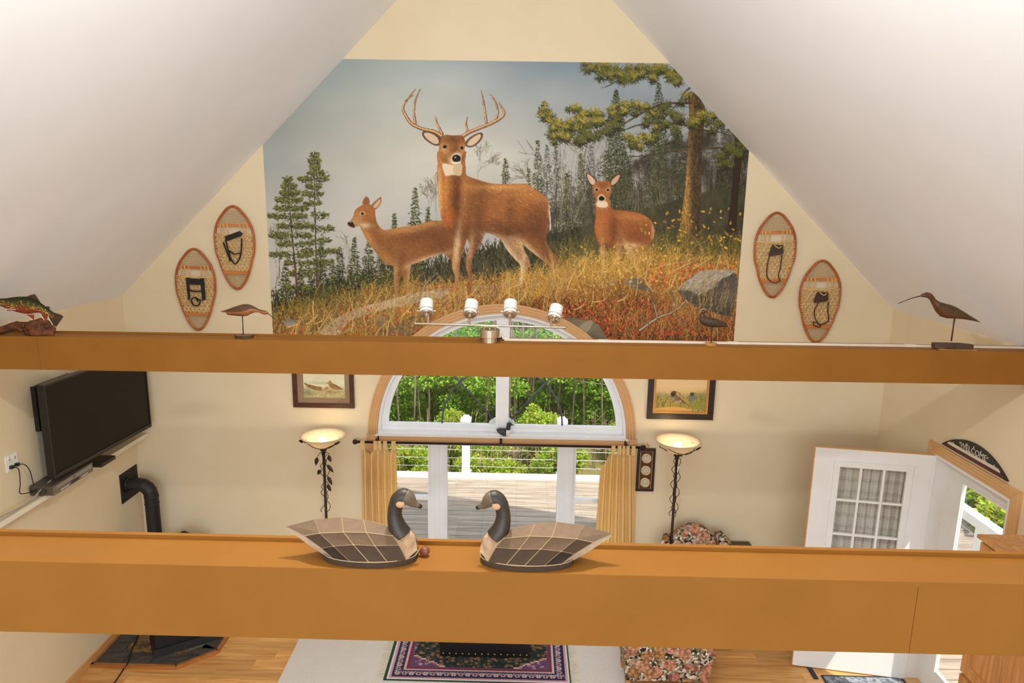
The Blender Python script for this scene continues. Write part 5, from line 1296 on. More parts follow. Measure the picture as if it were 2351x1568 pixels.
# raceway
M_race = mat('white_raceway', (236, 226, 208), (228, 216, 196), 6, .4)
rw = thing('cable_raceway', 'white cable raceway along the top of the far beam, right of the spotlight bar', 'raceway', (1.6, FBY(1.6) + .10, BZ))
xs_ = [tlx + .095, PY(1388, 800, 4.4).x, PY(1690, 800, 4.4).x, PY(2098, 800, 4.45).x, XR - .02]
for a, b_ in zip(xs_, xs_[1:]):
    bm = BM(); ya_, yb_ = FBY(a) + .105, FBY(b_) + .105; hexa(bm, [(a, ya_, BZ), (b_, yb_, BZ), (b_, yb_ + .02, BZ), (a, ya_ + .02, BZ), (a, ya_, BZ + .013), (b_, yb_, BZ + .013), (b_, yb_ + .02, BZ + .013), (a, ya_ + .02, BZ + .013)]); obj('channel', bm, M_race, rw)
for x in xs_[1:4]:
    y_ = FBY(x) + .103; bm = BM(); box(bm, (x - .035, y_, BZ), (x + .035, y_ + .024, BZ + .0155)); obj('coupler', bm, M_race, rw, bevel=.002)
x = xs_[0]; y_ = FBY(x) + .105
bm = BM(); tube(bm, smooth_pts([(x + .03, y_ + .01, BZ + .008), (x + .005, y_ + .008, BZ + .010), (x - .012, y_ + .006, BZ + .022), (x - .016, y_ + .004, BZ + .045)], 4), .010, 8); obj('elbow', bm, M_race, rw, True)
bm = BM(); tube(bm, [(x - .016, y_ + .004, BZ + .02), (tlx + .052, tly, BZ + .02)], .004, 6); lathe(bm, [(0, 0), (.009, 0), (.009, .012), (0, .012)], (tlx + .050, tly - .004, BZ + .018), (1, 0, 0), 10); obj('cable_gland', bm, M_bill, rw)

# ================================================================== a small painter for printed pictures (colours become mesh colour attributes)
class Canvas:
    def __init__(s, x0, y0, x1, y1, sc, seed=1):
        s.x0, s.y0, s.sc = x0, y0, sc
        s.w, s.h = int((x1 - x0) * sc), int((y1 - y0) * sc)
        s.a = np.zeros((s.h, s.w, 3), np.float32); s.r = np.random.default_rng(seed)
        s.X = (np.arange(s.w) / sc + x0)[None, :].astype(np.float32); s.Y = (np.arange(s.h) / sc + y0)[:, None].astype(np.float32)
    def noise(s, cell, octv=4, seed=0, sx=1.0):
        r = np.random.default_rng(seed); out = np.zeros((s.h, s.w), np.float32); amp = 1.0; tot = 0
        for o in range(octv):
            gw, gh = max(2, int(s.w / s.sc / (cell * sx)) + 3), max(2, int(s.h / s.sc / cell) + 3); g = r.random((gh, gw)).astype(np.float32)
            yy = np.linspace(0, gh - 2.001, s.h); xx = np.linspace(0, gw - 2.001, s.w); yi, xi = yy.astype(int), xx.astype(int)
            fy, fx = (yy - yi)[:, None], (xx - xi)[None, :]; fy = fy * fy * (3 - 2 * fy); fx = fx * fx * (3 - 2 * fx)
            v = (g[yi][:, xi] * (1 - fy) + g[yi + 1][:, xi] * fy) * (1 - fx) + (g[yi][:, xi + 1] * (1 - fy) + g[yi + 1][:, xi + 1] * fy) * fx
            out += v.astype(np.float32) * amp; tot += amp; amp *= 0.5; cell /= 2
        return out / tot
    def mask(s, poly, smooth=0, soft=0.0):
        if smooth: poly = [(p.x, p.y) for p in smooth_pts(poly, smooth, True)]
        P = (np.array(poly, np.float32) - (s.x0, s.y0)) * s.sc
        xa, ya = np.floor(P.min(0)).astype(int) - 2; xb, yb = np.ceil(P.max(0)).astype(int) + 3
        xa, ya, xb, yb = max(xa, 0), max(ya, 0), min(xb, s.w), min(yb, s.h)
        if xb <= xa or yb <= ya: return None
        m = np.zeros((yb - ya, xb - xa), np.float32)
        for sy in (0.25, 0.75):
            yy = np.arange(ya, yb, dtype=np.float32) + sy
            rows = np.zeros((yb - ya, xb - xa + 1), np.int32)
            for i in range(len(P)):
                (x1, y1), (x2, y2) = P[i], P[(i + 1) % len(P)]
                if y1 == y2: continue
                sel = ((yy >= min(y1, y2)) & (yy < max(y1, y2)))
                idx = np.nonzero(sel)[0]
                if len(idx) == 0: continue
                xc = x1 + (yy[idx] - y1) * (x2 - x1) / (y2 - y1)
                xi = np.clip(np.round(xc - xa).astype(int), 0, xb - xa)
                rows[idx, xi] ^= 1
            m += (np.cumsum(rows[:, :-1], 1) % 2).astype(np.float32) * 0.5
        return (m, xa, ya, xb, yb)
    def blur(s, m, n):
        for _ in range(n):
            p = np.pad(m, 1, 'edge'); m = (p[1:-1, :-2] + p[1:-1, 2:] + p[:-2, 1:-1] + p[2:, 1:-1] + 2 * m) / 6
        return m
    def fill(s, poly, c, smooth=4, alpha=1.0, soft=0, clip=None):
        r = s.mask(poly, smooth)
        if r is None: return None
        m, xa, ya, xb, yb = r
        if soft: m = s.blur(m, soft)
        if clip is not None: m = m * clip[ya:yb, xa:xb]
        s.a[ya:yb, xa:xb] += (np.array(c, np.float32) - s.a[ya:yb, xa:xb]) * (m * alpha)[..., None]
        return r
    def full(s, poly, smooth=4):
        out = np.zeros((s.h, s.w), np.float32); r = s.mask(poly, smooth)
        if r: m, xa, ya, xb, yb = r; out[ya:yb, xa:xb] = m
        return out
    def glow(s, cx, cy, rx, ry, c, alpha, clip=None, ang=0.0):
        dx, dy = s.X - cx, s.Y - cy; ca, sa_ = cos(ang), sin(ang)
        d = ((dx * ca + dy * sa_) / rx) ** 2 + ((-dx * sa_ + dy * ca) / ry) ** 2
        m = np.exp(-d * 1.2) * alpha
        if clip is not None: m = m * clip
        s.a += (np.array(c, np.float32) - s.a) * m[..., None]
    def strokes(s, P0, P1, bend, w0, w1, C, clip=None, alpha=1.0):
        """many tapered strokes; P0,P1 (N,2), bend (N,) sideways bow, widths in photo pixels, colours (N,3)"""
        P0 = np.asarray(P0, np.float32); P1 = np.asarray(P1, np.float32); N = len(P0)
        if N == 0: return
        bend = np.broadcast_to(np.asarray(bend, np.float32), (N,)); w0 = np.broadcast_to(np.asarray(w0, np.float32), (N,)); w1 = np.broadcast_to(np.asarray(w1, np.float32), (N,))
        C = np.broadcast_to(np.asarray(C, np.float32), (N, 3))
        d = P1 - P0; L = np.hypot(d[:, 0], d[:, 1]) + 1e-6; nrm = np.stack([-d[:, 1], d[:, 0]], 1) / L[:, None]
        K = int(max(3, np.percentile(L, 98) * s.sc * 1.3))
        for n0 in range(0, N, 4000):
            sl = slice(n0, min(N, n0 + 4000)); t = np.linspace(0, 1, K, dtype=np.float32)[None, :, None]
            p = P0[sl][:, None] + d[sl][:, None] * t + nrm[sl][:, None] * (bend[sl][:, None, None] * 4 * t * (1 - t))
            w = (w0[sl][:, None] + (w1 - w0)[sl][:, None] * t[..., 0]) * s.sc / 2
            q = (p - (s.x0, s.y0)) * s.sc; rmax = int(np.ceil(w.max()))
            col = np.broadcast_to(C[sl][:, None], p.shape[:2] + (3,))
            for oy in range(-rmax, rmax + 1):
                for ox in range(-rmax, rmax + 1):
                    ok = (ox * ox + oy * oy) <= np.maximum(w, 0.5) ** 2
                    xi = np.round(q[..., 0] + ox).astype(int); yi = np.round(q[..., 1] + oy).astype(int)
                    ok &= (xi >= 0) & (yi >= 0) & (xi < s.w) & (yi < s.h)
                    xi, yi = np.clip(xi, 0, s.w - 1), np.clip(yi, 0, s.h - 1)
                    if clip is not None: ok &= clip[yi, xi] > 0.5
                    if alpha >= 1: s.a[yi[ok], xi[ok]] = col[ok]
                    else: s.a[yi[ok], xi[ok]] = s.a[yi[ok], xi[ok]] * (1 - alpha) + col[ok] * alpha
    def path(s, pts, w, c, n=8, clip=None):
        """one tapered curve through points; w list of widths"""
        P = np.array([(p.x, p.y) for p in smooth_pts(pts, n)]); W = np.interp(np.linspace(0, 1, len(P)), np.linspace(0, 1, len(w)), w)
        s.strokes(P[:-1], P[1:], 0, W[:-1], W[1:], np.broadcast_to(np.array(c, np.float32), (len(P) - 1, 3)), clip)
    def fur(s, m, n, ang, L, w, var=0.22, tint=(1, 1, 1), seed=0):
        """short hairs inside a mask that vary the colour under them; ang(x, y) gives the hair direction"""
        r = np.random.default_rng(seed); yi, xi = np.nonzero(m > 0.6)
        if len(yi) == 0: return
        k = r.integers(0, len(yi), n); X = xi[k] / s.sc + s.x0; Yv = yi[k] / s.sc + s.y0
        base = s.a[yi[k], xi[k]] * (1 + r.normal(0, var, (n, 1)).astype(np.float32)) * np.array(tint, np.float32)
        a = ang(X, Yv) + r.normal(0, 0.25, n); l = L * r.uniform(.5, 1.2, n)
        s.strokes(np.stack([X, Yv], 1), np.stack([X + l * np.cos(a), Yv + l * np.sin(a)], 1), r.normal(0, .6, n), w, w * .4, np.clip(base, 0, 255), clip=m)
    def sample(s, px, py):
        b = s.a
        u = np.clip((px - s.x0) * s.sc - .5, 0, s.w - 1.001); v = np.clip((py - s.y0) * s.sc - .5, 0, s.h - 1.001)
        ui, vi = u.astype(int), v.astype(int); fu, fv = (u - ui)[..., None], (v - vi)[..., None]
        return (b[vi, ui] * (1 - fu) + b[vi, ui + 1] * fu) * (1 - fv) + (b[vi + 1, ui] * (1 - fu) + b[vi + 1, ui + 1] * fu) * fv
def to_lin(c, gain=1.0):
    c = np.clip(c, 0, 255) / 255.0
    return np.clip(np.where(c <= 0.04045, c / 12.92, ((c + 0.055) / 1.055) ** 2.4) * gain, 0, 0.95)
def picture_mesh(name, P, C, m, parent, valid=None, kind=None):
    """P (ny,nx,3) points, C (ny,nx,3) linear colours -> one mesh with a colour attribute"""
    ny, nx = P.shape[:2]
    idx = np.arange(ny * nx).reshape(ny, nx)
    q = np.stack([idx[:-1, :-1], idx[:-1, 1:], idx[1:, 1:], idx[1:, :-1]], -1).reshape(-1, 4)
    if valid is not None:
        vq = valid[:-1, :-1] & valid[:-1, 1:] & valid[1:, 1:] & valid[1:, :-1]; q = q[vq.reshape(-1)]
    used = np.zeros(ny * nx, bool); used[q.reshape(-1)] = True
    rem = np.cumsum(used) - 1; q = rem[q]
    V = P.reshape(-1, 3)[used] - np.array(root_of(parent).location); Cc = C.reshape(-1, 3)[used]
    me = bpy.data.meshes.new(name)
    me.vertices.add(len(V)); me.vertices.foreach_set('co', V.astype(np.float32).reshape(-1))
    me.loops.add(len(q) * 4); me.loops.foreach_set('vertex_index', q.astype(np.int32).reshape(-1))
    me.polygons.add(len(q)); me.polygons.foreach_set('loop_start', np.arange(0, len(q) * 4, 4, dtype=np.int32))
    me.update(calc_edges=True)
    ca = me.color_attributes.new('col', 'FLOAT_COLOR', 'POINT')
    ca.data.foreach_set('color', np.concatenate([Cc, np.ones((len(Cc), 1))], 1).astype(np.float32).reshape(-1))
    me.materials.append(m)
    o = bpy.data.objects.new(name, me); COL.objects.link(o); o.parent = parent
    return o

# ================================================================== things on and by the back wall
# ---- snowshoes
M_sfr = wood('red_brown_ash', (146, 70, 26), (182, 98, 40), 'z', 8, .45); M_sbar = wood('orange_crossbar', (176, 98, 36), (208, 126, 56), 'x', 8, .5)
M_raw = mat('tan_rawhide', (206, 162, 90), (240, 202, 134), 40, .7); M_fine = mat('olive_babiche', (168, 132, 74), (200, 162, 100), 40, .7)
M_harn = mat('black_harness', (20, 18, 18), (30, 27, 25), 30, .6); M_leath = mat('dark_brown_leather', (46, 28, 16), (70, 44, 26), 25, .5)
ST = [0, .02, .064, .18, .33, .53, .645, .76, .88, .95, .985, 1.0]; SW = [0, .058, .105, .189, .235, .2325, .20, .169, .119, .075, .040, 0]
SH = 0.748
def sshoe(top, bot, label, harness, grp, seed):
    rr = random.Random(seed)
    c = (Vector(top) + Vector(bot)) / 2; ax = (Vector(bot) - Vector(top)); Lh = ax.length; ax.normalize(); sx = Vector((-ax.z, 0, ax.x)); sx = sx if sx.x > 0 else -sx
    Y0 = BY - 0.030
    t = thing('snowshoe', label, 'snowshoe', (bot[0], BY, bot[2]), group=grp)
    def Q(u, v, d=0.0): # u across (-1..1 in units of height), v 0..1 downwards, d towards the room
        p = Vector(top) + ax * (v * Lh) + sx * (u * Lh); return Vector((p.x, Y0 - d, p.z))
    W = lambda v: float(np.interp(v, ST, SW))
    ring = []
    vs = list(np.linspace(0, 1, 40))
    vs = [0.5 - 0.5 * cos(pi * k / 32) for k in range(33)]
    ring = smooth_pts([Q(w_, v) for v, w_ in zip(ST[1:-1], SW[1:-1])] + [Q(0, 1)] + [Q(-w_, v) for v, w_ in list(zip(ST, SW))[-2:0:-1]] + [Q(0, 0)], 5, True)
    bm = BM(); tube(bm, ring, 0.0115, 8, closed=True, up=(0, 1, 0)); obj('frame', bm, M_sfr, t, True)
    for v in (.225, .80):
        w = W(v) - .008; a, b_ = Q(-w, v), Q(w, v); bm = BM(); up = ax * .013
        hexa(bm, [a - up + Vector((0, .006, 0)), b_ - up + Vector((0, .006, 0)), b_ - up - Vector((0, .006, 0)), a - up - Vector((0, .006, 0)), a + up + Vector((0, .006, 0)), b_ + up + Vector((0, .006, 0)), b_ + up - Vector((0, .006, 0)), a + up - Vector((0, .006, 0))]); obj('crossbar', bm, M_sbar, t)
    def lace(name, m, v0, v1, angs, sp, r, wob=0.0, inset=.006):
        bm = BM()
        for ang in angs:
            d = (cos(ang), sin(ang)); nrm = (-d[1], d[0])
            k = -0.6
            while k < .6:
                cu, cvv = nrm[0] * k, (v0 + v1) / 2 + nrm[1] * k
                run = []
                for q in np.arange(-.6, .6, .008):
                    u, v = cu + d[0] * q, cvv + d[1] * q
                    ins = v0 <= v <= v1 and abs(u) <= W(min(max(v, 0), 1)) - inset
                    if ins: run.append((u, v))
                    if (not ins or q > .59) and len(run) > 1:
                        pts = [Q(u_, v_, wob * sin(i_ * 1.9 + k * 90)) for i_, (u_, v_) in enumerate(run[::2] + ([run[-1]] if len(run) % 2 == 0 else []))]
                        if len(pts) > 1: tube(bm, pts, r, 4, cap=False)
                        run = []
                    elif not ins: run = []
                k += sp
        return obj(name, bm, m, t)
    lace('toe_lacing', M_fine, .03, .212, (.95, pi - .95), .023, .0014); lace('toe_lacing', M_fine, .035, .205, (0,), .030, .0012)
    lace('heel_lacing', M_fine, .815, .975, (.95, pi - .95), .023, .0014); lace('heel_lacing', M_fine, .82, .965, (0,), .028, .0012)
    lace('foot_webbing', M_raw, .335, .79, (1.05, pi - 1.05), .046, .0048, .003); lace('foot_webbing', M_raw, .335, .79, (0,), .040, .0042, .003)
    # toe cords and master cord
    for u in (-.165, -.125, -.075, .075, .125, .165):
        bm = BM(); tube(bm, [Q(u, .205, .008), Q(u + .006, .26, .004), Q(u, .31), Q(u + .004, .345, .004)], .0042, 6); obj('toe_cord', bm, M_raw, t, True)
    w = W(.335)
    bm = BM(); tube(bm, [Q(-w, .33), Q(-w * .5, .343, .004), Q(0, .345, .005), Q(w * .5, .343, .004), Q(w, .33)], .0065, 6); obj('master_cord', bm, M_raw, t, True)
    # lashings round the frame
    for sgn in (-1, 1):
        for k in range(16):
            v = .33 + .028 * k + rr.uniform(-.004, .004)
            if v > .78: break
            w = W(v); bm = BM(); p = Q(sgn * w, v); q = Q(sgn * (w - .02), v + rr.uniform(-.012, .012)); e_ = (p - q).normalized()
            tube(bm, [q, p - e_ * .008 + Vector((0, -.0125, 0)), p + e_ * .0135, p + Vector((0, .011, 0))], .0036, 5); obj('lashing', bm, M_raw, t)
        for k in range(9):
            v = .865 + .014 * k; w = W(v); bm = BM(); p = Q(sgn * w, v); cc = Q(0, .80); e_ = (p - cc).normalized()
            tube(bm, [p - e_ * .012, p + Vector((0, -.0125, 0)), p + e_ * .013], .003, 5); obj('lashing', bm, M_fine, t)
    if harness == 'loop':
        bm = BM(); tube(bm, smooth_pts([Q(-.10, .40, .018), Q(-.075, .52, .02), Q(-.05, .62, .02), Q(0.0, .69, .022), (Q(.05, .64, .02)), Q(.085, .54, .02), Q(.10, .38, .02)], 5), .0125, 6, flat=.45); obj('heel_strap', bm, M_harn, t, True)
        bm = BM(); prism(bm, [Q(-.11, .36, .014), Q(.08, .29, .02), Q(.12, .32, .02), Q(.10, .35, .02), Q(-.09, .42, .014)], (0, -.006, 0)); obj('toe_strap', bm, M_harn, t)
        bm = BM(); tube(bm, [Q(-.07, .53, .02), Q(0, .57, .022), Q(.08, .555, .02)], .012, 6, flat=.5); obj('cross_strap', bm, M_harn, t, True)
        bm = BM(); tube(bm, [Q(-.13, .43, .016), Q(-.10, .53, .016), Q(-.055, .66, .016)], .010, 6, flat=.5); obj('side_strap', bm, M_harn, t, True)
    elif harness == 'box':
        bm = BM(); prism(bm, [Q(-.10, .355, .012), Q(.08, .36, .016), Q(.09, .43, .016), Q(-.09, .435, .012)], (0, -.008, 0)); obj('toe_strap', bm, M_harn, t)
        for u0, u1 in ((-.105, -.075), (.07, .115)):
            bm = BM(); prism(bm, [Q(u0, .35, .014), Q(u1, .35, .014), Q(u1 + .01, .61, .014), Q(u0 + .012, .63, .014)], (0, -.007, 0)); obj('side_strap', bm, M_harn, t)
        bm = BM(); tube(bm, [Q(-.09, .50, .018), Q(0, .515, .02), Q(.09, .51, .018)], .013, 6, flat=.5); obj('cross_strap', bm, M_harn, t, True)
        bm = BM(); tube(bm, smooth_pts([Q(.02, .60, .022), Q(.06, .63, .022), Q(.03, .69, .022), Q(-.03, .68, .022), Q(-.05, .62, .022), Q(.0, .59, .022), Q(.03, .64, .022)], 4), .011, 6, flat=.5); obj('heel_strap', bm, M_harn, t, True)
    else:
        bm = BM(); prism(bm, [Q(-.045, .375, .014), Q(.08, .375, .018), Q(.09, .47, .018), Q(.075, .485, .018), Q(-.07, .505, .014), Q(-.08, .485, .014)], (0, -.012, 0)); obj('toe_piece', bm, M_leath, t, bevel=.003)
        lp = ([Q(-.07, .50, .02), Q(-.09, .62, .018), Q(-.08, .76, .018), Q(.0, .825, .02), Q(.07, .80, .02), Q(.05, .74, .02), Q(.07, .62, .018), Q(.075, .49, .02)] if harness == 'leather' else
              [Q(-.02, .50, .02), Q(-.06, .60, .018), Q(-.04, .70, .018), Q(.03, .80, .02), Q(-.04, .79, .02), Q(-.06, .74, .02), Q(.04, .77, .02), Q(.12, .72, .018), Q(.10, .60, .018), Q(.10, .50, .02)])
        bm = BM(); tube(bm, smooth_pts(lp, 5), .008, 6, flat=.55); obj('heel_strap', bm, M_leath, t, True)
        bm = BM(); tube(bm, smooth_pts([Q(-.02, .38, .026), Q(.03, .41, .034), Q(.06, .39, .03)], 4), .004, 6); obj('lace_end', bm, M_raw, t, True)
    return t
def pw(x, y): p = PY(x, y, BY - .03); return (p.x, BY - .03, p.z)
GS = 'snowshoes on the gable wall'
sshoe(pw(445, 572), pw(455, 757), 'lower left snowshoe, with a black boxy strap harness', 'box', GS, 1)
sshoe(pw(534, 474), pw(545, 663), 'upper left snowshoe beside the mural, with a black looped strap harness', 'loop', GS, 2)
sshoe(pw(1784, 489), pw(1773, 682), 'upper right snowshoe beside the mural, with a brown leather toe piece and strap loop', 'leather', GS, 3)
sshoe(pw(1889, 599), pw(1873, 786), 'lower right snowshoe, with a brown leather toe piece and tangled straps', 'leather2', GS, 4)

# ---- framed bird prints
M_fmah = wood('mahogany_frame', (58, 26, 14), (82, 40, 22), 'x', 8, .35); M_fblk = wood('dark_walnut_frame', (34, 20, 12), (54, 32, 20), 'x', 8, .4)
M_print = vcol_mat('printed_picture_paper', .6)
def frame_bars(t, x0, x1, z0, z1, w, d, m, name='frame'):
    for lo, hi in (((x0, BY - d, z0), (x1, BY - .002, z0 + w)), ((x0, BY - d, z1 - w), (x1, BY - .002, z1)), ((x0, BY - d, z0 + w), (x0 + w, BY - .002, z1 - w)), ((x1 - w, BY - d, z0 + w), (x1, BY - .002, z1 - w))):
        bm = BM(); box(bm, lo, hi); obj(name + '_bar', bm, m, t, bevel=.003)
def print_grid(name, cvs, x0, x1, z0, z1, y, t, m, n=120, gain=1.25):
    nx = n; nz = max(3, int(n * (z1 - z0) / (x1 - x0)))
    gx, gz = np.meshgrid(np.linspace(x0, x1, nx), np.linspace(z1, z0, nz)); u = (gx - x0) / (x1 - x0); v = (z1 - gz) / (z1 - z0)
    C = to_lin(cvs.sample(cvs.x0 + u * (cvs.w / cvs.sc - 1), cvs.y0 + v * (cvs.h / cvs.sc - 1)), gain)
    return picture_mesh(name, np.stack([gx, np.full_like(gx, y), gz], -1), C, m, t)
def paint_woodcock():
    # drawn in crop pixels: x 205..770, y -140..425
    c = Canvas(205, -60, 770, 425, .5, 3); X, Y = c.X, c.Y; n = c.noise(120, 4, 2, 2.0); n2 = c.noise(40, 3, 5)
    c.a[:] = np.array((224, 212, 184)); c.a += (n - .5)[..., None] * np.array((50, 46, 40))
    k = np.clip((Y - 190) / 120, 0, 1)[..., None]; c.a += (np.array((178, 158, 112)) * (.75 + .5 * n2[..., None]) - c.a) * k * .8
    c.glow(250, 340, 70, 50, (96, 104, 84), .6); c.glow(600, 330, 120, 40, (176, 158, 100), .5); c.glow(450, 170, 200, 30, (150, 150, 110), .5)
    rr = np.random.default_rng(3); N = 500; x = rr.uniform(205, 770, N); y = rr.uniform(240, 425, N); c.strokes(np.stack([x, y], 1), np.stack([x + rr.normal(20, 30, N), y - rr.uniform(0, 30, N)], 1), rr.normal(0, 6, N), 3, 1.5, np.array([(120, 110, 66), (176, 160, 104), (96, 100, 72), (150, 112, 60)])[rr.integers(0, 4, N)] * rr.uniform(.7, 1.15, (N, 1)), alpha=.7)
    for body in ([(215, 165), (270, 190), (330, 205), (390, 225), (440, 250), (455, 285), (430, 300), (370, 290), (300, 262), (240, 220)], [(550, 130), (580, 140), (600, 165), (660, 195), (720, 245), (750, 270), (700, 272), (640, 280), (590, 255), (555, 205), (540, 165)]):
        c.fill(body, (132, 92, 50), 4); m = c.full(body, 4); c.fur(m, 420, lambda x, y: np.full_like(x, .5), 16, 4, .45, seed=len(body)); 
    c.glow(640, 260, 60, 18, (196, 140, 74), .6, c.full([(550, 130), (600, 165), (720, 245), (750, 270), (640, 280), (555, 205)], 3)); c.path([(550, 150), (520, 165), (488, 184)], [5, 4, 2], (58, 46, 34)); c.fill([(545, 135), (565, 122), (590, 132), (592, 160), (560, 172), (545, 158)], (176, 130, 78), 4); c.fill([(568, 140), (576, 136), (580, 146), (570, 148)], (24, 18, 14), 3)
    c.fill([(395, 230), (430, 225), (458, 250), (452, 275), (415, 275), (395, 255)], (150, 108, 62), 4); c.path([(450, 262), (490, 290), (530, 318)], [4, 3, 2], (58, 46, 34)); c.fill([(430, 240), (440, 238), (440, 248), (430, 250)], (24, 18, 14), 3); c.fill([(495, 260), (515, 225), (545, 240), (540, 270), (510, 280)], (172, 116, 60), 4); c.fill([(520, 310), (560, 300), (585, 325), (550, 338)], (160, 108, 54), 4)
    return c
t = thing('framed_print', 'mahogany framed print of two long-billed woodcocks, left of the window', 'picture', (-1.83, BY, 2.05), group='framed bird prints')
fx0, fx1, fz0, fz1 = -2.123, -1.548, 2.050, 2.50
frame_bars(t, fx0, fx1, fz0, fz1, .042, .024, M_fmah)
bm = BM(); box(bm, (fx0 + .04, BY - .012, fz0 + .04), (fx1 - .04, BY - .004, fz1 - .04)); obj('mat_board', bm, mat('taupe_mat_board', (150, 116, 88), (158, 124, 96), 20, .85), t)
pq = PY(698, 912, BY - .012); pq2 = PY(792, 911, BY - .012)
print_grid('print', paint_woodcock(), pq.x, pq2.x, pq.z, fz1 - .09, BY - .0128, t, M_print)
bm = BM(); box(bm, (fx0 + .042, BY - .0155, fz0 + .042), (fx1 - .042, BY - .0145, fz1 - .042)); obj('glazing', bm, M_glass, t)
def paint_quail():
    c = Canvas(1760, 0, 2200, 390, .6, 4); X, Y = c.X, c.Y; n2 = c.noise(40, 3, 6)
    k = np.clip((Y - 120) / 130, 0, 1)[..., None]; c.a[:] = np.array((206, 176, 130)) * (1 - k) + np.array((176, 150, 84)) * k
    c.fill([(1760, 200), (1810, 182), (1850, 200), (1930, 190), (2010, 205), (2010, 260), (1760, 260)], (150, 140, 118), 4, .7, 3); c.fill([(2080, 195), (2150, 180), (2200, 190), (2200, 260), (2080, 260)], (156, 140, 112), 4, .6, 3)
    rr = np.random.default_rng(8); N = 1500; x = rr.uniform(1760, 2200, N); y = rr.uniform(240, 385, N); h = rr.uniform(15, 70, N); o = np.argsort(y); x, y = x[o], y[o]; c.strokes(np.stack([x, y], 1), np.stack([x + rr.normal(0, 16, N), y - h], 1), rr.normal(0, 5, N), 3, 1, np.array([(112, 110, 46), (150, 134, 58), (88, 90, 40), (180, 150, 74)])[rr.integers(0, 4, N)] * rr.uniform(.75, 1.15, (N, 1)))
    c.fill([(1760, 365), (1850, 345), (1960, 340), (2050, 360), (2060, 390), (1760, 390)], (190, 140, 74), 4, .9, 3); N = 160; x = rr.uniform(2060, 2200, N); y = rr.uniform(250, 390, N); c.strokes(np.stack([x, y], 1), np.stack([x + rr.normal(20, 20, N), y - rr.uniform(40, 120, N)], 1), rr.normal(0, 12, N), 3.5, 1, np.array((132, 130, 58)) * rr.uniform(.7, 1.2, (N, 1)))
    b1 = [(1892, 215), (1930, 210), (1975, 240), (2020, 285), (2062, 325), (2010, 300), (1970, 300), (1925, 285), (1898, 250)]; c.fill(b1, (112, 84, 54), 4); m = c.full(b1, 4); c.glow(1915, 250, 20, 30, (126, 132, 130), .8, m); c.fur(m, 220, lambda x, y: np.full_like(x, .8), 12, 3, .3, seed=2)
    c.fill([(1893, 185), (1905, 170), (1925, 168), (1938, 182), (1935, 215), (1905, 225), (1892, 212)], (84, 62, 42), 4); c.fill([(1895, 200), (1912, 195), (1925, 212), (1905, 228)], (40, 30, 24), 3); c.path([(1920, 172), (1950, 180), (1975, 200)], [4, 4, 2], (48, 34, 26)); c.path([(1935, 285), (1930, 310)], [2, 2], (70, 60, 50)); c.path([(1960, 290), (1955, 312)], [2, 2], (70, 60, 50)); N = 60; x = rr.uniform(1925, 1980, N); y = rr.uniform(270, 300, N); c.strokes(np.stack([x, y], 1), np.stack([x + 4, y + 5], 1), 0, 2, 1, (206, 190, 160))
    b2 = [(2048, 225), (2070, 205), (2100, 212), (2125, 240), (2090, 262), (2075, 300), (2055, 265)]; c.fill(b2, (104, 104, 98), 4); c.fill([(2058, 190), (2075, 180), (2095, 190), (2090, 212), (2065, 215)], (70, 54, 40), 4); c.path([(2085, 185), (2105, 182), (2095, 195)], [3, 3, 1], (48, 34, 26))
    return c
t = thing('framed_print', 'dark walnut framed print of two quail, right of the window', 'picture', (1.495, BY, 2.01), group='framed bird prints')
fx0, fx1, fz0, fz1 = 1.187, 1.803, 2.008, 2.50
frame_bars(t, fx0, fx1, fz0, fz1, .052, .030, M_fblk)
M_gold = mat('gold_liner', (206, 150, 72), (186, 130, 58), 30, .45, metal=.4)
frame_bars(t, fx0 + .050, fx1 - .050, fz0 + .050, fz1 - .050, .024, .018, M_gold, 'liner')
print_grid('print', paint_quail(), fx0 + .074, fx1 - .074, fz0 + .074, fz1 - .074, BY - .010, t, M_print)
M_bead = mat('ivory_bead', (226, 196, 146), None, 10, .4)
for i in range(42):
    x = fx0 + .056 + (fx1 - fx0 - .112) * i / 41; bm = BM(); bmesh.ops.create_icosphere(bm, subdivisions=1, radius=.0042); bmesh.ops.translate(bm, verts=bm.verts[:], vec=(x, BY - .0205, fz0 + .056)); obj('bead', bm, M_bead, t)
for i in range(33):
    z = fz0 + .06 + (fz1 - fz0 - .12) * i / 32
    for x in (fx0 + .056, fx1 - .056): bm = BM(); bmesh.ops.create_icosphere(bm, subdivisions=1, radius=.0042); bmesh.ops.translate(bm, verts=bm.verts[:], vec=(x, BY - .0205, z)); obj('bead', bm, M_bead, t)
# ---- barometer panel
t = thing('weather_station', 'dark wooden weather panel with three round brass dials', 'barometer', (1.21, BY, 1.28))
wx0, wx1, wz0, wz1 = 1.123, 1.293, 1.282, 1.712
bm = BM(); box(bm, (wx0, BY - .018, wz0), (wx1, BY - .001, wz1)); obj('board', bm, M_fblk, t, bevel=.005)
bm = BM(); box(bm, (wx0 + .030, BY - .021, wz0 + .030), (wx1 - .030, BY - .018, wz1 - .030)); obj('panel', bm, wood('walnut_panel', (66, 34, 16), (90, 50, 26), 'z', 8, .4), t)
bm = BM(); tube(bm, [(wx0 + .028, BY - .0195, wz0 + .028), (wx1 - .028, BY - .0195, wz0 + .028), (wx1 - .028, BY - .0195, wz1 - .028), (wx0 + .028, BY - .0195, wz1 - .028)], .0022, 5, closed=True); obj('inlay', bm, M_bead, t)
M_brass = mat('polished_brass', (212, 178, 104), (190, 154, 84), 30, .25, metal=.8); M_face = mat('cream_dial_face', (224, 214, 190), (214, 204, 180), 30, .5)
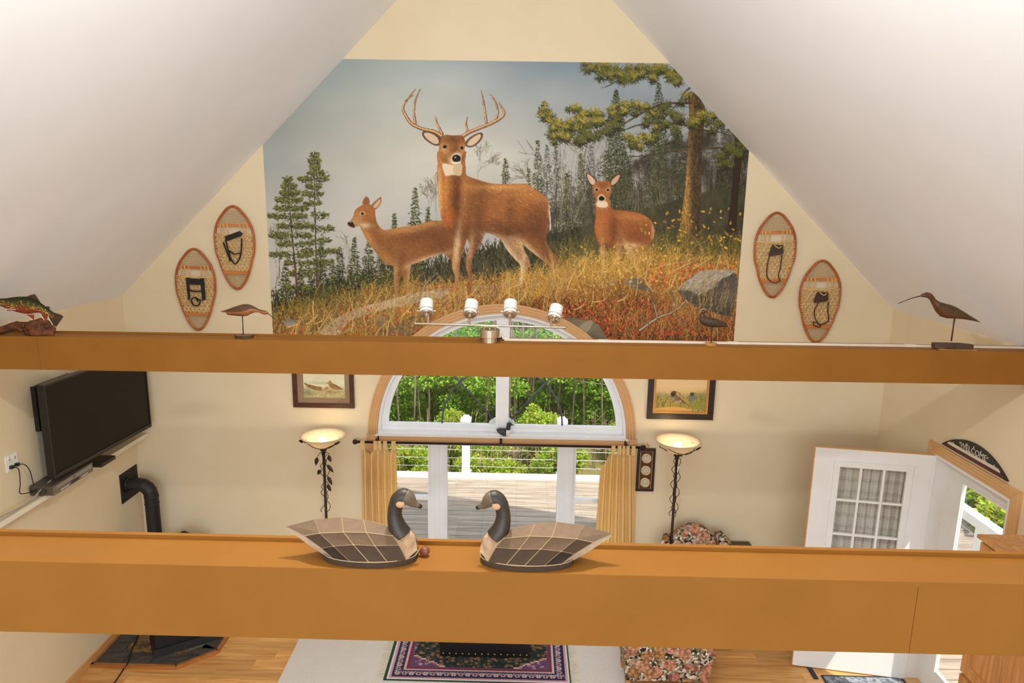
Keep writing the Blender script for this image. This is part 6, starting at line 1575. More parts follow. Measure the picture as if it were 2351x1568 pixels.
for i, zc_ in enumerate((1.618, 1.497, 1.376)):
    xc = (wx0 + wx1) / 2 - .001 * i; bm = BM(); lathe(bm, [(.050, .0), (.050, .010), (.046, .014), (.042, .010), (.042, .004)], (xc, BY - .021, zc_), (0, -1, 0), 30); dd_ = obj('dial', bm, M_brass, t, True)
    bm = BM(); lathe(bm, [(0, .005), (.0425, .005), (.0425, .0)], (xc, BY - .021, zc_), (0, -1, 0), 30); obj('face', bm, M_face, dd_)
    bm = BM(); lathe(bm, [(.024, .0055), (.026, .0058), (.028, .0055)], (xc, BY - .021, zc_), (0, -1, 0), 30); obj('scale_ring', bm, mat('grey_scale_ink', (120, 116, 104), None, 5, .6), dd_)
    for k in range(14):
        a = k * 2 * pi / 14; bm = BM(); tube(bm, [(xc + .031 * cos(a), BY - .0265, zc_ + .031 * sin(a)), (xc + .037 * cos(a), BY - .0265, zc_ + .037 * sin(a))], .0009, 4); obj('tick', bm, M_rod, dd_)
    a = (1.45, -1.0, -.75)[i]; bm = BM(); tube(bm, [(xc - .016 * cos(a), BY - .028, zc_ - .016 * sin(a)), (xc + .028 * cos(a), BY - .028, zc_ + .028 * sin(a))], [.0018, .0008], 5); obj('needle', bm, M_rod, dd_)
xc = (wx0 + wx1) / 2 + .003
bm = BM(); tube(bm, smooth_pts([(xc, BY - .012, wz1), (xc - .010, BY - .014, wz1 + .012), (xc - .016, BY - .014, wz1 + .030), (xc, BY - .014, wz1 + .034), (xc + .018, BY - .014, wz1 + .030), (xc + .010, BY - .014, wz1 + .012), (xc, BY - .012, wz1)], 4), .003, 6); tube(bm, [(xc + .001, BY - .008, wz1 + .034), (xc + .002, BY - .006, wz1 + .056)], .003, 6); obj('hanger', bm, M_brass, t, True)

# ---- curtain rod and curtains
RODY = BY - .085
M_rodm = mat('dark_bronze_rod', (42, 28, 24), (56, 38, 32), 20, .3, metal=.5)
ra, rb = PY(820, 1014, RODY), PY(1472, 1027, RODY)
ra, rb = Vector((ra.x, RODY, ra.z - .002)), Vector((rb.x, RODY, rb.z - .002))
t = thing('curtain_rod', 'dark bronze curtain rod with ball ends across the window', 'curtain rod', ((ra.x + rb.x) / 2, RODY, ra.z))
bm = BM(); tube(bm, [ra, rb], .0115, 14); obj('rod', bm, M_rodm, t, True)
for p, sg_x in ((ra, -1), (rb, 1)):
    bm = BM(); lathe(bm, [(.012, -.012), (.017, -.010), (.012, -.004), (.014, 0), (.024, .012), (.026, .022), (.021, .034), (.010, .042), (0, .044)], p, (sg_x, 0, 0), 18); obj('finial', bm, M_rodm, t, True)
def rod_z(x): return ra.z + (rb.z - ra.z) * (x - ra.x) / (rb.x - ra.x)
for x in (AX - AR + .005, -.17, AX + AR - .005):
    bm = BM(); z = rod_z(x); box(bm, (x - .012, BY - .024, z - .01), (x + .012, BY - .020, z + .055)); box(bm, (x - .008, RODY, z + .012), (x + .008, BY - .022, z + .030)); obj('bracket', bm, M_rodm, t)
m, nt, b = new_mat('golden_curtain_cloth'); MATS['golden_curtain_cloth'] = m
b.inputs['Roughness'].default_value = .9
tcn = nt.nodes.new('ShaderNodeTexCoord'); nzn = nt.nodes.new('ShaderNodeTexNoise'); nzn.inputs['Scale'].default_value = 300; crn = nt.nodes.new('ShaderNodeValToRGB'); crn.color_ramp.elements[0].color = lin((250, 226, 150)); crn.color_ramp.elements[1].color = lin((255, 243, 196))
nt.links.new(tcn.outputs['Object'], nzn.inputs['Vector']); nt.links.new(nzn.outputs['Fac'], crn.inputs['Fac']); nt.links.new(crn.outputs['Color'], b.inputs['Base Color'])
trl = nt.nodes.new('ShaderNodeBsdfTranslucent'); trl.inputs['Color'].default_value = lin((255, 220, 130)); mxs = nt.nodes.new('ShaderNodeMixShader'); mxs.inputs['Fac'].default_value = .5
nt.links.new(b.outputs[0], mxs.inputs[1]); nt.links.new(trl.outputs[0], mxs.inputs[2]); nt.links.new(mxs.outputs[0], nt.nodes['Material Output'].inputs['Surface'])
M_curt = m
def curtain(xs_top, xs_bot, tabs, label, seed):
    """tabs: list of (x0, x1); panel droops between tabs"""
    rr = random.Random(seed); t = thing('tab_curtain', label, 'curtain', ((xs_top[0] + xs_top[1]) / 2, RODY, .10), group='tab-top curtains')
    NU, NV = 90, 26; vv, ff = [], []
    tabx = [(a + b_) / 2 for a, b_ in tabs]
    for j in range(NV + 1):
        v = j / NV
        for i in range(NU + 1):
            u = i / NU; x = (xs_top[0] + (xs_top[1] - xs_top[0]) * u) * (1 - v) + (xs_bot[0] + (xs_bot[1] - xs_bot[0]) * u) * v
            d = min(abs(x - q) for q in tabx) if v < .5 else 0
            droop = max(0, d - .014) * 1.5 * max(0, 1 - v * 6)
            zt_ = rod_z(x) - .062; z = zt_ + (.10 - zt_) * v - droop
            amp = .018 + .016 * min(1, v * 5)
            y = RODY + .006 + amp * sin(u * 2 * pi * 5.5 + .6 * sin(v * 3 + seed)) + .006 * sin(u * 37 + v * 4)
            vv.append((x, y, z))
    for j in range(NV):
        for i in range(NU): a = j * (NU + 1) + i; ff.append((a, a + 1, a + NU + 2, a + NU + 1))
    o = pyobj('panel', vv, ff, M_curt, t, True); sm = o.modifiers.new('thick', 'SOLIDIFY'); sm.thickness = .002
    for (a, b_) in tabs:
        z = rod_z((a + b_) / 2); rings = []
        for k in range(15):
            an = -pi * .5 + 2 * pi * 0 if False else pi * (k / 14) 
            rings.append([(a, RODY - .0135 * cos(an), z + .0135 * sin(an)), (b_, RODY - .0135 * cos(an), z + .0135 * sin(an))])
        rings = [[(a, RODY - .010, z - .075), (b_, RODY - .010, z - .075)]] + rings + [[(a, RODY + .012, z - .075), (b_, RODY + .012, z - .075)]]
        bm = BM(); loft(bm, rings, cap=False, closed=False); o = obj('tab', bm, M_curt, t); sm = o.modifiers.new('thick', 'SOLIDIFY'); sm.thickness = .0015
    return t
def rx(px): return PY(px, 1022, RODY).x
curtain((rx(828), rx(911)), (PY(836, 1210, RODY).x - .02, PY(912, 1210, RODY).x + .0), [(rx(828), rx(838)), (rx(858), rx(867)), (rx(868), rx(876)), (rx(880), rx(889)), (rx(899), rx(909))], 'golden tab-top curtain bunched at the left side of the window', 1)
curtain((rx(1382), rx(1460)), (PY(1376, 1240, RODY).x - .06, PY(1456, 1240, RODY).x + .03), [(rx(1404), rx(1413)), (rx(1418), rx(1427)), (rx(1429), rx(1436)), (rx(1438), rx(1446)), (rx(1450), rx(1459))], 'golden tab-top curtain gathered at the right side of the window beside the weather panel', 2)

# ---- floor lamps
m, nt, b = new_mat('alabaster_glass'); MATS['alabaster_glass'] = m
b.inputs['Base Color'].default_value = lin((244, 232, 206)); b.inputs['Roughness'].default_value = .35
trl = nt.nodes.new('ShaderNodeBsdfTranslucent'); trl.inputs['Color'].default_value = lin((255, 236, 200)); mxs = nt.nodes.new('ShaderNodeMixShader'); mxs.inputs['Fac'].default_value = .3
nt.links.new(b.outputs[0], mxs.inputs[1]); nt.links.new(trl.outputs[0], mxs.inputs[2]); nt.links.new(mxs.outputs[0], nt.nodes['Material Output'].inputs['Surface'])
M_alab = m; M_bronze = mat('dark_bronze_iron', (44, 30, 20), (62, 44, 30), 25, .5, metal=.4); M_bulb = emit_mat('lit_bulb', (255, 232, 190), 5.0)
def leaf(bm, p, d, n_, L, w):
    d = Vector(d).normalized(); s_ = d.cross(Vector(n_)).normalized(); u = s_.cross(d)
    pts = [p, p + d * L * .3 + s_ * w, p + d * L * .65 + s_ * w * .8, p + d * L, p + d * L * .65 - s_ * w * .8, p + d * L * .3 - s_ * w]
    mid = [p + d * L * k + u * (w * .35) for k in (.3, .65)]
    a = [bm.verts.new(q) for q in pts]; c = [bm.verts.new(q) for q in mid]
    for f in ((a[0], a[1], c[0]), (a[1], a[2], c[1], c[0]), (a[2], a[3], c[1]), (a[0], c[0], a[5]), (c[0], c[1], a[4], a[5]), (c[1], a[3], a[4])): bm.faces.new(f)
def floor_lamp(x, y, zt_, label, style, seed):
    rr = random.Random(seed); t = thing('floor_lamp', label, 'floor lamp', (x, y, 0.0), group='torchiere floor lamps')
    zb = zt_ - .125
    zf = .012
    bm = BM(); lathe(bm, [(0, zf), (.135, zf), (.14, zf + .012), (.12, zf + .028), (.05, zf + .045), (.02, zf + .075), (0, zf + .075)], (x, y, 0), (0, 0, 1), 28); obj('base', bm, M_bronze, t, True)
    bm = BM(); tube(bm, [(x, y, zf + .05), (x, y, zb - .04)], .0125, 12); obj('pole', bm, M_bronze, t, True)
    bm = BM(); lathe(bm, [(.012, -.05), (.022, -.045), (.014, -.036), (.026, -.026), (.03, -.016), (.022, -.006), (.03, .004), (.0, .004)], (x, y, zb), (0, 0, 1), 20); obj('collar', bm, M_bronze, t, True)
    prof = [(.03, 0), (.075, .018), (.115, .045), (.150, .080), (.178, .108), (.198, .120), (.203, .125), (.198, .128), (.176, .114), (.146, .087), (.110, .051), (.070, .025), (.02, .012)]
    bm = BM(); lathe(bm, prof, (x, y, zb), (0, 0, 1), 40); obj('glass_bowl', bm, M_alab, t, True)
    bm = BM(); bmesh.ops.create_uvsphere(bm, u_segments=16, v_segments=12, radius=.034); bmesh.ops.translate(bm, verts=bm.verts[:], vec=(x, y, zb + .075)); obj('bulb', bm, M_bulb, t, True)
    # wrought vine cradle
    for k in range(3):
        a0 = k * 2 * pi / 3 + .5; pts = []
        for q in range(14):
            f = q / 13; r_ = .03 + .158 * f; a = a0 + f * 1.0; zz = zb - .006 + .098 * (f ** 1.25); pts.append((x + (r_ + .006) * cos(a), y + (r_ + .006) * sin(a), zz))
        bm = BM(); tube(bm, pts, .0036, 6); c_ = obj('cradle_vine', bm, M_bronze, t, True)
        bm = BM(); p = Vector(pts[-3]); leaf(bm, p, Vector(pts[-1]) - Vector(pts[-4]), (p - Vector((x, y, p.z))).normalized(), .075, .014); obj('leaf', bm, M_bronze, c_)
        bm = BM(); p = Vector(pts[3]); leaf(bm, p, (cos(a0), sin(a0), .1), (0, 0, -1), .05, .010); obj('leaf', bm, M_bronze, c_)
    n = 26; ring = [(x + .150 * cos(k * 2 * pi / n), y + .150 * sin(k * 2 * pi / n), zb + .066 + .022 * sin(k * 2 * pi / n * 2 + 1)) for k in range(n)]
    bm = BM(); tube(bm, ring, .0032, 6, closed=True); obj('cradle_ring', bm, M_bronze, t, True)
    # vines up the pole
    z1 = zb - .05; z0 = zb - .62
    for k in range(2 if style == 'leafy' else 3):
        pts = []; R0 = .032 if style == 'leafy' else .027
        for q in range(40):
            f = q / 39; a = k * pi * (1 if style == 'leafy' else .667) + f * 9; r_ = .014 + R0 * abs(sin(f * pi * 5 + k)); pts.append((x + r_ * cos(a), y + r_ * sin(a), z0 + (z1 - z0) * f))
        bm = BM(); tube(bm, pts, .0032, 5); obj('vine', bm, M_bronze, t, True)
    if style == 'leafy':
        for (dx, dz, ddx, ddz, L) in ((-.055, -.08, -.2, -1, .085), (.030, -.15, .7, -.9, .10), (.045, -.06, .3, -.8, .07), (.030, -.26, .5, -1, .10), (-.03, -.20, -.5, -.9, .06), (.025, -.34, .5, -1, .08)):
            bm = BM(); leaf(bm, Vector((x + dx, y - .012, zb + dz)), (ddx, -.1, ddz), (0, -1, 0), L, .019); obj('leaf', bm, M_bronze, t)
        bm = BM(); tube(bm, smooth_pts([(x, y, zb - .20), (x + .03, y - .01, zb - .10), (x + .055, y - .01, zb - .055), (x + .02, y - .01, zb - .035), (x - .03, y - .01, zb - .045), (x - .055, y - .01, zb - .08)], 5), .003, 5); obj('vine', bm, M_bronze, t, True)
    else:
        bm = BM(); box(bm, (x + .004, y - .03, zb - .17), (x + .016, y - .026, zb - .11)); obj('paper_tag', bm, mat('white_tag', (232, 228, 216), None, 5, .6), t)
    ld = bpy.data.lights.new('torchiere_light', 'POINT'); ld.energy = 1.4; ld.color = (1.0, .78, .48); ld.shadow_soft_size = .03
    lo = bpy.data.objects.new('torchiere_light', ld); COL.objects.link(lo); lo.location = (0, 0, zb + .125); lo.parent = t
    return t
lp = PY(742, 1004, 5.9); floor_lamp(-1.772, 5.9, PY(742, 1006, 5.9).z + .03, 'bronze torchiere floor lamp with iron leaves on its pole, left of the window', 'leafy', 1)
floor_lamp(1.427, 5.9, PY(1556, 1018, 5.9).z + .03, 'bronze torchiere floor lamp with twisted bare vines and a paper tag, right of the window', 'twisted', 2)

# ---- loon on the window sill
lx, lz, ly = -.137, AZ + .002, BY + .012
t = thing('loon_figurine', 'small black and white loon figurine on the window sill', 'figurine', (lx, ly, lz))
secs = [(-.078, .052, .060, .006), (-.066, .034, .068, .018), (-.045, .012, .072, .030), (-.015, .0, .072, .036), (.015, 0.0, .066, .036), (.040, .004, .066, .032), (.056, .016, .064, .022), (.064, .03, .05, .008)]
bm = BM(); loft(bm, [[Vector((lx + x, ly + w * sin(a * pi / 8), lz + (z0 + z1) / 2 + (z1 - z0) / 2 * cos(a * pi / 8))) for a in range(16)] for x, z0, z1, w in secs[:5]]); obj('body', bm, speckle_mat('checkered_loon_back', (26, 26, 30), (214, 212, 206), .18, 260), t, True)
bm = BM(); loft(bm, [[Vector((lx + x, ly + w * 1.01 * sin(a * pi / 8), lz + (z0 + z1) / 2 + (z1 - z0) / 2 * 1.01 * cos(a * pi / 8))) for a in range(16)] for x, z0, z1, w in secs[4:]]); obj('breast', bm, mat('white_loon_breast', (232, 230, 222), None, 8, .4), t, True)
M_lb = mat('black_loon_head', (34, 36, 40), (46, 48, 52), 20, .35)
bm = BM(); tube(bm, smooth_pts([(lx + .034, ly, lz + .060), (lx + .034, ly, lz + .078), (lx + .036, ly, lz + .096), (lx + .044, ly, lz + .112)], 4), [.021] * 5 + [.019] * 4 + [.021] * 4, 14); nk = obj('neck', bm, M_lb, t, True)
bm = BM(); bmesh.ops.create_uvsphere(bm, u_segments=14, v_segments=10, radius=1); bmesh.ops.scale(bm, verts=bm.verts[:], vec=(.026, .021, .021)); bmesh.ops.translate(bm, verts=bm.verts[:], vec=(lx + .044, ly, lz + .112)); obj('head', bm, M_lb, t, True)
bm = BM(); tube(bm, [(lx + .06, ly, lz + .112), (lx + .090, ly, lz + .100)], [.009, .0015], 8); obj('bill', bm, M_lb, t, True)
bm = BM(); tube(bm, [(lx + .034 + .0215 * cos(k * pi / 10), ly + .0215 * sin(k * pi / 10), lz + .074) for k in range(20)], .0028, 5, closed=True); obj('neck_ring', bm, speckle_mat('barred_ring', (30, 30, 32), (220, 220, 214), .2, 320), nk, True)

# ================================================================== things on the floor
# ---- patterned rug
def paint_rug():
    c = Canvas(0, 0, 320, 200, 1.5, 9); X, Y = c.X, c.Y; W_, H_ = 320, 200
    rr = np.random.default_rng(2)
    def ring(i0, i1, col):
        d = np.minimum(np.minimum(X, W_ - X), np.minimum(Y, H_ - Y)); m = ((d >= i0) & (d < i1)); c.a[m] = col
    navy, wine, cream, pink, green = (46, 40, 66), (112, 46, 62), (226, 206, 196), (206, 168, 164), (34, 72, 58)
    ring(0, 5, green); ring(5, 8, cream); ring(8, 12, (190, 150, 160)); ring(12, 30, navy); ring(30, 34, (206, 170, 170)); ring(34, 38, wine); ring(38, 200, (96, 66, 92))
    N = 900; ang = rr.uniform(0, 2 * pi, N)
    # border flowers
    def flower(x, y, r_, cols):
        for k in range(6): a = k * pi / 3; c.fill([(x + r_ * cos(a) + r_ * .45 * cos(a + q * pi / 3), y + r_ * sin(a) + r_ * .45 * sin(a + q * pi / 3)) for q in range(6)], cols[0], 0)
        c.fill([(x + r_ * .6 * cos(q * pi / 4), y + r_ * .6 * sin(q * pi / 4)) for q in range(8)], cols[1], 0)
    for i in range(24):
        x = 21 + (W_ - 42) * i / 23
        for y in (21, H_ - 21): flower(x, y, 3.6, [pink if i % 2 else cream, wine if i % 2 else (206, 110, 80)]); c.path([(x + 3, y + 4), (x + 6, y - 5), (x + 9, y + 2)], [1.2, 1.4, 1], (170, 190, 200))
    for i in range(1, 14):
        y = 21 + (H_ - 42) * i / 14
        for x in (21, W_ - 21): flower(x, y, 3.6, [pink if i % 2 else cream, wine if i % 2 else (206, 110, 80)]); c.path([(x + 4, y + 3), (x - 5, y + 6), (x + 2, y + 9)], [1.2, 1.4, 1], (170, 190, 200))
    for d0 in (10, 32):
        n = 120
        for i in range(n):
            x = d0 + (W_ - 2 * d0) * i / n
            for y in (d0, H_ - d0): c.strokes([(x, y - 1.2)], [(x, y + 1.2)], 0, 1, 1, [wine if d0 == 32 else (120, 60, 80)])
    # field: medallion with stepped edge
    dx, dy = np.abs(X - W_ / 2), np.abs(Y - H_ / 2); st = np.floor(dx / 5) * 5 * .55 + np.floor(dy / 4) * 4
    med = (st < 92) & (dx < 118) & (dy < 60); c.a[med] = (34, 48, 44); edge = (st >= 88) & (st < 92) & (dx < 118) & (dy < 60); c.a[edge] = (212, 170, 150)
    N = 800; x = rr.uniform(42, W_ - 42, N); y = rr.uniform(42, H_ - 42, N)
    for i in range(N):
        inm = med[int(min(y[i] * c.sc, c.h - 1)), int(min(x[i] * c.sc, c.w - 1))]
        if i % 3 == 0: flower(x[i], y[i], rr.uniform(1.4, 2.4), [(196, 140, 96), (92, 44, 40)] if inm else [(200, 180, 200), (150, 60, 84)])
        else: c.strokes([(x[i], y[i])], [(x[i] + rr.normal(0, 4), y[i] + rr.normal(0, 3))], rr.normal(0, 1.5), 1.2, .8, [(170, 120, 84) if inm else [(180, 160, 190), (60, 50, 90), (150, 90, 110)][i % 3]])
    return c
rx0, rx1, ry0, ry1 = -1.105, .478, 5.09, 6.02
rug = thing('patterned_rug', 'oriental rug in navy, wine and green with cream fringe', 'rug', ((rx0 + rx1) / 2, (ry0 + ry1) / 2, .012))
bm = BM(); box(bm, (rx0, ry0, .012), (rx1, ry1, .0185)); obj('backing', bm, mat('green_binding', (36, 72, 58), (30, 62, 50), 60, .95), rug, bevel=.002)
rc = paint_rug(); NXr, NYr = 330, 200
gx, gy = np.meshgrid(np.linspace(rx0, rx1, NXr), np.linspace(ry0, ry1, NYr)); u = (gx - rx0) / (rx1 - rx0); v = (ry1 - gy) / (ry1 - ry0)
picture_mesh('pile', np.stack([gx, gy, np.full_like(gx, .0192)], -1), to_lin(rc.sample(u * 318, v * 198), 1.1), vcol_mat('rug_pile', .95), rug)
M_fringe = mat('cream_fringe', (216, 200, 172), (236, 224, 200), 40, .9)
fr = random.Random(8)
for sgn, xe in ((-1, rx0), (1, rx1)):
    for i in range(46):
        y = ry0 + .01 + (ry1 - ry0 - .02) * i / 45; L_ = fr.uniform(.05, .085); a = fr.uniform(-.5, .5)
        bm = BM(); tube(bm, [(xe, y, .016), (xe + sgn * L_ * .5, y + a * .02, .018), (xe + sgn * L_, y + a * .05, .0155)], [.0035, .003, .002], 5); obj('tassel', bm, M_fringe, rug)
# ---- black bench trunk with nail heads
M_trunk = mat('black_leather_trunk', (14, 12, 12), (22, 19, 18), 18, .4, bump=.1)
tq0, tq1 = PZ(1010, 1505, .03), PZ(1217, 1511, .03); ty = (tq0.y + tq1.y) / 2
tk = thing('leather_trunk', 'low black leather trunk with a row of brass nail heads on the rug', 'trunk', ((tq0.x + tq1.x) / 2, ty + .2, .019))
bm = BM(); box(bm, (tq0.x, ty, .030), (tq1.x, ty + .38, .36)); obj('body', bm, M_trunk, tk, bevel=.006)
bm = BM(); box(bm, (tq0.x - .008, ty - .008, .362), (tq1.x + .008, ty + .388, .42)); obj('lid', bm, M_trunk, tk, bevel=.01)
for i in range(14):
    x = tq0.x + .03 + (tq1.x - tq0.x - .06) * i / 13
    for z in (.055, .34): bm = BM(); lathe(bm, [(.0075, 0), (.006, .003), (0, .0045)], (x, ty, z), (0, -1, 0), 10); obj('nail_head', bm, M_brass, tk, True)
for x in (tq0.x + .03, tq1.x - .03):
    for y in (ty + .03, ty + .35): bm = BM(); lathe(bm, [(.02, .0195), (.02, .031), (0, .031)], (x, y, 0), (0, 0, 1), 12); obj('foot', bm, M_trunk, tk)
# ---- floral tapestry material
m, nt, b = new_mat('floral_tapestry'); MATS['floral_tapestry'] = m; b.inputs['Roughness'].default_value = .9
tcn = nt.nodes.new('ShaderNodeTexCoord')
def vor(scale, rnd_=1.0):
    vo = nt.nodes.new('ShaderNodeTexVoronoi'); vo.inputs['Scale'].default_value = scale; vo.inputs['Randomness'].default_value = rnd_; nt.links.new(tcn.outputs['Object'], vo.inputs['Vector']); return vo
def ramp(sock, stops, interp='CONSTANT'):
    cr_ = nt.nodes.new('ShaderNodeValToRGB'); cr_.color_ramp.interpolation = interp; e = cr_.color_ramp.elements
    while len(e) < len(stops): e.new(.5)
    for i, (p, c_) in enumerate(stops): e[i].position = p; e[i].color = lin(c_)
    nt.links.new(sock, cr_.inputs['Fac']); return cr_
def mixc(f, a, b_):
    mx = nt.nodes.new('ShaderNodeMixRGB'); nt.links.new(f, mx.inputs['Fac']); nt.links.new(a, mx.inputs['Color1']); nt.links.new(b_, mx.inputs['Color2']); return mx.outputs[0]
def thr(sock, a, b_):
    mr_ = nt.nodes.new('ShaderNodeMapRange'); mr_.inputs['From Min'].default_value = a; mr_.inputs['From Max'].default_value = b_; nt.links.new(sock, mr_.inputs['Value']); return mr_.outputs[0]
def sepr(col):
    s_ = nt.nodes.new('ShaderNodeSeparateColor'); nt.links.new(col, s_.inputs[0]); return s_.outputs[0]
vbig, vpet, vsm = vor(9.5, .75), vor(34), vor(55)
bgc = ramp(sepr(vsm.outputs['Color']), [(0, (34, 30, 26)), (.2, (112, 106, 72)), (.45, (150, 138, 100)), (.6, (60, 52, 42)), (.7, (196, 180, 168)), (.85, (222, 208, 188))])
flo = ramp(sepr(vbig.outputs['Color']), [(0, (214, 170, 142)), (.3, (196, 160, 106)), (.5, (220, 202, 180)), (.7, (196, 146, 128)), (.85, (206, 176, 126))])
pet = ramp(vpet.outputs['Distance'], [(0, (255, 255, 255)), (.5, (206, 160, 130)), (.75, (110, 64, 44))], 'LINEAR')
mul = nt.nodes.new('ShaderNodeMixRGB'); mul.blend_type = 'MULTIPLY'; mul.inputs['Fac'].default_value = .8; nt.links.new(flo.outputs[0], mul.inputs['Color1']); nt.links.new(pet.outputs[0], mul.inputs['Color2'])
nt.links.new(mixc(thr(vbig.outputs['Distance'], .56, .50), bgc.outputs[0], mul.outputs[0]), b.inputs['Base Color'])
M_flor = m; M_cleg = wood('honey_leg', (176, 112, 60), (200, 136, 78), 'z', 8, .4)
# ottoman in front
q0, q1 = PZ(1437, 1562, .10), PZ(1625, 1567, .10); oy = (q0.y + q1.y) / 2
ot = thing('floral_ottoman', 'floral tapestry ottoman on the carpet in front of the armchair', 'ottoman', ((q0.x + q1.x) / 2, oy + .2, .012))
x0_, x1_ = q0.x, q1.x
bm = BM(); hexa(bm, [(x0_, oy, .10), (x1_, oy, .10), (x1_, oy + .32, .10), (x0_, oy + .32, .10), (x0_ - .03, oy - .02, .36), (x1_ + .045, oy - .02, .36), (x1_ + .045, oy + .34, .36), (x0_ - .03, oy + .34, .36)]); obj('body', bm, M_flor, ot, bevel=.02)
bm = BM(); hexa(bm, [(x0_ - .025, oy - .015, .362), (x1_ + .04, oy - .015, .362), (x1_ + .04, oy + .335, .362), (x0_ - .025, oy + .335, .362), (x0_ + .0, oy + .01, .43), (x1_ + .015, oy + .01, .43), (x1_ + .015, oy + .31, .43), (x0_, oy + .31, .43)]); obj('cushion', bm, M_flor, ot, bevel=.025)
for x, y in ((x0_ + .02, oy + .03), (x1_ - .02, oy + .03), (x0_ + .02, oy + .29), (x1_ - .02, oy + .29)):
    zf = .012 if x < .95 else .0
    bm = BM(); lathe(bm, [(.018, zf), (.024, .06), (.028, .105), (0, .105)], (x, y, 0), (0, 0, 1), 12); obj('leg', bm, M_cleg, ot, True)
# wing armchair (crown shows over the near beam)
ca = thing('wing_armchair', 'floral tapestry wing armchair by the right floor lamp', 'armchair', (1.66, 5.78, 0), rotz=radians(8))
def aobj(name, bm, m=M_flor, smooth=True, bevel=0): return obj(name, bm, m, ca, smooth, world=False, bevel=bevel)
def rbox(lo, hi, bev, seg=3):
    bm = BM(); box(bm, lo, hi); bmesh.ops.bevel(bm, geom=bm.edges[:], offset=bev, segments=seg, affect='EDGES', profile=.5); return bm
aobj('seat_base', rbox((-.36, -.24, .14), (.36, .22, .34), .03)); aobj('seat_cushion', rbox((-.27, -.26, .34), (.27, .14, .47), .05))
bm = BM(); prof = []
for k in range(13): a = pi * k / 12; prof.append((-.24 * cos(a), .80 + .245 * sin(a) * (1 - .08 * cos(a))))
prof = [(-.24, .40)] + prof + [(.24, .40)]
loft(bm, [[Vector((x * s_, y_ + (z - .4) * .10, .4 + (z - .4) * s2)) for x, z in prof] for s_, s2, y_ in ((.86, .94, .085), (.97, .99, .10), (1, 1, .13), (1, 1, .18), (.96, .985, .21), (.84, .94, .225))]); aobj('backrest', bm)
for sgn in (-1, 1):
    aobj('arm', rbox((sgn * .36 - (.10 if sgn > 0 else 0), -.23, .30), (sgn * .36 + (.10 if sgn < 0 else 0), .18, .58), .04))
    bm = BM(); tube(bm, [(sgn * .33, -.25, .58), (sgn * .34, -.1, .595), (sgn * .33, .15, .60)], .065, 14); aobj('arm_roll', bm)
    w_ = [Vector((sgn * .245, .19, .98)), Vector((sgn * .30, .10, .93)), Vector((sgn * .335, 0, .80)), Vector((sgn * .345, -.04, .66)), Vector((sgn * .33, .0, .58)), Vector((sgn * .27, .19, .55))]
    bm = BM(); loft(bm, [[Vector((p.x + o_ * sgn, p.y, p.z)) for p in w_] for o_ in (-.035, -.02, .02, .035)]); aobj('wing', bm, bevel=.0)
for x, y in ((-.31, -.19), (.31, -.19), (-.31, .18), (.31, .18)):
    bm = BM(); lathe(bm, [(.017, 0), (.022, .05), (.03, .145), (0, .145)], (x, y, 0), (0, 0, 1), 12); aobj('leg', bm, M_cleg)
# narrow table behind the chair: only its dark top shows
zt_s = PY(1695, 1249, 6.12).z; sx0, sx1 = PY(1655, 1250, 6.12).x, PY(1721, 1251, 6.12).x
sd_t = thing('side_table', 'narrow dark side table against the wall behind the floral armchair', 'side table', ((sx0 + sx1) / 2, 6.12, 0))
bm = BM(); prism(bm, [(sx0, 6.07, zt_s - .022), (sx1, 6.07, zt_s - .022), (sx1 + .012, 6.10, zt_s - .022), (sx1 + .012, 6.175, zt_s - .022), (sx0, 6.175, zt_s - .022)], (0, 0, .022)); obj('top', bm, mat('olive_dark_wood', (62, 52, 34), (80, 68, 46), 12, .45), sd_t)
for x in (sx0 + .03, sx1 - .03):
    for y in (6.09, 6.155): bm = BM(); tube(bm, [(x, y, 0.0), (x, y, zt_s - .022)], .012, 8); obj('leg', bm, M_fblk, sd_t)

# ---- pendant lamp hanging from the ridge, above the frame; it throws the decoys' short shadows
pz = 4.85; pyy = 2.05; pxx = -0.19
pl = thing('pendant_lamp', 'clear glass globe pendant lamp hanging from the ridge above the beams', 'pendant lamp', (pxx, pyy, pz))
bm = BM(); tube(bm, [(pxx, pyy, RZ - .01), (pxx, pyy, pz + .115)], .008, 8); obj('stem', bm, M_chrome, pl)
bm = BM(); lathe(bm, [(.06, .0), (.06, .03), (.0, .035)], (pxx, pyy, RZ - .045), (0, 0, 1), 20); obj('canopy', bm, M_chrome, pl)
bm = BM(); bmesh.ops.create_uvsphere(bm, u_segments=24, v_segments=16, radius=.14); bmesh.ops.translate(bm, verts=bm.verts[:], vec=(pxx, pyy, pz - .02)); obj('glass_globe', bm, M_glass, pl, True)
bm = BM(); bmesh.ops.create_uvsphere(bm, u_segments=14, v_segments=10, radius=.012); bmesh.ops.translate(bm, verts=bm.verts[:], vec=(pxx, pyy, pz - .02)); obj('bulb', bm, M_bulb, pl, True)
pd = bpy.data.lights.new('pendant_light', 'POINT'); pd.energy = 135; pd.color = (1.0, .98, .95); pd.shadow_soft_size = .045
po = bpy.data.objects.new('pendant_light', pd); COL.objects.link(po); po.location = (0, 0, -.02); po.parent = pl

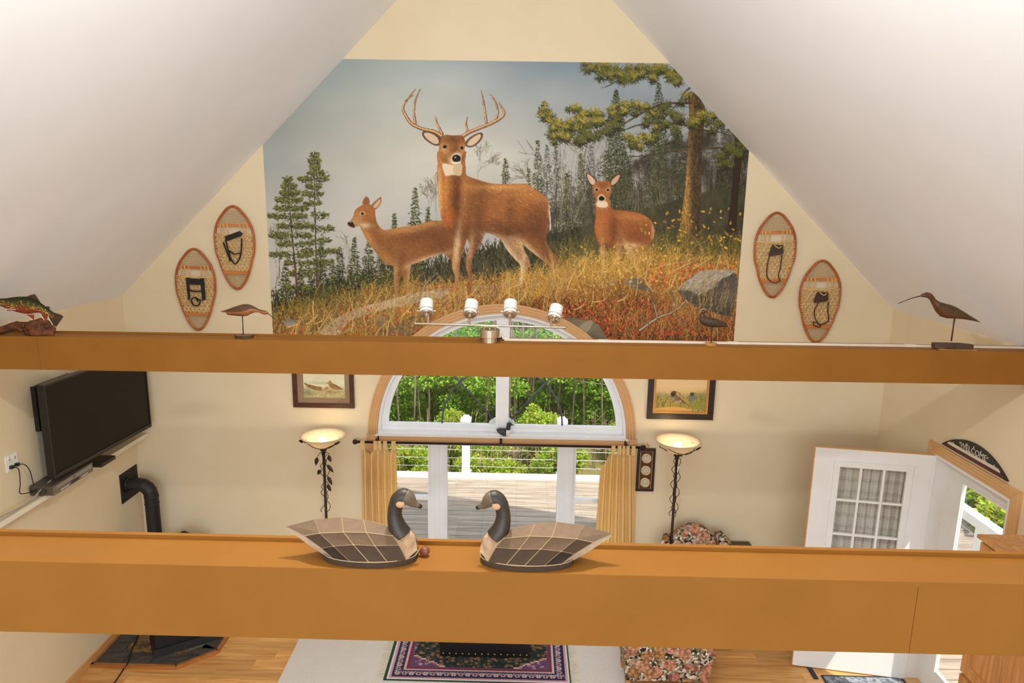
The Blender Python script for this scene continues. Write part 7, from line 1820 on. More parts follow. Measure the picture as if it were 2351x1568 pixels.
# ================================================================== the deer mural
def paint_mural():
    cv_ = Canvas(592, 128, 1730, 838, 1.5, 11); r = np.random.default_rng(5)
    K = lambda pts: [(600 + x / 3.918, 120 + y / 3.918) for x, y in pts]
    k1 = lambda x, y: (600 + x / 3.918, 120 + y / 3.918)
    C3 = lambda pts: K([(x, y + 1175) for x, y in pts]); C2 = lambda pts: K([(x + 2155, y) for x, y in pts]); C4 = lambda pts: K([(x + 2155, y + 1175) for x, y in pts])
    X, Y = cv_.X, cv_.Y
    # sky
    ty = np.clip((Y - 130) / 500, 0, 1); top = np.array((150, 163, 168)); mid = np.array((178, 178, 172)); low = np.array((190, 186, 184))
    g = np.where(ty[..., None] < .45, top + (mid - top) * (ty[..., None] / .45), mid + (low - mid) * ((ty[..., None] - .45) / .55))
    cv_.a[:] = g
    n1 = cv_.noise(260, 4, 1, 1.8); n2 = cv_.noise(120, 4, 2, 2.0)
    f = np.clip((n1 - .45) * 3.2, -1, 1)[..., None]
    cv_.a += np.where(f > 0, f * np.array((26, 22, 14)), f * np.array((22, 14, 6)) * -1 * -1)
    cv_.a += (n2 - .5)[..., None] * np.array((26, 26, 28))
    cv_.a += ((X - 1150) / 600)[..., None] * np.array((0, -2, 1))
    def spruce(x, y0, y1, w, dark, light, seed, dens=1.0, gap=0.0):
        rr = np.random.default_rng(seed); h = y1 - y0
        cv_.strokes([(x, y0)], [(x, y1)], 0, .8, 1.6 + w * .03, [(50, 44, 30)])
        nl = int(h / 3.1 * dens)
        for pas, (col, sh) in enumerate(((dark, 0), (light, -1.2))):
            P0, P1, Bd, W, Cc = [], [], [], [], []
            for i in range(nl):
                t = (i + rr.random()) / nl; y = y0 + h * t
                half = w * .78 * (t ** .72) * (0.65 + .35 * abs(sin(t * 17 + seed))) * rr.uniform(.6, 1.12) + .6
                for sgn in (-1, 1):
                    if rr.random() < gap: continue
                    L = half * rr.uniform(.7, 1.1) * (1 if pas == 0 else .85); nb = max(2, int(L / 2.6))
                    for b in range(nb):
                        u = (b + rr.random()) / nb; px = x + sgn * L * u; py = y + sh + u * L * .30 - 2.0 * sin(u * 3) + rr.normal(0, .9)
                        l2 = rr.uniform(2.0, 4.6); P0.append((px, py)); P1.append((px + sgn * l2, py + rr.uniform(-1.2, 2.0))); Bd.append(rr.normal(0, .5)); W.append(rr.uniform(1.0, 2.3)); Cc.append(np.array(col) * rr.uniform(.65, 1.3))
            if pas == 1: sel = rr.random(len(P0)) < .42; P0, P1, Bd, W, Cc = [np.array(v)[sel] for v in (P0, P1, Bd, W, Cc)]
            if len(P0): cv_.strokes(P0, P1, Bd, W, np.array(W) * .5, np.clip(Cc, 0, 255))
    DG, LG = (54, 60, 34), (108, 112, 54)
    # misty far trees behind on the right, blue grey
    for i in range(26):
        x = 1240 + i * 19 + r.uniform(-8, 8); spruce(x, r.uniform(330, 430) - max(0, (x - 1450) * .35), 640, r.uniform(34, 62), (96, 102, 92), (120, 124, 106), 300 + i, .8)
    # dark mass of the wood to the right
    m = cv_.full(K([(2480, 1450), (2760, 1330), (2900, 1240), (3120, 1150), (3300, 1000), (3500, 900), (3750, 760), (4000, 700), (4420, 900), (4420, 2300), (2500, 2300)]), 6)
    m = cv_.blur(m, 30); nn = cv_.noise(26, 3, 8, .5)
    mr_ = np.clip((X - 1300) / 320, 0, 1); cv_.a += (np.array((60, 54, 40)) - cv_.a) * (m * np.clip(.40 + .34 * mr_ + (nn - .5) * 1.9, 0, .95))[..., None]
    for (x, yt, w) in ((1234, 322, 40), (1213, 388, 20), (1333, 352, 34), (1300, 398, 26), (1352, 400, 24)): spruce(x, yt, 620, w, (66, 70, 44), (104, 108, 58), int(x), 1.0, .1)
    spruce(1414, 208, 640, 100, (50, 56, 34), (84, 90, 48), 77, 1.5)
    spruce(1512, 192, 640, 86, (66, 72, 52), (92, 98, 62), 78, 1.3)
    spruce(1560, 300, 660, 80, (58, 60, 42), (84, 86, 52), 79, 1.3); spruce(1665, 330, 660, 90, (46, 44, 28), (70, 66, 38), 80, 1.4); spruce(1700, 380, 660, 70, (44, 42, 28), (66, 60, 36), 81, 1.4)
    # hazy bare stems of the undergrowth, right half
    N = 1500; x = r.uniform(1270, 1712, N); y = r.uniform(430, 640, N); L = r.uniform(20, 110, N)
    cc = np.array((120, 106, 78)) * r.uniform(.45, 1.25, (N, 1)); cc[: N // 3] = np.array((62, 54, 38)) * r.uniform(.7, 1.2, (N // 3, 1))
    cv_.strokes(np.stack([x, y], 1), np.stack([x + r.normal(0, 14, N), y - L], 1), r.normal(0, 5, N), 1.2, .6, cc, alpha=.75)
    # bare saplings
    def bare(x, y, h, seed, c=(126, 116, 92), w=2.6, depth=4, lean=0.0):
        rr = np.random.default_rng(seed); segs = []
        def grow(px, py, a, l, w_, d):
            ex, ey = px + l * cos(a), py + l * sin(a); segs.append((px, py, ex, ey, w_))
            if d:
                for k in range(rr.integers(2, 4)): grow(px + (ex - px) * rr.uniform(.5, 1), py + (ey - py) * rr.uniform(.5, 1), a + rr.normal(0, .42), l * rr.uniform(.55, .8), w_ * .62, d - 1)
        grow(x, y, -pi / 2 + lean, h * .42, w, depth); S = np.array(segs)
        cv_.strokes(S[:, :2], S[:, 2:4], rr.normal(0, 2, len(S)), S[:, 4], S[:, 4] * .6, np.array(c) * rr.uniform(.8, 1.1, (len(S), 1)))
    bare(1288, 560, 330, 1); bare(1284, 600, 260, 2, lean=-.3); bare(1300, 560, 300, 3, lean=.35); bare(1095, 440, 110, 4, (150, 142, 124), 1.4); bare(1000, 520, 120, 6, (140, 132, 112), 1.4); bare(985, 500, 90, 7, (140, 132, 112), 1.2)
    for i in range(9): bare(1440 + i * 28, 650, 220, 20 + i, (142, 122, 86), 1.8, 3)
    bare(640, 640, 170, 40, (128, 116, 86), 2.0); bare(632, 660, 150, 42, (128, 116, 86), 1.6); bare(795, 690, 170, 43, (150, 132, 96), 1.6, 3)
    bk = cv_.blur(cv_.full([(600, 700), (700, 690), (800, 660), (900, 636), (1000, 610), (1120, 575), (1230, 545), (1340, 520), (1480, 480), (1730, 440), (1730, 700), (1000, 720), (600, 760)], 3), 14); cv_.a += (np.array((70, 66, 42)) * (.7 + .6 * nn[..., None]) - cv_.a) * (bk * .8)[..., None]
    # distant dark band on the left and centre below the skyline
    N = 2600; x = r.uniform(618, 1330, N); yb = np.interp(x, (610, 700, 800, 900, 1000, 1120, 1330), (680, 668, 640, 610, 600, 570, 520)); y = yb + r.uniform(0, 90, N) ** 1.0
    cc = np.array((62, 60, 34)) * r.uniform(.55, 1.45, (N, 1)); cv_.strokes(np.stack([x, y], 1), np.stack([x + r.normal(0, 6, N), y - r.uniform(8, 30, N)], 1), r.normal(0, 2, N), 2.6, .8, cc)
    # left spruces
    for (x, yt, yb, w) in ((655, 600, 720, 36), (712, 630, 730, 30), (736, 555, 720, 44), (780, 570, 720, 40), (813, 548, 710, 40), (846, 553, 690, 44), (875, 560, 690, 40), (762, 600, 720, 34), (690, 610, 720, 28), (905, 492, 640, 22), (953, 434, 620, 40), (982, 478, 560, 14), (1160, 366, 440, 18), (905, 560, 670, 40)): spruce(x, yt, yb, w, DG, LG, int(x * 3), 1.25)
    # two tall pines, left
    def pine(x0, y0, x1, y1, tiers, seed, wt):
        rr = np.random.default_rng(seed)
        cv_.strokes([(x0, y0)], [(x1, y1)], 2, 1.2, wt, [(74, 56, 36)]); cv_.strokes([(x0 + 1, y0 + 30)], [(x1 + 1.2, y1)], 2, .6, wt * .4, [(118, 92, 56)])
        for (t, l, rgt, thick) in tiers:
            px, py = x0 + (x1 - x0) * t, y0 + (y1 - y0) * t
            for sgn, ll in ((-1, l), (1, rgt)):
                if ll <= 0: continue
                cv_.strokes([(px, py)], [(px + sgn * ll, py - ll * .02 + 3)], sgn * -2, 1.3, .6, [(66, 54, 36)])
                n = int(ll * thick * 2.0); u = rr.random(n); qx = px + sgn * ll * (u ** .75) + rr.normal(0, 2, n); qy = py + rr.normal(0, 2.4 + 2.4 * (1 - u), n) + 2 - 2 * u
                for pas in (0, 1):
                    cc = (np.array((56, 60, 30)) if pas == 0 else np.array((122, 122, 54))) * rr.uniform(.7, 1.25, (n, 1)); k = np.ones(n, bool) if pas == 0 else rr.random(n) < .38
                    cv_.strokes(np.stack([qx, qy - pas * 1.5], 1)[k], np.stack([qx + sgn * rr.uniform(1, 5.5, n), qy - pas * 1.5 + rr.uniform(-2.8, 1.6, n)], 1)[k], rr.normal(0, .4, n)[k], 1.8, .7, cc[k])
    pine(721, 345, 730, 690, [(.03, 6, 7, 3), (.07, 11, 12, 3), (.11, 9, 10, 3), (.15, 14, 20, 2.6), (.19, 36, 30, 1.8), (.24, 18, 14, 2.2), (.29, 28, 16, 2), (.35, 24, 12, 1.6), (.43, 8, 28, 1.4), (.52, 10, 40, 1.5), (.60, 8, 30, 1.2), (.67, 34, 48, 1.5), (.74, 6, 36, 1.3), (.80, 30, 10, 1.3)], 1, 5.0)
    pine(660, 402, 688, 716, [(.03, 7, 7, 3), (.08, 13, 14, 3), (.13, 18, 22, 2.6), (.18, 30, 26, 2.2), (.24, 34, 38, 2.0), (.30, 50, 34, 1.9), (.37, 30, 48, 1.9), (.44, 52, 40, 1.8), (.50, 34, 42, 1.6), (.58, 56, 40, 1.7), (.64, 20, 52, 1.5), (.72, 16, 36, 1.5), (.82, 28, 24, 1.6)], 2, 6.0)
    # the big pine on the right: trunk
    tr_ = K([(3855, 350), (3990, 490), (3978, 700), (3965, 900), (3955, 1200), (3950, 1500), (3955, 1850), (3740, 1850), (3775, 1500), (3815, 1200), (3835, 900), (3848, 600)])
    cv_.fill(tr_, (74, 58, 36), 3); tm = cv_.full(tr_, 3)
    cv_.glow(k1(3822, 1250)[0], k1(0, 1250)[1], 11, 220, (176, 134, 66), .95, tm); cv_.glow(k1(3800, 1600)[0], k1(0, 1600)[1], 13, 80, (170, 126, 58), .8, tm); cv_.glow(k1(3870, 520)[0], k1(0, 520)[1], 8, 60, (150, 112, 56), .7, tm)
    cv_.fur(tm, 1600, lambda x, y: np.full_like(x, pi / 2), 16, 1.4, .3, seed=3)
    cv_.fill(K([(4260, 850), (4330, 850), (4290, 1300), (4250, 1950), (4150, 1950), (4225, 1300)]), (52, 38, 24), 3)
    def limb(pts, w, c=(104, 82, 46)): cv_.path(K(pts), w, (52, 42, 26)); cv_.path([(x, y - 1) for x, y in K(pts)], [v * .45 for v in w], c)
    limb([(3860, 455), (3700, 455), (3580, 470), (3450, 530), (3330, 600), (3180, 680), (3000, 720)], [6, 5, 4.5, 4, 3.5, 2.5, 1.5]); limb([(3850, 660), (3700, 640), (3560, 635), (3400, 650), (3250, 700), (3050, 740), (2850, 750)], [5, 4.5, 4, 3, 2.5, 2, 1])
    limb([(3850, 850), (3760, 820), (3660, 815), (3560, 850)], [4, 3, 2.5, 1.2]); limb([(3830, 880), (3700, 885), (3600, 910), (3450, 930), (3300, 940)], [4, 3.2, 2.5, 2, 1]); limb([(3450, 930), (3380, 1000), (3250, 1080)], [2.4, 1.6, 1])
    limb([(3850, 320), (3800, 370), (3760, 440), (3650, 560), (3600, 640)], [4, 3.4, 3, 2, 1]); limb([(3720, 170), (3600, 190), (3450, 225), (3250, 215), (3100, 190), (2980, 130)], [4.5, 4, 3.5, 3, 2, 1]); limb([(3180, 270), (3120, 300), (3060, 320)], [2, 1.5, 1])
    limb([(3960, 690), (4050, 715), (4130, 720), (4200, 750)], [4, 3, 2.5, 1.5]); limb([(3900, 800), (3890, 760), (3930, 700), (3970, 640)], [4, 4, 3, 1.5]); limb([(3960, 860), (4080, 860), (4200, 880), (4260, 960)], [3.4, 3, 2, 1.2])
    def tufts(spots, seed, light=(176, 158, 60), dark=(50, 48, 24), L=13, n=50):
        rr = np.random.default_rng(seed); lo = [(x + rr.normal(0, 34), y + rr.uniform(10, 60), s_ * .95) for x, y, s_ in spots]
        for pas, col in enumerate((dark, (98, 98, 42), light)):
            for (x, y, s_) in (spots + lo if pas < 2 else spots):
                px, py = k1(x + rr.normal(0, 8), y + rr.normal(0, 8))
                m_ = int(n * s_ * (1.2, .62, .46)[pas]); a = rr.uniform(-pi, pi, m_) if pas == 0 else rr.normal(-pi / 2 - .2, 1.0, m_); l = L * s_ * rr.uniform(.5, 1.1, m_); ox, oy = rr.normal(0, 3.6 * s_, m_), rr.normal(0, 2.6 * s_, m_) + (2.5, 0, -2)[pas]
                cv_.strokes(np.stack([px + ox, py + oy], 1), np.stack([px + ox + l * np.cos(a), py + oy + l * np.sin(a) * .8], 1), rr.normal(0, .6, m_), 1.3, .6, np.array(col) * rr.uniform(.7, 1.2, (m_, 1)))
    tufts([(2545, 470, .7), (2560, 520, .8), (2530, 570, .9), (2610, 560, .9), (2600, 620, 1), (2660, 640, 1.1), (2640, 690, 1), (2720, 680, 1.1), (2780, 630, 1.1), (2800, 500, .8), (2850, 490, .8), (2880, 540, 1), (2860, 600, 1.1), (2830, 680, 1.1), (2930, 640, 1.1), (2980, 540, .9), (3040, 560, 1), (3000, 620, 1.1), (3070, 620, 1), (3150, 510, .9), (3170, 560, 1), (3260, 470, .9), (3320, 470, 1), (3260, 530, 1), (3380, 490, 1), (3440, 490, .9), (3470, 480, .8), (2640, 760, .9), (2700, 760, 1), (2760, 770, 1), (3300, 770, 1), (3360, 800, 1), (3420, 760, 1), (3400, 840, .9), (3500, 780, 1), (3560, 700, .9), (3600, 520, .9), (3540, 570, .9), (3820, 400, 1), (3870, 640, 1.1), (3930, 560, 1), (3990, 560, 1.0), (4060, 580, 1), (3920, 620, 1)], 5)
    tufts([(2900, 720, 1.1), (2960, 760, 1.1), (3040, 740, 1), (2850, 780, 1), (3100, 700, 1), (3150, 640, 1), (3200, 600, 1), (3480, 600, 1), (3650, 480, 1), (3700, 560, 1.1), (3760, 600, 1.1), (3650, 640, 1), (3720, 690, 1), (4120, 650, 1.1), (4200, 860, 1.2), (4280, 900, 1.2), (4120, 940, 1.1), (4320, 830, 1.1), (4180, 1000, 1.1)], 6, (104, 104, 44), (48, 46, 24))
    tufts([(2920, 110, 1), (2980, 130, 1), (3040, 110, 1), (3060, 170, 1), (3120, 130, 1), (3130, 200, 1), (3190, 160, 1.1), (3240, 210, 1.1), (3300, 150, 1), (3320, 200, 1.1), (3370, 220, 1), (3440, 130, 1), (3500, 160, 1), (3420, 200, 1), (3560, 130, 1), (3620, 150, 1.1), (3520, 230, 1), (3700, 220, 1), (3760, 260, 1), (3660, 190, 1.1), (3740, 160, 1)], 7, (150, 140, 58), (56, 56, 28))
    # ---------------- hillside base
    gl = [(592, 745), (660, 728), (720, 712), (800, 694), (880, 676), (960, 660), (1050, 648), (1150, 640), (1250, 628), (1330, 606), (1420, 592), (1500, 588), (1560, 592), (1640, 598), (1730, 596)]
    gp = gl + [(1730, 838), (592, 838)]
    gm = cv_.blur(cv_.full(gp, 3), 5); nz = cv_.noise(40, 4, 12, 2.0)
    base = np.array((150, 112, 56)) + (nz - .5)[..., None] * np.array((120, 95, 60)); dk = np.clip((Y - 690) / 130, 0, 1)[..., None] * np.clip((X - 700) / 700, 0, 1)[..., None]
    base = base * (1 - .52 * dk) + np.array((54, 26, 14)) * dk * .7
    cv_.a += (base - cv_.a) * gm[..., None]
    # pale ledge and rocks
    def rock(pts, c, seed, sm=3, sh=(82, 72, 60)):
        mm = cv_.full(pts, sm); nr = cv_.noise(22, 4, seed, 3.0); cv_.a += ((np.array(c) * (0.68 + .62 * nr[..., None])) - cv_.a) * mm[..., None]
        P = np.array(pts); return mm
    led = rock(C3([(470, 1370), (560, 1270), (720, 1180), (900, 1110), (1100, 1060), (1300, 1005), (1600, 950), (1900, 930), (2300, 880), (2500, 900), (2350, 980), (1900, 1040), (1500, 1090), (1200, 1130), (950, 1190), (760, 1260), (700, 1390)]), (176, 156, 130), 31)
    cv_.fur(led, 700, lambda x, y: np.full_like(x, -.35), 16, 1.4, .2, seed=9)
    rock(C3([(1000, 1390), (1080, 1320), (1220, 1260), (1390, 1190), (1480, 1200), (1400, 1300), (1300, 1390)]), (120, 104, 72), 33); rock(C3([(1030, 1250), (1060, 1190), (1110, 1200), (1120, 1270), (1070, 1300)]), (128, 118, 104), 34); rock(C3([(200, 1260), (240, 1220), (300, 1240), (310, 1280), (230, 1290)]), (150, 142, 130), 36)
    rk = rock(C4([(1585, 960), (1660, 890), (1740, 820), (1810, 790), (1960, 790), (2070, 785), (2120, 830), (2130, 900), (2110, 1050), (2080, 1240), (1900, 1180), (1760, 1120), (1640, 1030)]), (104, 98, 88), 35, 2)
    cv_.fill(C4([(1585, 955), (1700, 860), (1800, 792), (2070, 786), (2100, 810), (1980, 870), (1880, 960), (1780, 1010), (1700, 970)]), (188, 176, 154), 3, .85, 2); cv_.fur(rk, 500, lambda x, y: np.full_like(x, -.7), 15, 1.8, .2, seed=10)
    rock(C4([(950, 880), (1000, 870), (1060, 900), (1040, 930), (960, 920)]), (136, 128, 112), 37); rock(C4([(1110, 890), (1180, 855), (1260, 870), (1330, 930), (1350, 980), (1250, 960), (1150, 930)]), (140, 126, 100), 38); rock(C4([(690, 760), (740, 710), (800, 740), (815, 790), (760, 800)]), (142, 132, 110), 39)
    rock(C4([(580, 1225), (650, 1215), (740, 1235), (800, 1240), (870, 1270), (930, 1360), (950, 1420), (780, 1420), (700, 1310)]), (128, 120, 96), 40); cv_.fill(C4([(690, 1310), (780, 1240), (830, 1250), (770, 1350)]), (168, 158, 132), 2, .8, 1)
    # ---------------- grass in layers, far to near
    def grass(n, xa, xb, yfun, hmin, hmax, cols, seed, w=1.7, lean=.3, bend=5, alpha=1.0, clip=None):
        rr = np.random.default_rng(seed); x = rr.uniform(xa, xb, n); y = yfun(x, rr); o = np.argsort(y); x, y = x[o], y[o]
        h = rr.uniform(hmin, hmax, n); cc = np.array(cols)[rr.integers(0, len(cols), n)] * rr.uniform(.72, 1.18, (n, 1)); dx = rr.normal(.12, lean, n) * h
        cv_.strokes(np.stack([x, y], 1), np.stack([x + dx, y - h], 1), rr.normal(0, bend, n), w, .6, np.clip(cc, 0, 255), clip, alpha)
    GY = lambda x: np.interp(x, [p[0] for p in gl], [p[1] for p in gl])
    gold = [(206, 158, 74), (188, 138, 58), (170, 120, 50), (222, 180, 98), (150, 104, 44)]; green = [(126, 112, 46), (106, 98, 40), (150, 132, 58), (84, 78, 34)]; rust = [(170, 92, 38), (146, 74, 32), (190, 110, 44), (120, 62, 28)]
    grass(1500, 1270, 1715, lambda x, q: GY(x) + q.uniform(-20, 25, len(x)), 18, 60, green + [(140, 120, 70)], 1, 1.4)
    grass(900, 620, 960, lambda x, q: GY(x) + q.uniform(-12, 20, len(x)), 10, 40, green + gold[:2], 2, 1.4)
    grass(2600, 820, 1700, lambda x, q: GY(x) + q.uniform(-2, 50, len(x)), 8, 30, gold, 3, 1.4, .35)
    # ---------------- deer
    def deer_shade(mask, spots):
        for (x, y, rx, ry, c, a, an) in spots: cv_.glow(*k1(x, y), rx, ry, c, a, mask, an)
    RB, DB, LB, WH = (152, 98, 52), (96, 58, 28), (214, 154, 88), (236, 212, 178)
    # left doe
    legs = [C3([(1195, 730), (1192, 860), (1196, 950), (1186, 1045), (1222, 1045), (1228, 930), (1262, 830), (1300, 760), (1280, 700)]), C3([(1262, 800), (1300, 900), (1288, 1010), (1326, 1010), (1324, 900), (1345, 740), (1300, 720)])]
    doe = C3([(885, 390), (905, 430), (935, 490), (985, 570), (1050, 650), (1110, 720), (1150, 742), (1200, 745), (1270, 735), (1350, 735), (1450, 700), (1550, 660), (1640, 640), (1700, 690), (1760, 760), (1800, 600), (1700, 340), (1620, 338), (1500, 345), (1400, 378), (1270, 395), (1180, 412), (1105, 424), (1060, 390), (1032, 330), (1020, 255), (980, 300), (920, 370)])
    head = C3([(778, 362), (800, 338), (828, 300), (840, 252), (880, 215), (930, 190), (985, 195), (1020, 235), (1022, 285), (1000, 330), (960, 365), (910, 385), (860, 392), (836, 404), (800, 398), (780, 382)])
    for p in legs: cv_.fill(p, (160, 108, 62), 4)
    cv_.fill(doe, RB, 4); cv_.fill(head, (176, 112, 56), 4)
    dm_ = np.clip(cv_.full(doe, 4) + cv_.full(head, 4) + cv_.full(legs[0], 4) + cv_.full(legs[1], 4), 0, 1)
    deer_shade(dm_, [(1400, 1640, 70, 22, (122, 74, 36), .8, -.15), (1250, 1590, 60, 12, LB, .6, -.1), (1500, 1540, 70, 9, (206, 150, 88), .7, -.15), (1170, 1850, 30, 26, (120, 72, 36), .7, 0), (960, 1660, 10, 44, LB, .75, -.5), (1120, 1860, 16, 30, (206, 150, 84), .6, -.6), (1550, 1830, 60, 6, (232, 200, 156), .95, -.3), (1450, 1885, 50, 4, (228, 194, 150), .9, -.3), (1000, 1600, 14, 46, (138, 86, 42), .5, -.4), (800, 1530, 10, 8, (226, 200, 166), .7, 0), (860, 1500, 8, 16, (206, 170, 128), .5, .3), (930, 1555, 16, 7, (230, 208, 176), .8, 0), (1205, 2060, 8, 60, (214, 168, 112), .6, 0), (1240, 1970, 6, 40, (110, 68, 36), .6, .2), (1320, 2060, 5, 40, (220, 180, 130), .7, 0), (1620, 1700, 40, 40, (110, 66, 32), .7, 0)])
    cv_.fur(dm_, 3600, lambda x, y: .35 + (x - 830) * .0006, 7, 1.1, .10, seed=1)
    for p, c in ((C3([(912, 190), (918, 150), (945, 122), (968, 142), (972, 188)]), (150, 96, 58)), (C3([(985, 205), (1040, 150), (1078, 126), (1076, 180), (1042, 230), (1012, 240)]), (158, 104, 62)), (C3([(1005, 215), (1045, 165), (1070, 145), (1066, 180), (1035, 222)]), (216, 184, 150))): cv_.fill(p, c, 3)
    cv_.fill(C3([(885, 270), (900, 258), (925, 262), (935, 282), (920, 292), (895, 288)]), (220, 190, 150), 3); cv_.fill(C3([(893, 272), (908, 264), (926, 274), (920, 286), (902, 286)]), (28, 18, 12), 3); cv_.fill(C3([(774, 366), (790, 348), (818, 350), (836, 378), (838, 402), (815, 396), (790, 384)]), (40, 28, 22), 3); cv_.fill(C3([(785, 350), (800, 344), (815, 352), (800, 358)]), (150, 130, 116), 2)
    # right doe
    legs2 = [C4([(882, 540), (905, 720), (932, 722), (948, 580)]), C4([(1032, 570), (1036, 750), (1066, 750), (1084, 580)]), C4([(1098, 560), (1160, 680), (1210, 790), (1242, 796), (1222, 680), (1192, 550)]), C4([(1196, 550), (1250, 720), (1268, 810), (1302, 810), (1292, 700), (1312, 570)])]
    doe2 = C4([(850, 180), (855, 230), (850, 330), (840, 420), (868, 520), (900, 562), (960, 578), (1030, 592), (1100, 562), (1150, 548), (1200, 562), (1290, 600), (1345, 545), (1378, 480), (1382, 420), (1352, 340), (1292, 292), (1200, 262), (1080, 246), (1010, 236), (985, 205), (980, 150)])
    head2 = C2([(828, 1212), (845, 1180), (882, 1160), (960, 1160), (992, 1200), (988, 1280), (962, 1340), (956, 1388), (910, 1397), (864, 1382), (855, 1320), (838, 1270)])
    for p in legs2: cv_.fill(p, (176, 122, 72), 3)
    for p, c in ((C2([(765, 1095), (800, 1094), (850, 1140), (862, 1168), (830, 1205), (790, 1172)]), (70, 48, 32)), (C2([(774, 1102), (800, 1104), (842, 1144), (850, 1170), (826, 1194), (796, 1166)]), (216, 186, 156)), (C2([(1082, 1098), (1045, 1098), (990, 1148), (978, 1180), (1000, 1208), (1052, 1172)]), (70, 48, 32)), (C2([(1072, 1106), (1046, 1108), (1000, 1150), (990, 1178), (1004, 1196), (1046, 1164)]), (206, 172, 138))): cv_.fill(p, c, 3)
    cv_.fill(doe2, (170, 100, 50), 4); cv_.fill(head2, (172, 106, 54), 4)
    dm2 = np.clip(cv_.full(doe2, 4) + cv_.full(head2, 4) + sum(cv_.full(p, 3) for p in legs2), 0, 1)
    deer_shade(dm2, [(3040, 1560, 14, 50, (196, 118, 58), .7, 0), (3170, 1580, 12, 50, (112, 64, 32), .75, 0), (3330, 1480, 40, 9, (206, 140, 76), .7, .12), (3400, 1640, 46, 34, (130, 76, 38), .7, 0), (3060, 1735, 36, 8, (110, 64, 34), .8, .1), (3320, 1735, 26, 8, (230, 196, 152), .85, 0), (3520, 1640, 5, 40, (222, 180, 130), .8, 0), (3060, 1830, 5, 40, (230, 190, 140), .7, 0), (3200, 1840, 5, 40, (224, 190, 146), .7, 0), (3330, 1850, 8, 50, (226, 190, 146), .75, -.4), (3440, 1850, 5, 50, (130, 84, 46), .6, 0), (3060, 1360, 13, 8, (226, 200, 168), .95, 0)])
    cv_.fur(dm2, 3000, lambda x, y: 1.2 - (x - 1380) * .006, 7, 1.1, .10, seed=2)
    cv_.fill(C2([(865, 1345), (900, 1340), (950, 1345), (958, 1388), (910, 1398), (865, 1384)]), (238, 214, 186), 4, 1, 1); cv_.fill(C2([(870, 1300), (895, 1278), (920, 1280), (942, 1310), (938, 1340), (905, 1348), (872, 1338)]), (226, 194, 156), 4, .9, 1)
    cv_.fill(C2([(884, 1305), (905, 1292), (928, 1305), (930, 1328), (905, 1336), (882, 1326)]), (24, 17, 14), 3)
    for ex, ey in ((862, 1236), (962, 1238)): cv_.fill(C2([(ex - 24, ey), (ex, ey - 20), (ex + 24, ey), (ex, ey + 18)]), (216, 178, 134), 4, .9); cv_.fill(C2([(ex - 15, ey), (ex, ey - 12), (ex + 15, ey + 2), (ex, ey + 13)]), (22, 15, 11), 4)
    cv_.fill(C2([(880, 1175), (960, 1175), (950, 1215), (905, 1225)]), (128, 72, 36), 3, .6, 3)
    # buck
    body = K([(1600, 880), (1585, 1000), (1578, 1120), (1588, 1260), (1600, 1400), (1620, 1500), (1650, 1570), (1720, 1650), (1800, 1670), (1880, 1650), (1980, 1625), (2080, 1640), (2170, 1688), (2260, 1662), (2300, 1640), (2400, 1700), (2560, 1660), (2572, 1560), (2586, 1480), (2596, 1420), (2586, 1345), (2555, 1300), (2490, 1250), (2400, 1192), (2350, 1182), (2155, 1184), (2060, 1178), (1960, 1150), (1850, 1108), (1842, 1050), (1832, 980), (1826, 880)])
    L1 = C3([(1640, 360), (1690, 440), (1728, 540), (1720, 640), (1714, 760), (1742, 850), (1720, 975), (1762, 975), (1782, 850), (1784, 760), (1805, 640), (1842, 530), (1850, 400)]); L2 = C3([(1830, 420), (1872, 560), (1846, 640), (1836, 740), (1862, 860), (1848, 1000), (1884, 1000), (1896, 860), (1890, 730), (1930, 610), (1984, 520), (2004, 430)])
    R1 = C4([(0, 500), (20, 540), (60, 610), (130, 690), (172, 745), (168, 840), (130, 935), (192, 935), (222, 820), (264, 740), (250, 680), (205, 590), (180, 480), (60, 440)]); R2 = C4([(120, 440), (160, 500), (230, 582), (330, 662), (420, 735), (470, 820), (486, 920), (512, 968), (548, 945), (512, 840), (502, 740), (514, 685), (470, 630), (420, 555), (410, 470), (420, 380), (300, 350)])
    cv_.fill(R1, (196, 156, 110), 4); cv_.fill(R2, (150, 100, 56), 4); cv_.fill(L2, (150, 98, 54), 4); cv_.fill(L1, (168, 112, 60), 4); cv_.fill(body, (150, 94, 48), 4)
    bmk = np.clip(cv_.full(body, 4) + cv_.full(L1, 4) + cv_.full(L2, 4) + cv_.full(R1, 4) + cv_.full(R2, 4), 0, 1)
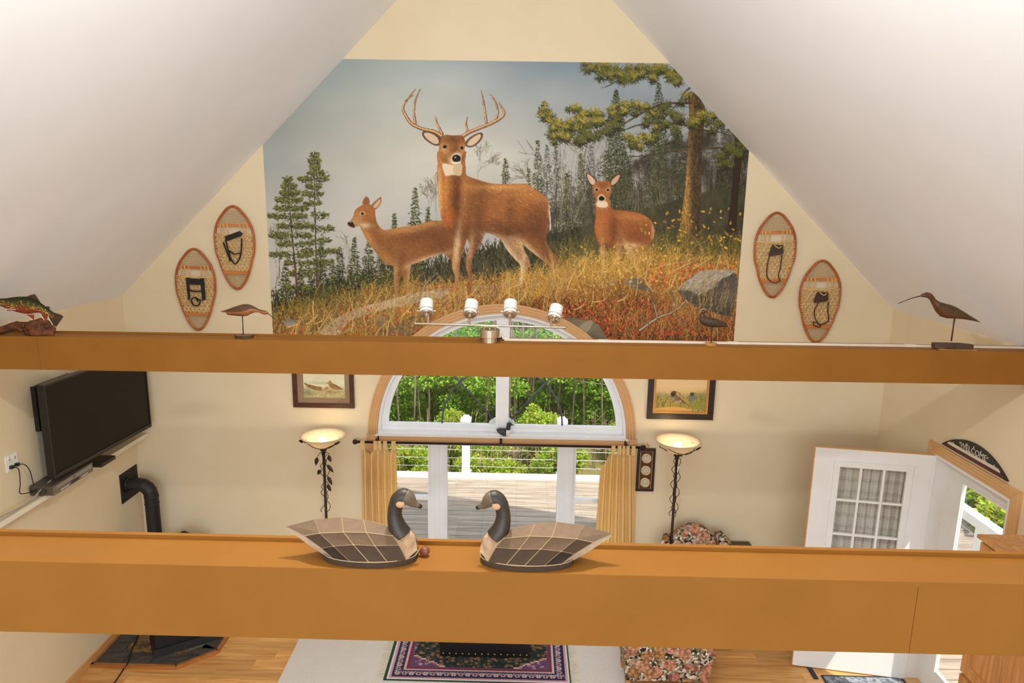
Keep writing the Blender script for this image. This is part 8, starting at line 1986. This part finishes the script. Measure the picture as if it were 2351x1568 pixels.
    deer_shade(bmk, [(1640, 1250, 14, 80, (196, 122, 54), .8, 0), (1600, 1300, 7, 110, (232, 186, 120), .8, 0), (1740, 1300, 13, 80, (110, 62, 26), .85, .05), (1830, 1250, 14, 70, (186, 124, 64), .6, 0), (1700, 1480, 18, 26, (188, 96, 36), .8, .3), (1900, 1350, 14, 60, (120, 74, 36), .6, .2), (1960, 1480, 40, 50, (140, 84, 40), .6, 0), (2200, 1210, 90, 8, (226, 166, 90), .85, 0), (2450, 1270, 40, 14, (214, 150, 80), .7, .7), (2250, 1450, 70, 44, (140, 82, 38), .75, 0), (2100, 1560, 60, 20, (112, 66, 32), .7, .1), (2480, 1480, 34, 60, (134, 80, 40), .75, 0), (2390, 1350, 36, 30, (176, 110, 54), .6, 0), (2590, 1450, 4, 44, (240, 216, 176), .95, 0), (2080, 1642, 44, 7, (236, 206, 162), .9, .12), (2220, 1665, 26, 6, (232, 202, 158), .9, -.25), (1760, 1620, 26, 14, (96, 54, 26), .85, .2), (1880, 1620, 18, 22, (110, 64, 30), .7, 0), (1760, 1740, 9, 60, (236, 204, 160), .85, .05), (1740, 1950, 6, 60, (214, 172, 120), .6, 0), (1800, 1770, 6, 60, (120, 74, 40), .7, .2), (1880, 1760, 7, 50, (226, 190, 142), .7, .1), (1930, 1740, 8, 50, (110, 66, 34), .7, .25), (1872, 2010, 5, 50, (128, 84, 48), .6, 0), (2250, 1830, 14, 70, (240, 214, 174), .8, -.7), (2320, 1830, 10, 60, (150, 104, 62), .6, -.6), (2340, 2000, 7, 44, (238, 212, 172), .8, .1), (2390, 1960, 7, 40, (128, 88, 54), .7, .1), (2440, 1800, 9, 70, (228, 190, 140), .8, -.75), (2560, 1800, 10, 60, (120, 74, 38), .7, -.4), (2640, 2030, 5, 60, (226, 190, 142), .75, -.2), (2680, 1960, 5, 60, (104, 66, 38), .7, -.15), (2300, 1600, 50, 16, (120, 72, 36), .6, -.2)])
    cv_.path(C4([(432, 180), (440, 300), (444, 400), (440, 430)]), [1, 2, 3, 1], (236, 214, 180))
    deer_shade(bmk, [(2200, 1600, 80, 18, (92, 52, 26), .6, .05), (2480, 1560, 26, 50, (96, 56, 28), .6, -.2), (1960, 1400, 12, 70, (100, 60, 30), .55, .15), (1760, 1350, 9, 80, (82, 46, 22), .6, .05), (1660, 1200, 9, 60, (206, 138, 70), .5, 0), (2110, 1400, 30, 36, (176, 114, 60), .5, 0), (2330, 1280, 60, 16, (196, 134, 72), .5, .1), (2230, 1480, 10, 50, (104, 62, 32), .45, .1)])
    cv_.fur(bmk, 9000, lambda x, y: np.where(x < 1075, 1.45, .45 + (y - 430) * .004), 7, 1.0, .10, seed=4)
    cv_.fur(bmk, 900, lambda x, y: np.where(x < 1075, 1.5, .5), 8, .9, .1, (1.16, 1.16, 1.14), seed=5)
    # buck's head
    for p, c in ((K([(1444, 728), (1470, 708), (1532, 718), (1592, 750), (1620, 790), (1602, 835), (1560, 838), (1508, 812), (1462, 772)]), (96, 66, 40)), (K([(1462, 732), (1490, 722), (1540, 736), (1584, 770), (1596, 815), (1560, 825), (1515, 800), (1478, 766)]), (216, 190, 160)), (K([(1992, 730), (1960, 724), (1900, 748), (1848, 790), (1832, 832), (1858, 854), (1902, 852), (1952, 820), (1988, 772)]), (104, 72, 44)), (K([(1974, 742), (1946, 742), (1900, 768), (1860, 808), (1856, 838), (1898, 838), (1942, 806), (1970, 770)]), (220, 194, 160))): cv_.fill(p, c, 4)
    hd = K([(1598, 862), (1608, 800), (1626, 762), (1660, 742), (1720, 748), (1790, 745), (1822, 770), (1838, 820), (1828, 880), (1822, 940), (1812, 980), (1790, 1006), (1750, 1018), (1710, 1008), (1660, 1002), (1612, 960)])
    cv_.fill(hd, (168, 106, 52), 4); hm = cv_.full(hd, 4)
    deer_shade(hm, [(1720, 775, 34, 9, (110, 68, 34), .85, 0), (1740, 870, 14, 26, (112, 70, 38), .7, 0), (1650, 900, 8, 30, (206, 146, 84), .6, 0), (1660, 960, 9, 12, (124, 74, 38), .6, 0), (1810, 920, 6, 26, (130, 80, 42), .6, 0), (1640, 850, 11, 9, (216, 178, 128), .7, 0), (1806, 855, 7, 10, (216, 178, 128), .7, 0), (1700, 960, 8, 14, (226, 190, 146), .7, 0), (1770, 905, 10, 5, (230, 200, 160), .7, 0)])
    cv_.fur(hm, 1500, lambda x, y: np.full_like(x, 1.4), 6, 1.0, .11, seed=6)
    cv_.fill(K([(1632, 1000), (1720, 1012), (1800, 1004), (1806, 1060), (1790, 1108), (1720, 1104), (1660, 1112), (1636, 1060)]), (240, 218, 188), 4, .95, 4)
    cv_.fill(K([(1700, 965), (1716, 925), (1745, 905), (1790, 920), (1800, 960), (1790, 1000), (1752, 1012), (1712, 1002)]), (226, 194, 156), 4, .9, 1); cv_.fill(K([(1716, 950), (1735, 926), (1765, 922), (1790, 940), (1792, 972), (1765, 986), (1730, 982)]), (26, 19, 16), 3); cv_.fill(K([(1716, 988), (1790, 986), (1782, 1006), (1725, 1006)]), (236, 222, 202), 3); cv_.fill(K([(1738, 945), (1750, 940), (1752, 950), (1740, 955)]), (190, 180, 170), 2)
    for ex, ey, rx, ry in ((1650, 850, 20, 17), (1804, 860, 15, 17)): cv_.fill(K([(ex - rx, ey), (ex, ey - ry), (ex + rx, ey), (ex, ey + ry)]), (18, 12, 9), 4)
    cv_.fill(K([(1730, 1015), (1800, 1006), (1804, 1060), (1786, 1100), (1735, 1096)]), (206, 170, 126), 4, .7, 4)
    def antler(pts, w): cv_.path(K(pts), [v * .86 + .5 for v in w], (104, 64, 34), 10); cv_.path([(x - .4, y - .5) for x, y in K(pts)], [v * .62 for v in w], (166, 110, 58), 10); cv_.path([(x - .9, y - 1.0) for x, y in K(pts)], [v * .28 for v in w], (228, 194, 148), 10)
    antler([(1385, 640), (1372, 540), (1385, 430), (1428, 328)], [6, 5.5, 4.4, 1]); antler([(1302, 440), (1340, 385), (1388, 326)], [4, 3.2, .8]); antler([(1625, 735), (1585, 650), (1564, 572)], [7.5, 5, .8]); antler([(1620, 752), (1550, 712), (1450, 690), (1350, 640), (1300, 570), (1274, 505), (1300, 435), (1366, 382)], [10, 9, 8, 8, 7, 6, 4.4, .8])
    antler([(2024, 636), (2012, 540), (1996, 430), (1974, 342)], [6, 5.5, 4, .8]); antler([(2108, 600), (2126, 540), (2108, 450), (2048, 362)], [5.5, 5, 4, .8]); antler([(1856, 715), (1842, 650), (1851, 578)], [6, 4.5, .8]); antler([(1815, 752), (1870, 718), (1960, 682), (2080, 632), (2160, 584), (2184, 540), (2155, 485), (2134, 444)], [10, 9, 8, 8, 7, 6, 4, .8])
    # ---------------- foreground grass over the legs, brush and berries
    def soft(lo, hi, e): return lambda n, q: lo + (hi - lo) * np.clip(q.beta(1.6, 1.6, n), 0, 1)
    grass(3400, 800, 1715, lambda x, q: GY(x) + 26 + q.uniform(0, 1, len(x)) ** .9 * 110, 8, 30, gold + rust[:2], 4, 1.5, .4)
    grass(2600, 606, 900, lambda x, q: GY(x) + 5 + q.uniform(0, 100, len(x)), 8, 36, [(176, 144, 70), (140, 112, 52), (196, 164, 92), (104, 84, 40), (120, 70, 36)], 5, 1.4, .35)
    rr = np.random.default_rng(61); N = 5200; x = 1000 + 720 * rr.beta(2.0, 1.0, N); y = 690 + rr.beta(1.3, 1, N) * 145 + (1250 - x).clip(0) * .12; o = np.argsort(y); x, y = x[o], y[o]; h = rr.uniform(8, 30, N); dd_ = rr.normal(.1, .5, N) * h
    cv_.strokes(np.stack([x, y], 1), np.stack([x + dd_, y - h], 1), rr.normal(0, 4, N), 1.5, .6, np.array(rust + [(92, 48, 24), (70, 34, 18), (150, 104, 50)])[rr.integers(0, 7, N)] * rr.uniform(.65, 1.1, (N, 1)))
    grass(900, 1150, 1560, lambda x, q: GY(x) + q.uniform(5, 60, len(x)), 12, 46, [(226, 182, 88), (208, 160, 70), (190, 140, 58)], 7, 1.3, .4)
    # ledge shows through the grass
    led = rock(C3([(520, 1350), (600, 1265), (740, 1185), (900, 1120), (1100, 1065), (1300, 1010), (1560, 965), (1700, 985), (1500, 1060), (1250, 1105), (1000, 1170), (800, 1240), (680, 1370)]), (182, 162, 134), 31)
    cv_.fur(led, 500, lambda x, y: np.full_like(x, -.35), 16, 1.4, .14, seed=9)
    rock(C3([(1000, 1390), (1080, 1320), (1220, 1260), (1390, 1190), (1480, 1200), (1400, 1300), (1300, 1390)]), (112, 98, 66), 33); rock(C3([(1030, 1250), (1060, 1190), (1110, 1200), (1120, 1270), (1070, 1300)]), (134, 124, 108), 34); rock(C3([(200, 1260), (240, 1220), (300, 1240), (310, 1280), (230, 1290)]), (156, 148, 136), 36)
    rk = rock(C4([(1585, 960), (1660, 890), (1740, 820), (1810, 790), (1960, 790), (2070, 785), (2120, 830), (2130, 900), (2110, 1050), (2080, 1240), (1900, 1180), (1760, 1120), (1640, 1030)]), (96, 90, 80), 35, 2)
    cv_.fill(C4([(1585, 955), (1700, 860), (1800, 792), (2070, 786), (2100, 810), (1980, 870), (1880, 960), (1780, 1010), (1700, 970)]), (188, 176, 154), 3, .85, 2); cv_.fur(rk, 500, lambda x, y: np.full_like(x, -.7), 15, 1.8, .14, seed=10)
    rock(C4([(580, 1225), (650, 1215), (740, 1235), (800, 1240), (870, 1270), (930, 1360), (950, 1420), (780, 1420), (700, 1310)]), (120, 112, 90), 40); cv_.fill(C4([(690, 1310), (780, 1240), (830, 1250), (770, 1350)]), (168, 158, 132), 2, .8, 1)
    rock(C4([(1110, 890), (1180, 855), (1260, 870), (1330, 930), (1350, 980), (1250, 960), (1150, 930)]), (140, 126, 100), 38)
    grass(500, 700, 1100, lambda x, q: GY(x) + q.uniform(25, 110, len(x)), 14, 44, gold[:4], 17, 1.2, .35); grass(200, 1540, 1700, lambda x, q: 640 + q.uniform(60, 120, len(x)), 30, 70, [(190, 150, 80), (150, 110, 56)], 18, 1.1, .2)
    def specks(n, xa, xb, ya, yb, cols, seed, sz=(1.5, 4)):
        rr = np.random.default_rng(seed); x = rr.uniform(xa, xb, n); y = rr.uniform(ya, yb, n); w = rr.uniform(*sz, n); a = rr.uniform(0, 2 * pi, n)
        cv_.strokes(np.stack([x, y], 1), np.stack([x + w * np.cos(a), y + w * np.sin(a)], 1), 0, w * .8, w * .5, np.array(cols)[rr.integers(0, len(cols), n)] * rr.uniform(.75, 1.15, (n, 1)))
    red = [(214, 84, 44), (232, 104, 58), (190, 62, 34), (222, 120, 70)]
    specks(420, 1290, 1690, 690, 785, red, 1, (2, 5)); specks(240, 1480, 1690, 604, 660, [(226, 112, 52), (206, 92, 44), (236, 136, 70)], 2, (2, 5)); specks(150, 760, 1010, 705, 800, red, 3, (2, 4.5)); specks(60, 630, 700, 745, 800, red, 4, (2, 4)); specks(90, 1000, 1180, 650, 700, [(190, 96, 60), (176, 84, 52)], 6, (1.5, 3)); specks(90, 1470, 1700, 480, 610, [(220, 176, 70), (206, 158, 58)], 5, (3, 6)); specks(160, 1330, 1560, 560, 660, [(214, 176, 84), (232, 190, 96)], 7, (2, 4.5)); specks(200, 1250, 1700, 700, 790, [(110, 44, 26), (84, 34, 20)], 9, (2, 5))
    # dark pocket and dead branch, bottom right
    cv_.glow(1560, 790, 130, 34, (52, 32, 24), .75); cv_.glow(1650, 730, 40, 30, (70, 58, 50), .4); grass(500, 1400, 1690, lambda x, q: 720 + q.uniform(0, 90, len(x)), 20, 60, [(176, 126, 60), (150, 98, 44), (206, 160, 92)], 15, 1.2, .3)
    specks(150, 1380, 1690, 700, 785, red, 11, (1.5, 4))
    for pts, w in (([(3400, 2500), (3560, 2390), (3720, 2320), (3850, 2200), (3930, 2110)], [6, 5, 4, 3, 1]), ([(3560, 2390), (3540, 2300), (3500, 2180), (3480, 2060)], [3, 2.4, 2, .8]), ([(3720, 2300), (3700, 2200), (3670, 2110)], [2.6, 2, .8]), ([(3640, 2350), (3740, 2370), (3820, 2450)], [2.4, 2, .8]), ([(3480, 2440), (3420, 2400), (3430, 2330)], [2, 1.6, .7]), ([(3810, 2220), (3850, 2290), (3920, 2300)], [2.2, 1.8, .7])): cv_.path(K(pts), [v + 1 for v in w], (92, 74, 58)); cv_.path(K(pts), [v * .6 for v in w], (196, 178, 150))
    for pts, w in (([(735, 2190), (690, 2280), (655, 2380), (630, 2470), (640, 2560)], [.8, 2, 2.6, 3, 3]), ([(630, 2460), (570, 2420), (515, 2375)], [2, 1.6, .8]), ([(1585, 1980), (1480, 2080), (1430, 2200), (1400, 2300)], [1, 3, 3, 2]), ([(1650, 2280), (1640, 2180), (1620, 2080)], [2, 2, 1]), ([(2120, 2110), (2060, 2190), (1980, 2250)], [1.5, 2.5, 2])): cv_.path(K(pts), [v * 1.2 for v in w], (110, 92, 70)); cv_.path(K(pts), [v * .5 for v in w], (196, 176, 142))
    # long pale blades
    N = 150; rr = np.random.default_rng(50); x = rr.uniform(640, 1690, N); y = GY(x) + rr.uniform(15, 110, N); L = rr.uniform(40, 105, N); a = rr.normal(-pi / 2 + .22, .45, N)
    cv_.strokes(np.stack([x, y], 1), np.stack([x + L * np.cos(a), y + L * np.sin(a)], 1), rr.normal(0, 12, N), 1.7, .8, np.array((226, 190, 118)) * rr.uniform(.75, 1.1, (N, 1)))
    rk = rock(C4([(1585, 960), (1660, 890), (1740, 820), (1810, 790), (1960, 790), (2070, 785), (2120, 830), (2130, 900), (2110, 1050), (2080, 1200), (1900, 1160), (1760, 1110), (1640, 1030)]), (92, 86, 76), 35, 2)
    cv_.fill(C4([(1585, 955), (1700, 860), (1800, 792), (2070, 786), (2100, 810), (1980, 870), (1880, 960), (1780, 1010), (1700, 970)]), (186, 174, 152), 3, .9, 2); cv_.fur(rk, 500, lambda x, y: np.full_like(x, -.7), 15, 1.8, .14, seed=10); grass(60, 1540, 1690, lambda x, q: 690 + q.uniform(0, 50, len(x)), 40, 90, [(190, 150, 80)], 19, 1.0, .12)
    rock(C4([(580, 1225), (650, 1215), (740, 1235), (800, 1240), (870, 1270), (930, 1360), (950, 1420), (780, 1420), (700, 1310)]), (116, 108, 86), 40); cv_.fill(C4([(690, 1310), (780, 1240), (830, 1250), (770, 1350)]), (166, 156, 130), 2, .8, 1)
    # print seams
    for xs_ in (877, 1159, 1441): cv_.strokes([(xs_, 140)], [(xs_ - 3, 480)], 0, .5, .5, [(188, 186, 180)], alpha=.25)
    return cv_
MUR = paint_mural()
mu = thing('deer_mural', 'large printed wall mural of a buck and two does on an autumn hillside', 'mural', (AX, BY, 2.60))
M_mural = vcol_mat('printed_mural_paper', 0.7)
x0, x1 = PY(604, 340, BY).x, PY(1719, 352, BY).x
zt = (PY(790, 136, BY).z + PY(1527, 145, BY).z) / 2 + 0.0; zb_m = zt - 2 * 1.335
MGAIN = 0.95
NX, NZ = 206, 252
for ci in range(4):
    for ri in range(2):
        xa, xb = x0 + (x1 - x0) * ci / 4 + .0001, x0 + (x1 - x0) * (ci + 1) / 4 - .0001
        za, zb2 = zt - 1.335 * ri - .0001, max(zt - 1.335 * (ri + 1) + .0001, 2.62)
        nz_ = max(3, int(NZ * (za - zb2) / 1.335))
        gx, gz = np.meshgrid(np.linspace(xa, xb, NX), np.linspace(za, zb2, nz_))
        rz = np.where(gx < RX, RZ + (gx - RX) * (RZ - EAVE) / (RX - XL), RZ - (gx - RX) * (RZ - EAVE) / (XR - RX)) - 0.004
        rad = np.hypot(gx - AX, gz - AZ)
        # vertices slide onto the roof slope / arch edge so the cut edges stay clean
        valid = (gz < rz + 0.016) & (rad > AR + 0.070)
        gz2 = np.minimum(gz, rz)
        gy = np.full_like(gx, BY - 0.0025)
        pxs, pys = pix(gx, gy, gz2)
        C = to_lin(MUR.sample(pxs, pys), MGAIN)
        picture_mesh('mural_panel', np.stack([gx, gy, gz2], -1), C, M_mural, mu, valid)
sg0 = PY(1537, 764, BY - 0.0035)
text_mesh('signature', 'James Hautman \u00a9', mat('red_signature_ink', (214, 64, 32), None, 5, .7), 0.037, (sg0.x, BY - 0.0035, sg0.z), (1, 0, -0.01), (0, 0, 1), mu, 0.0003)
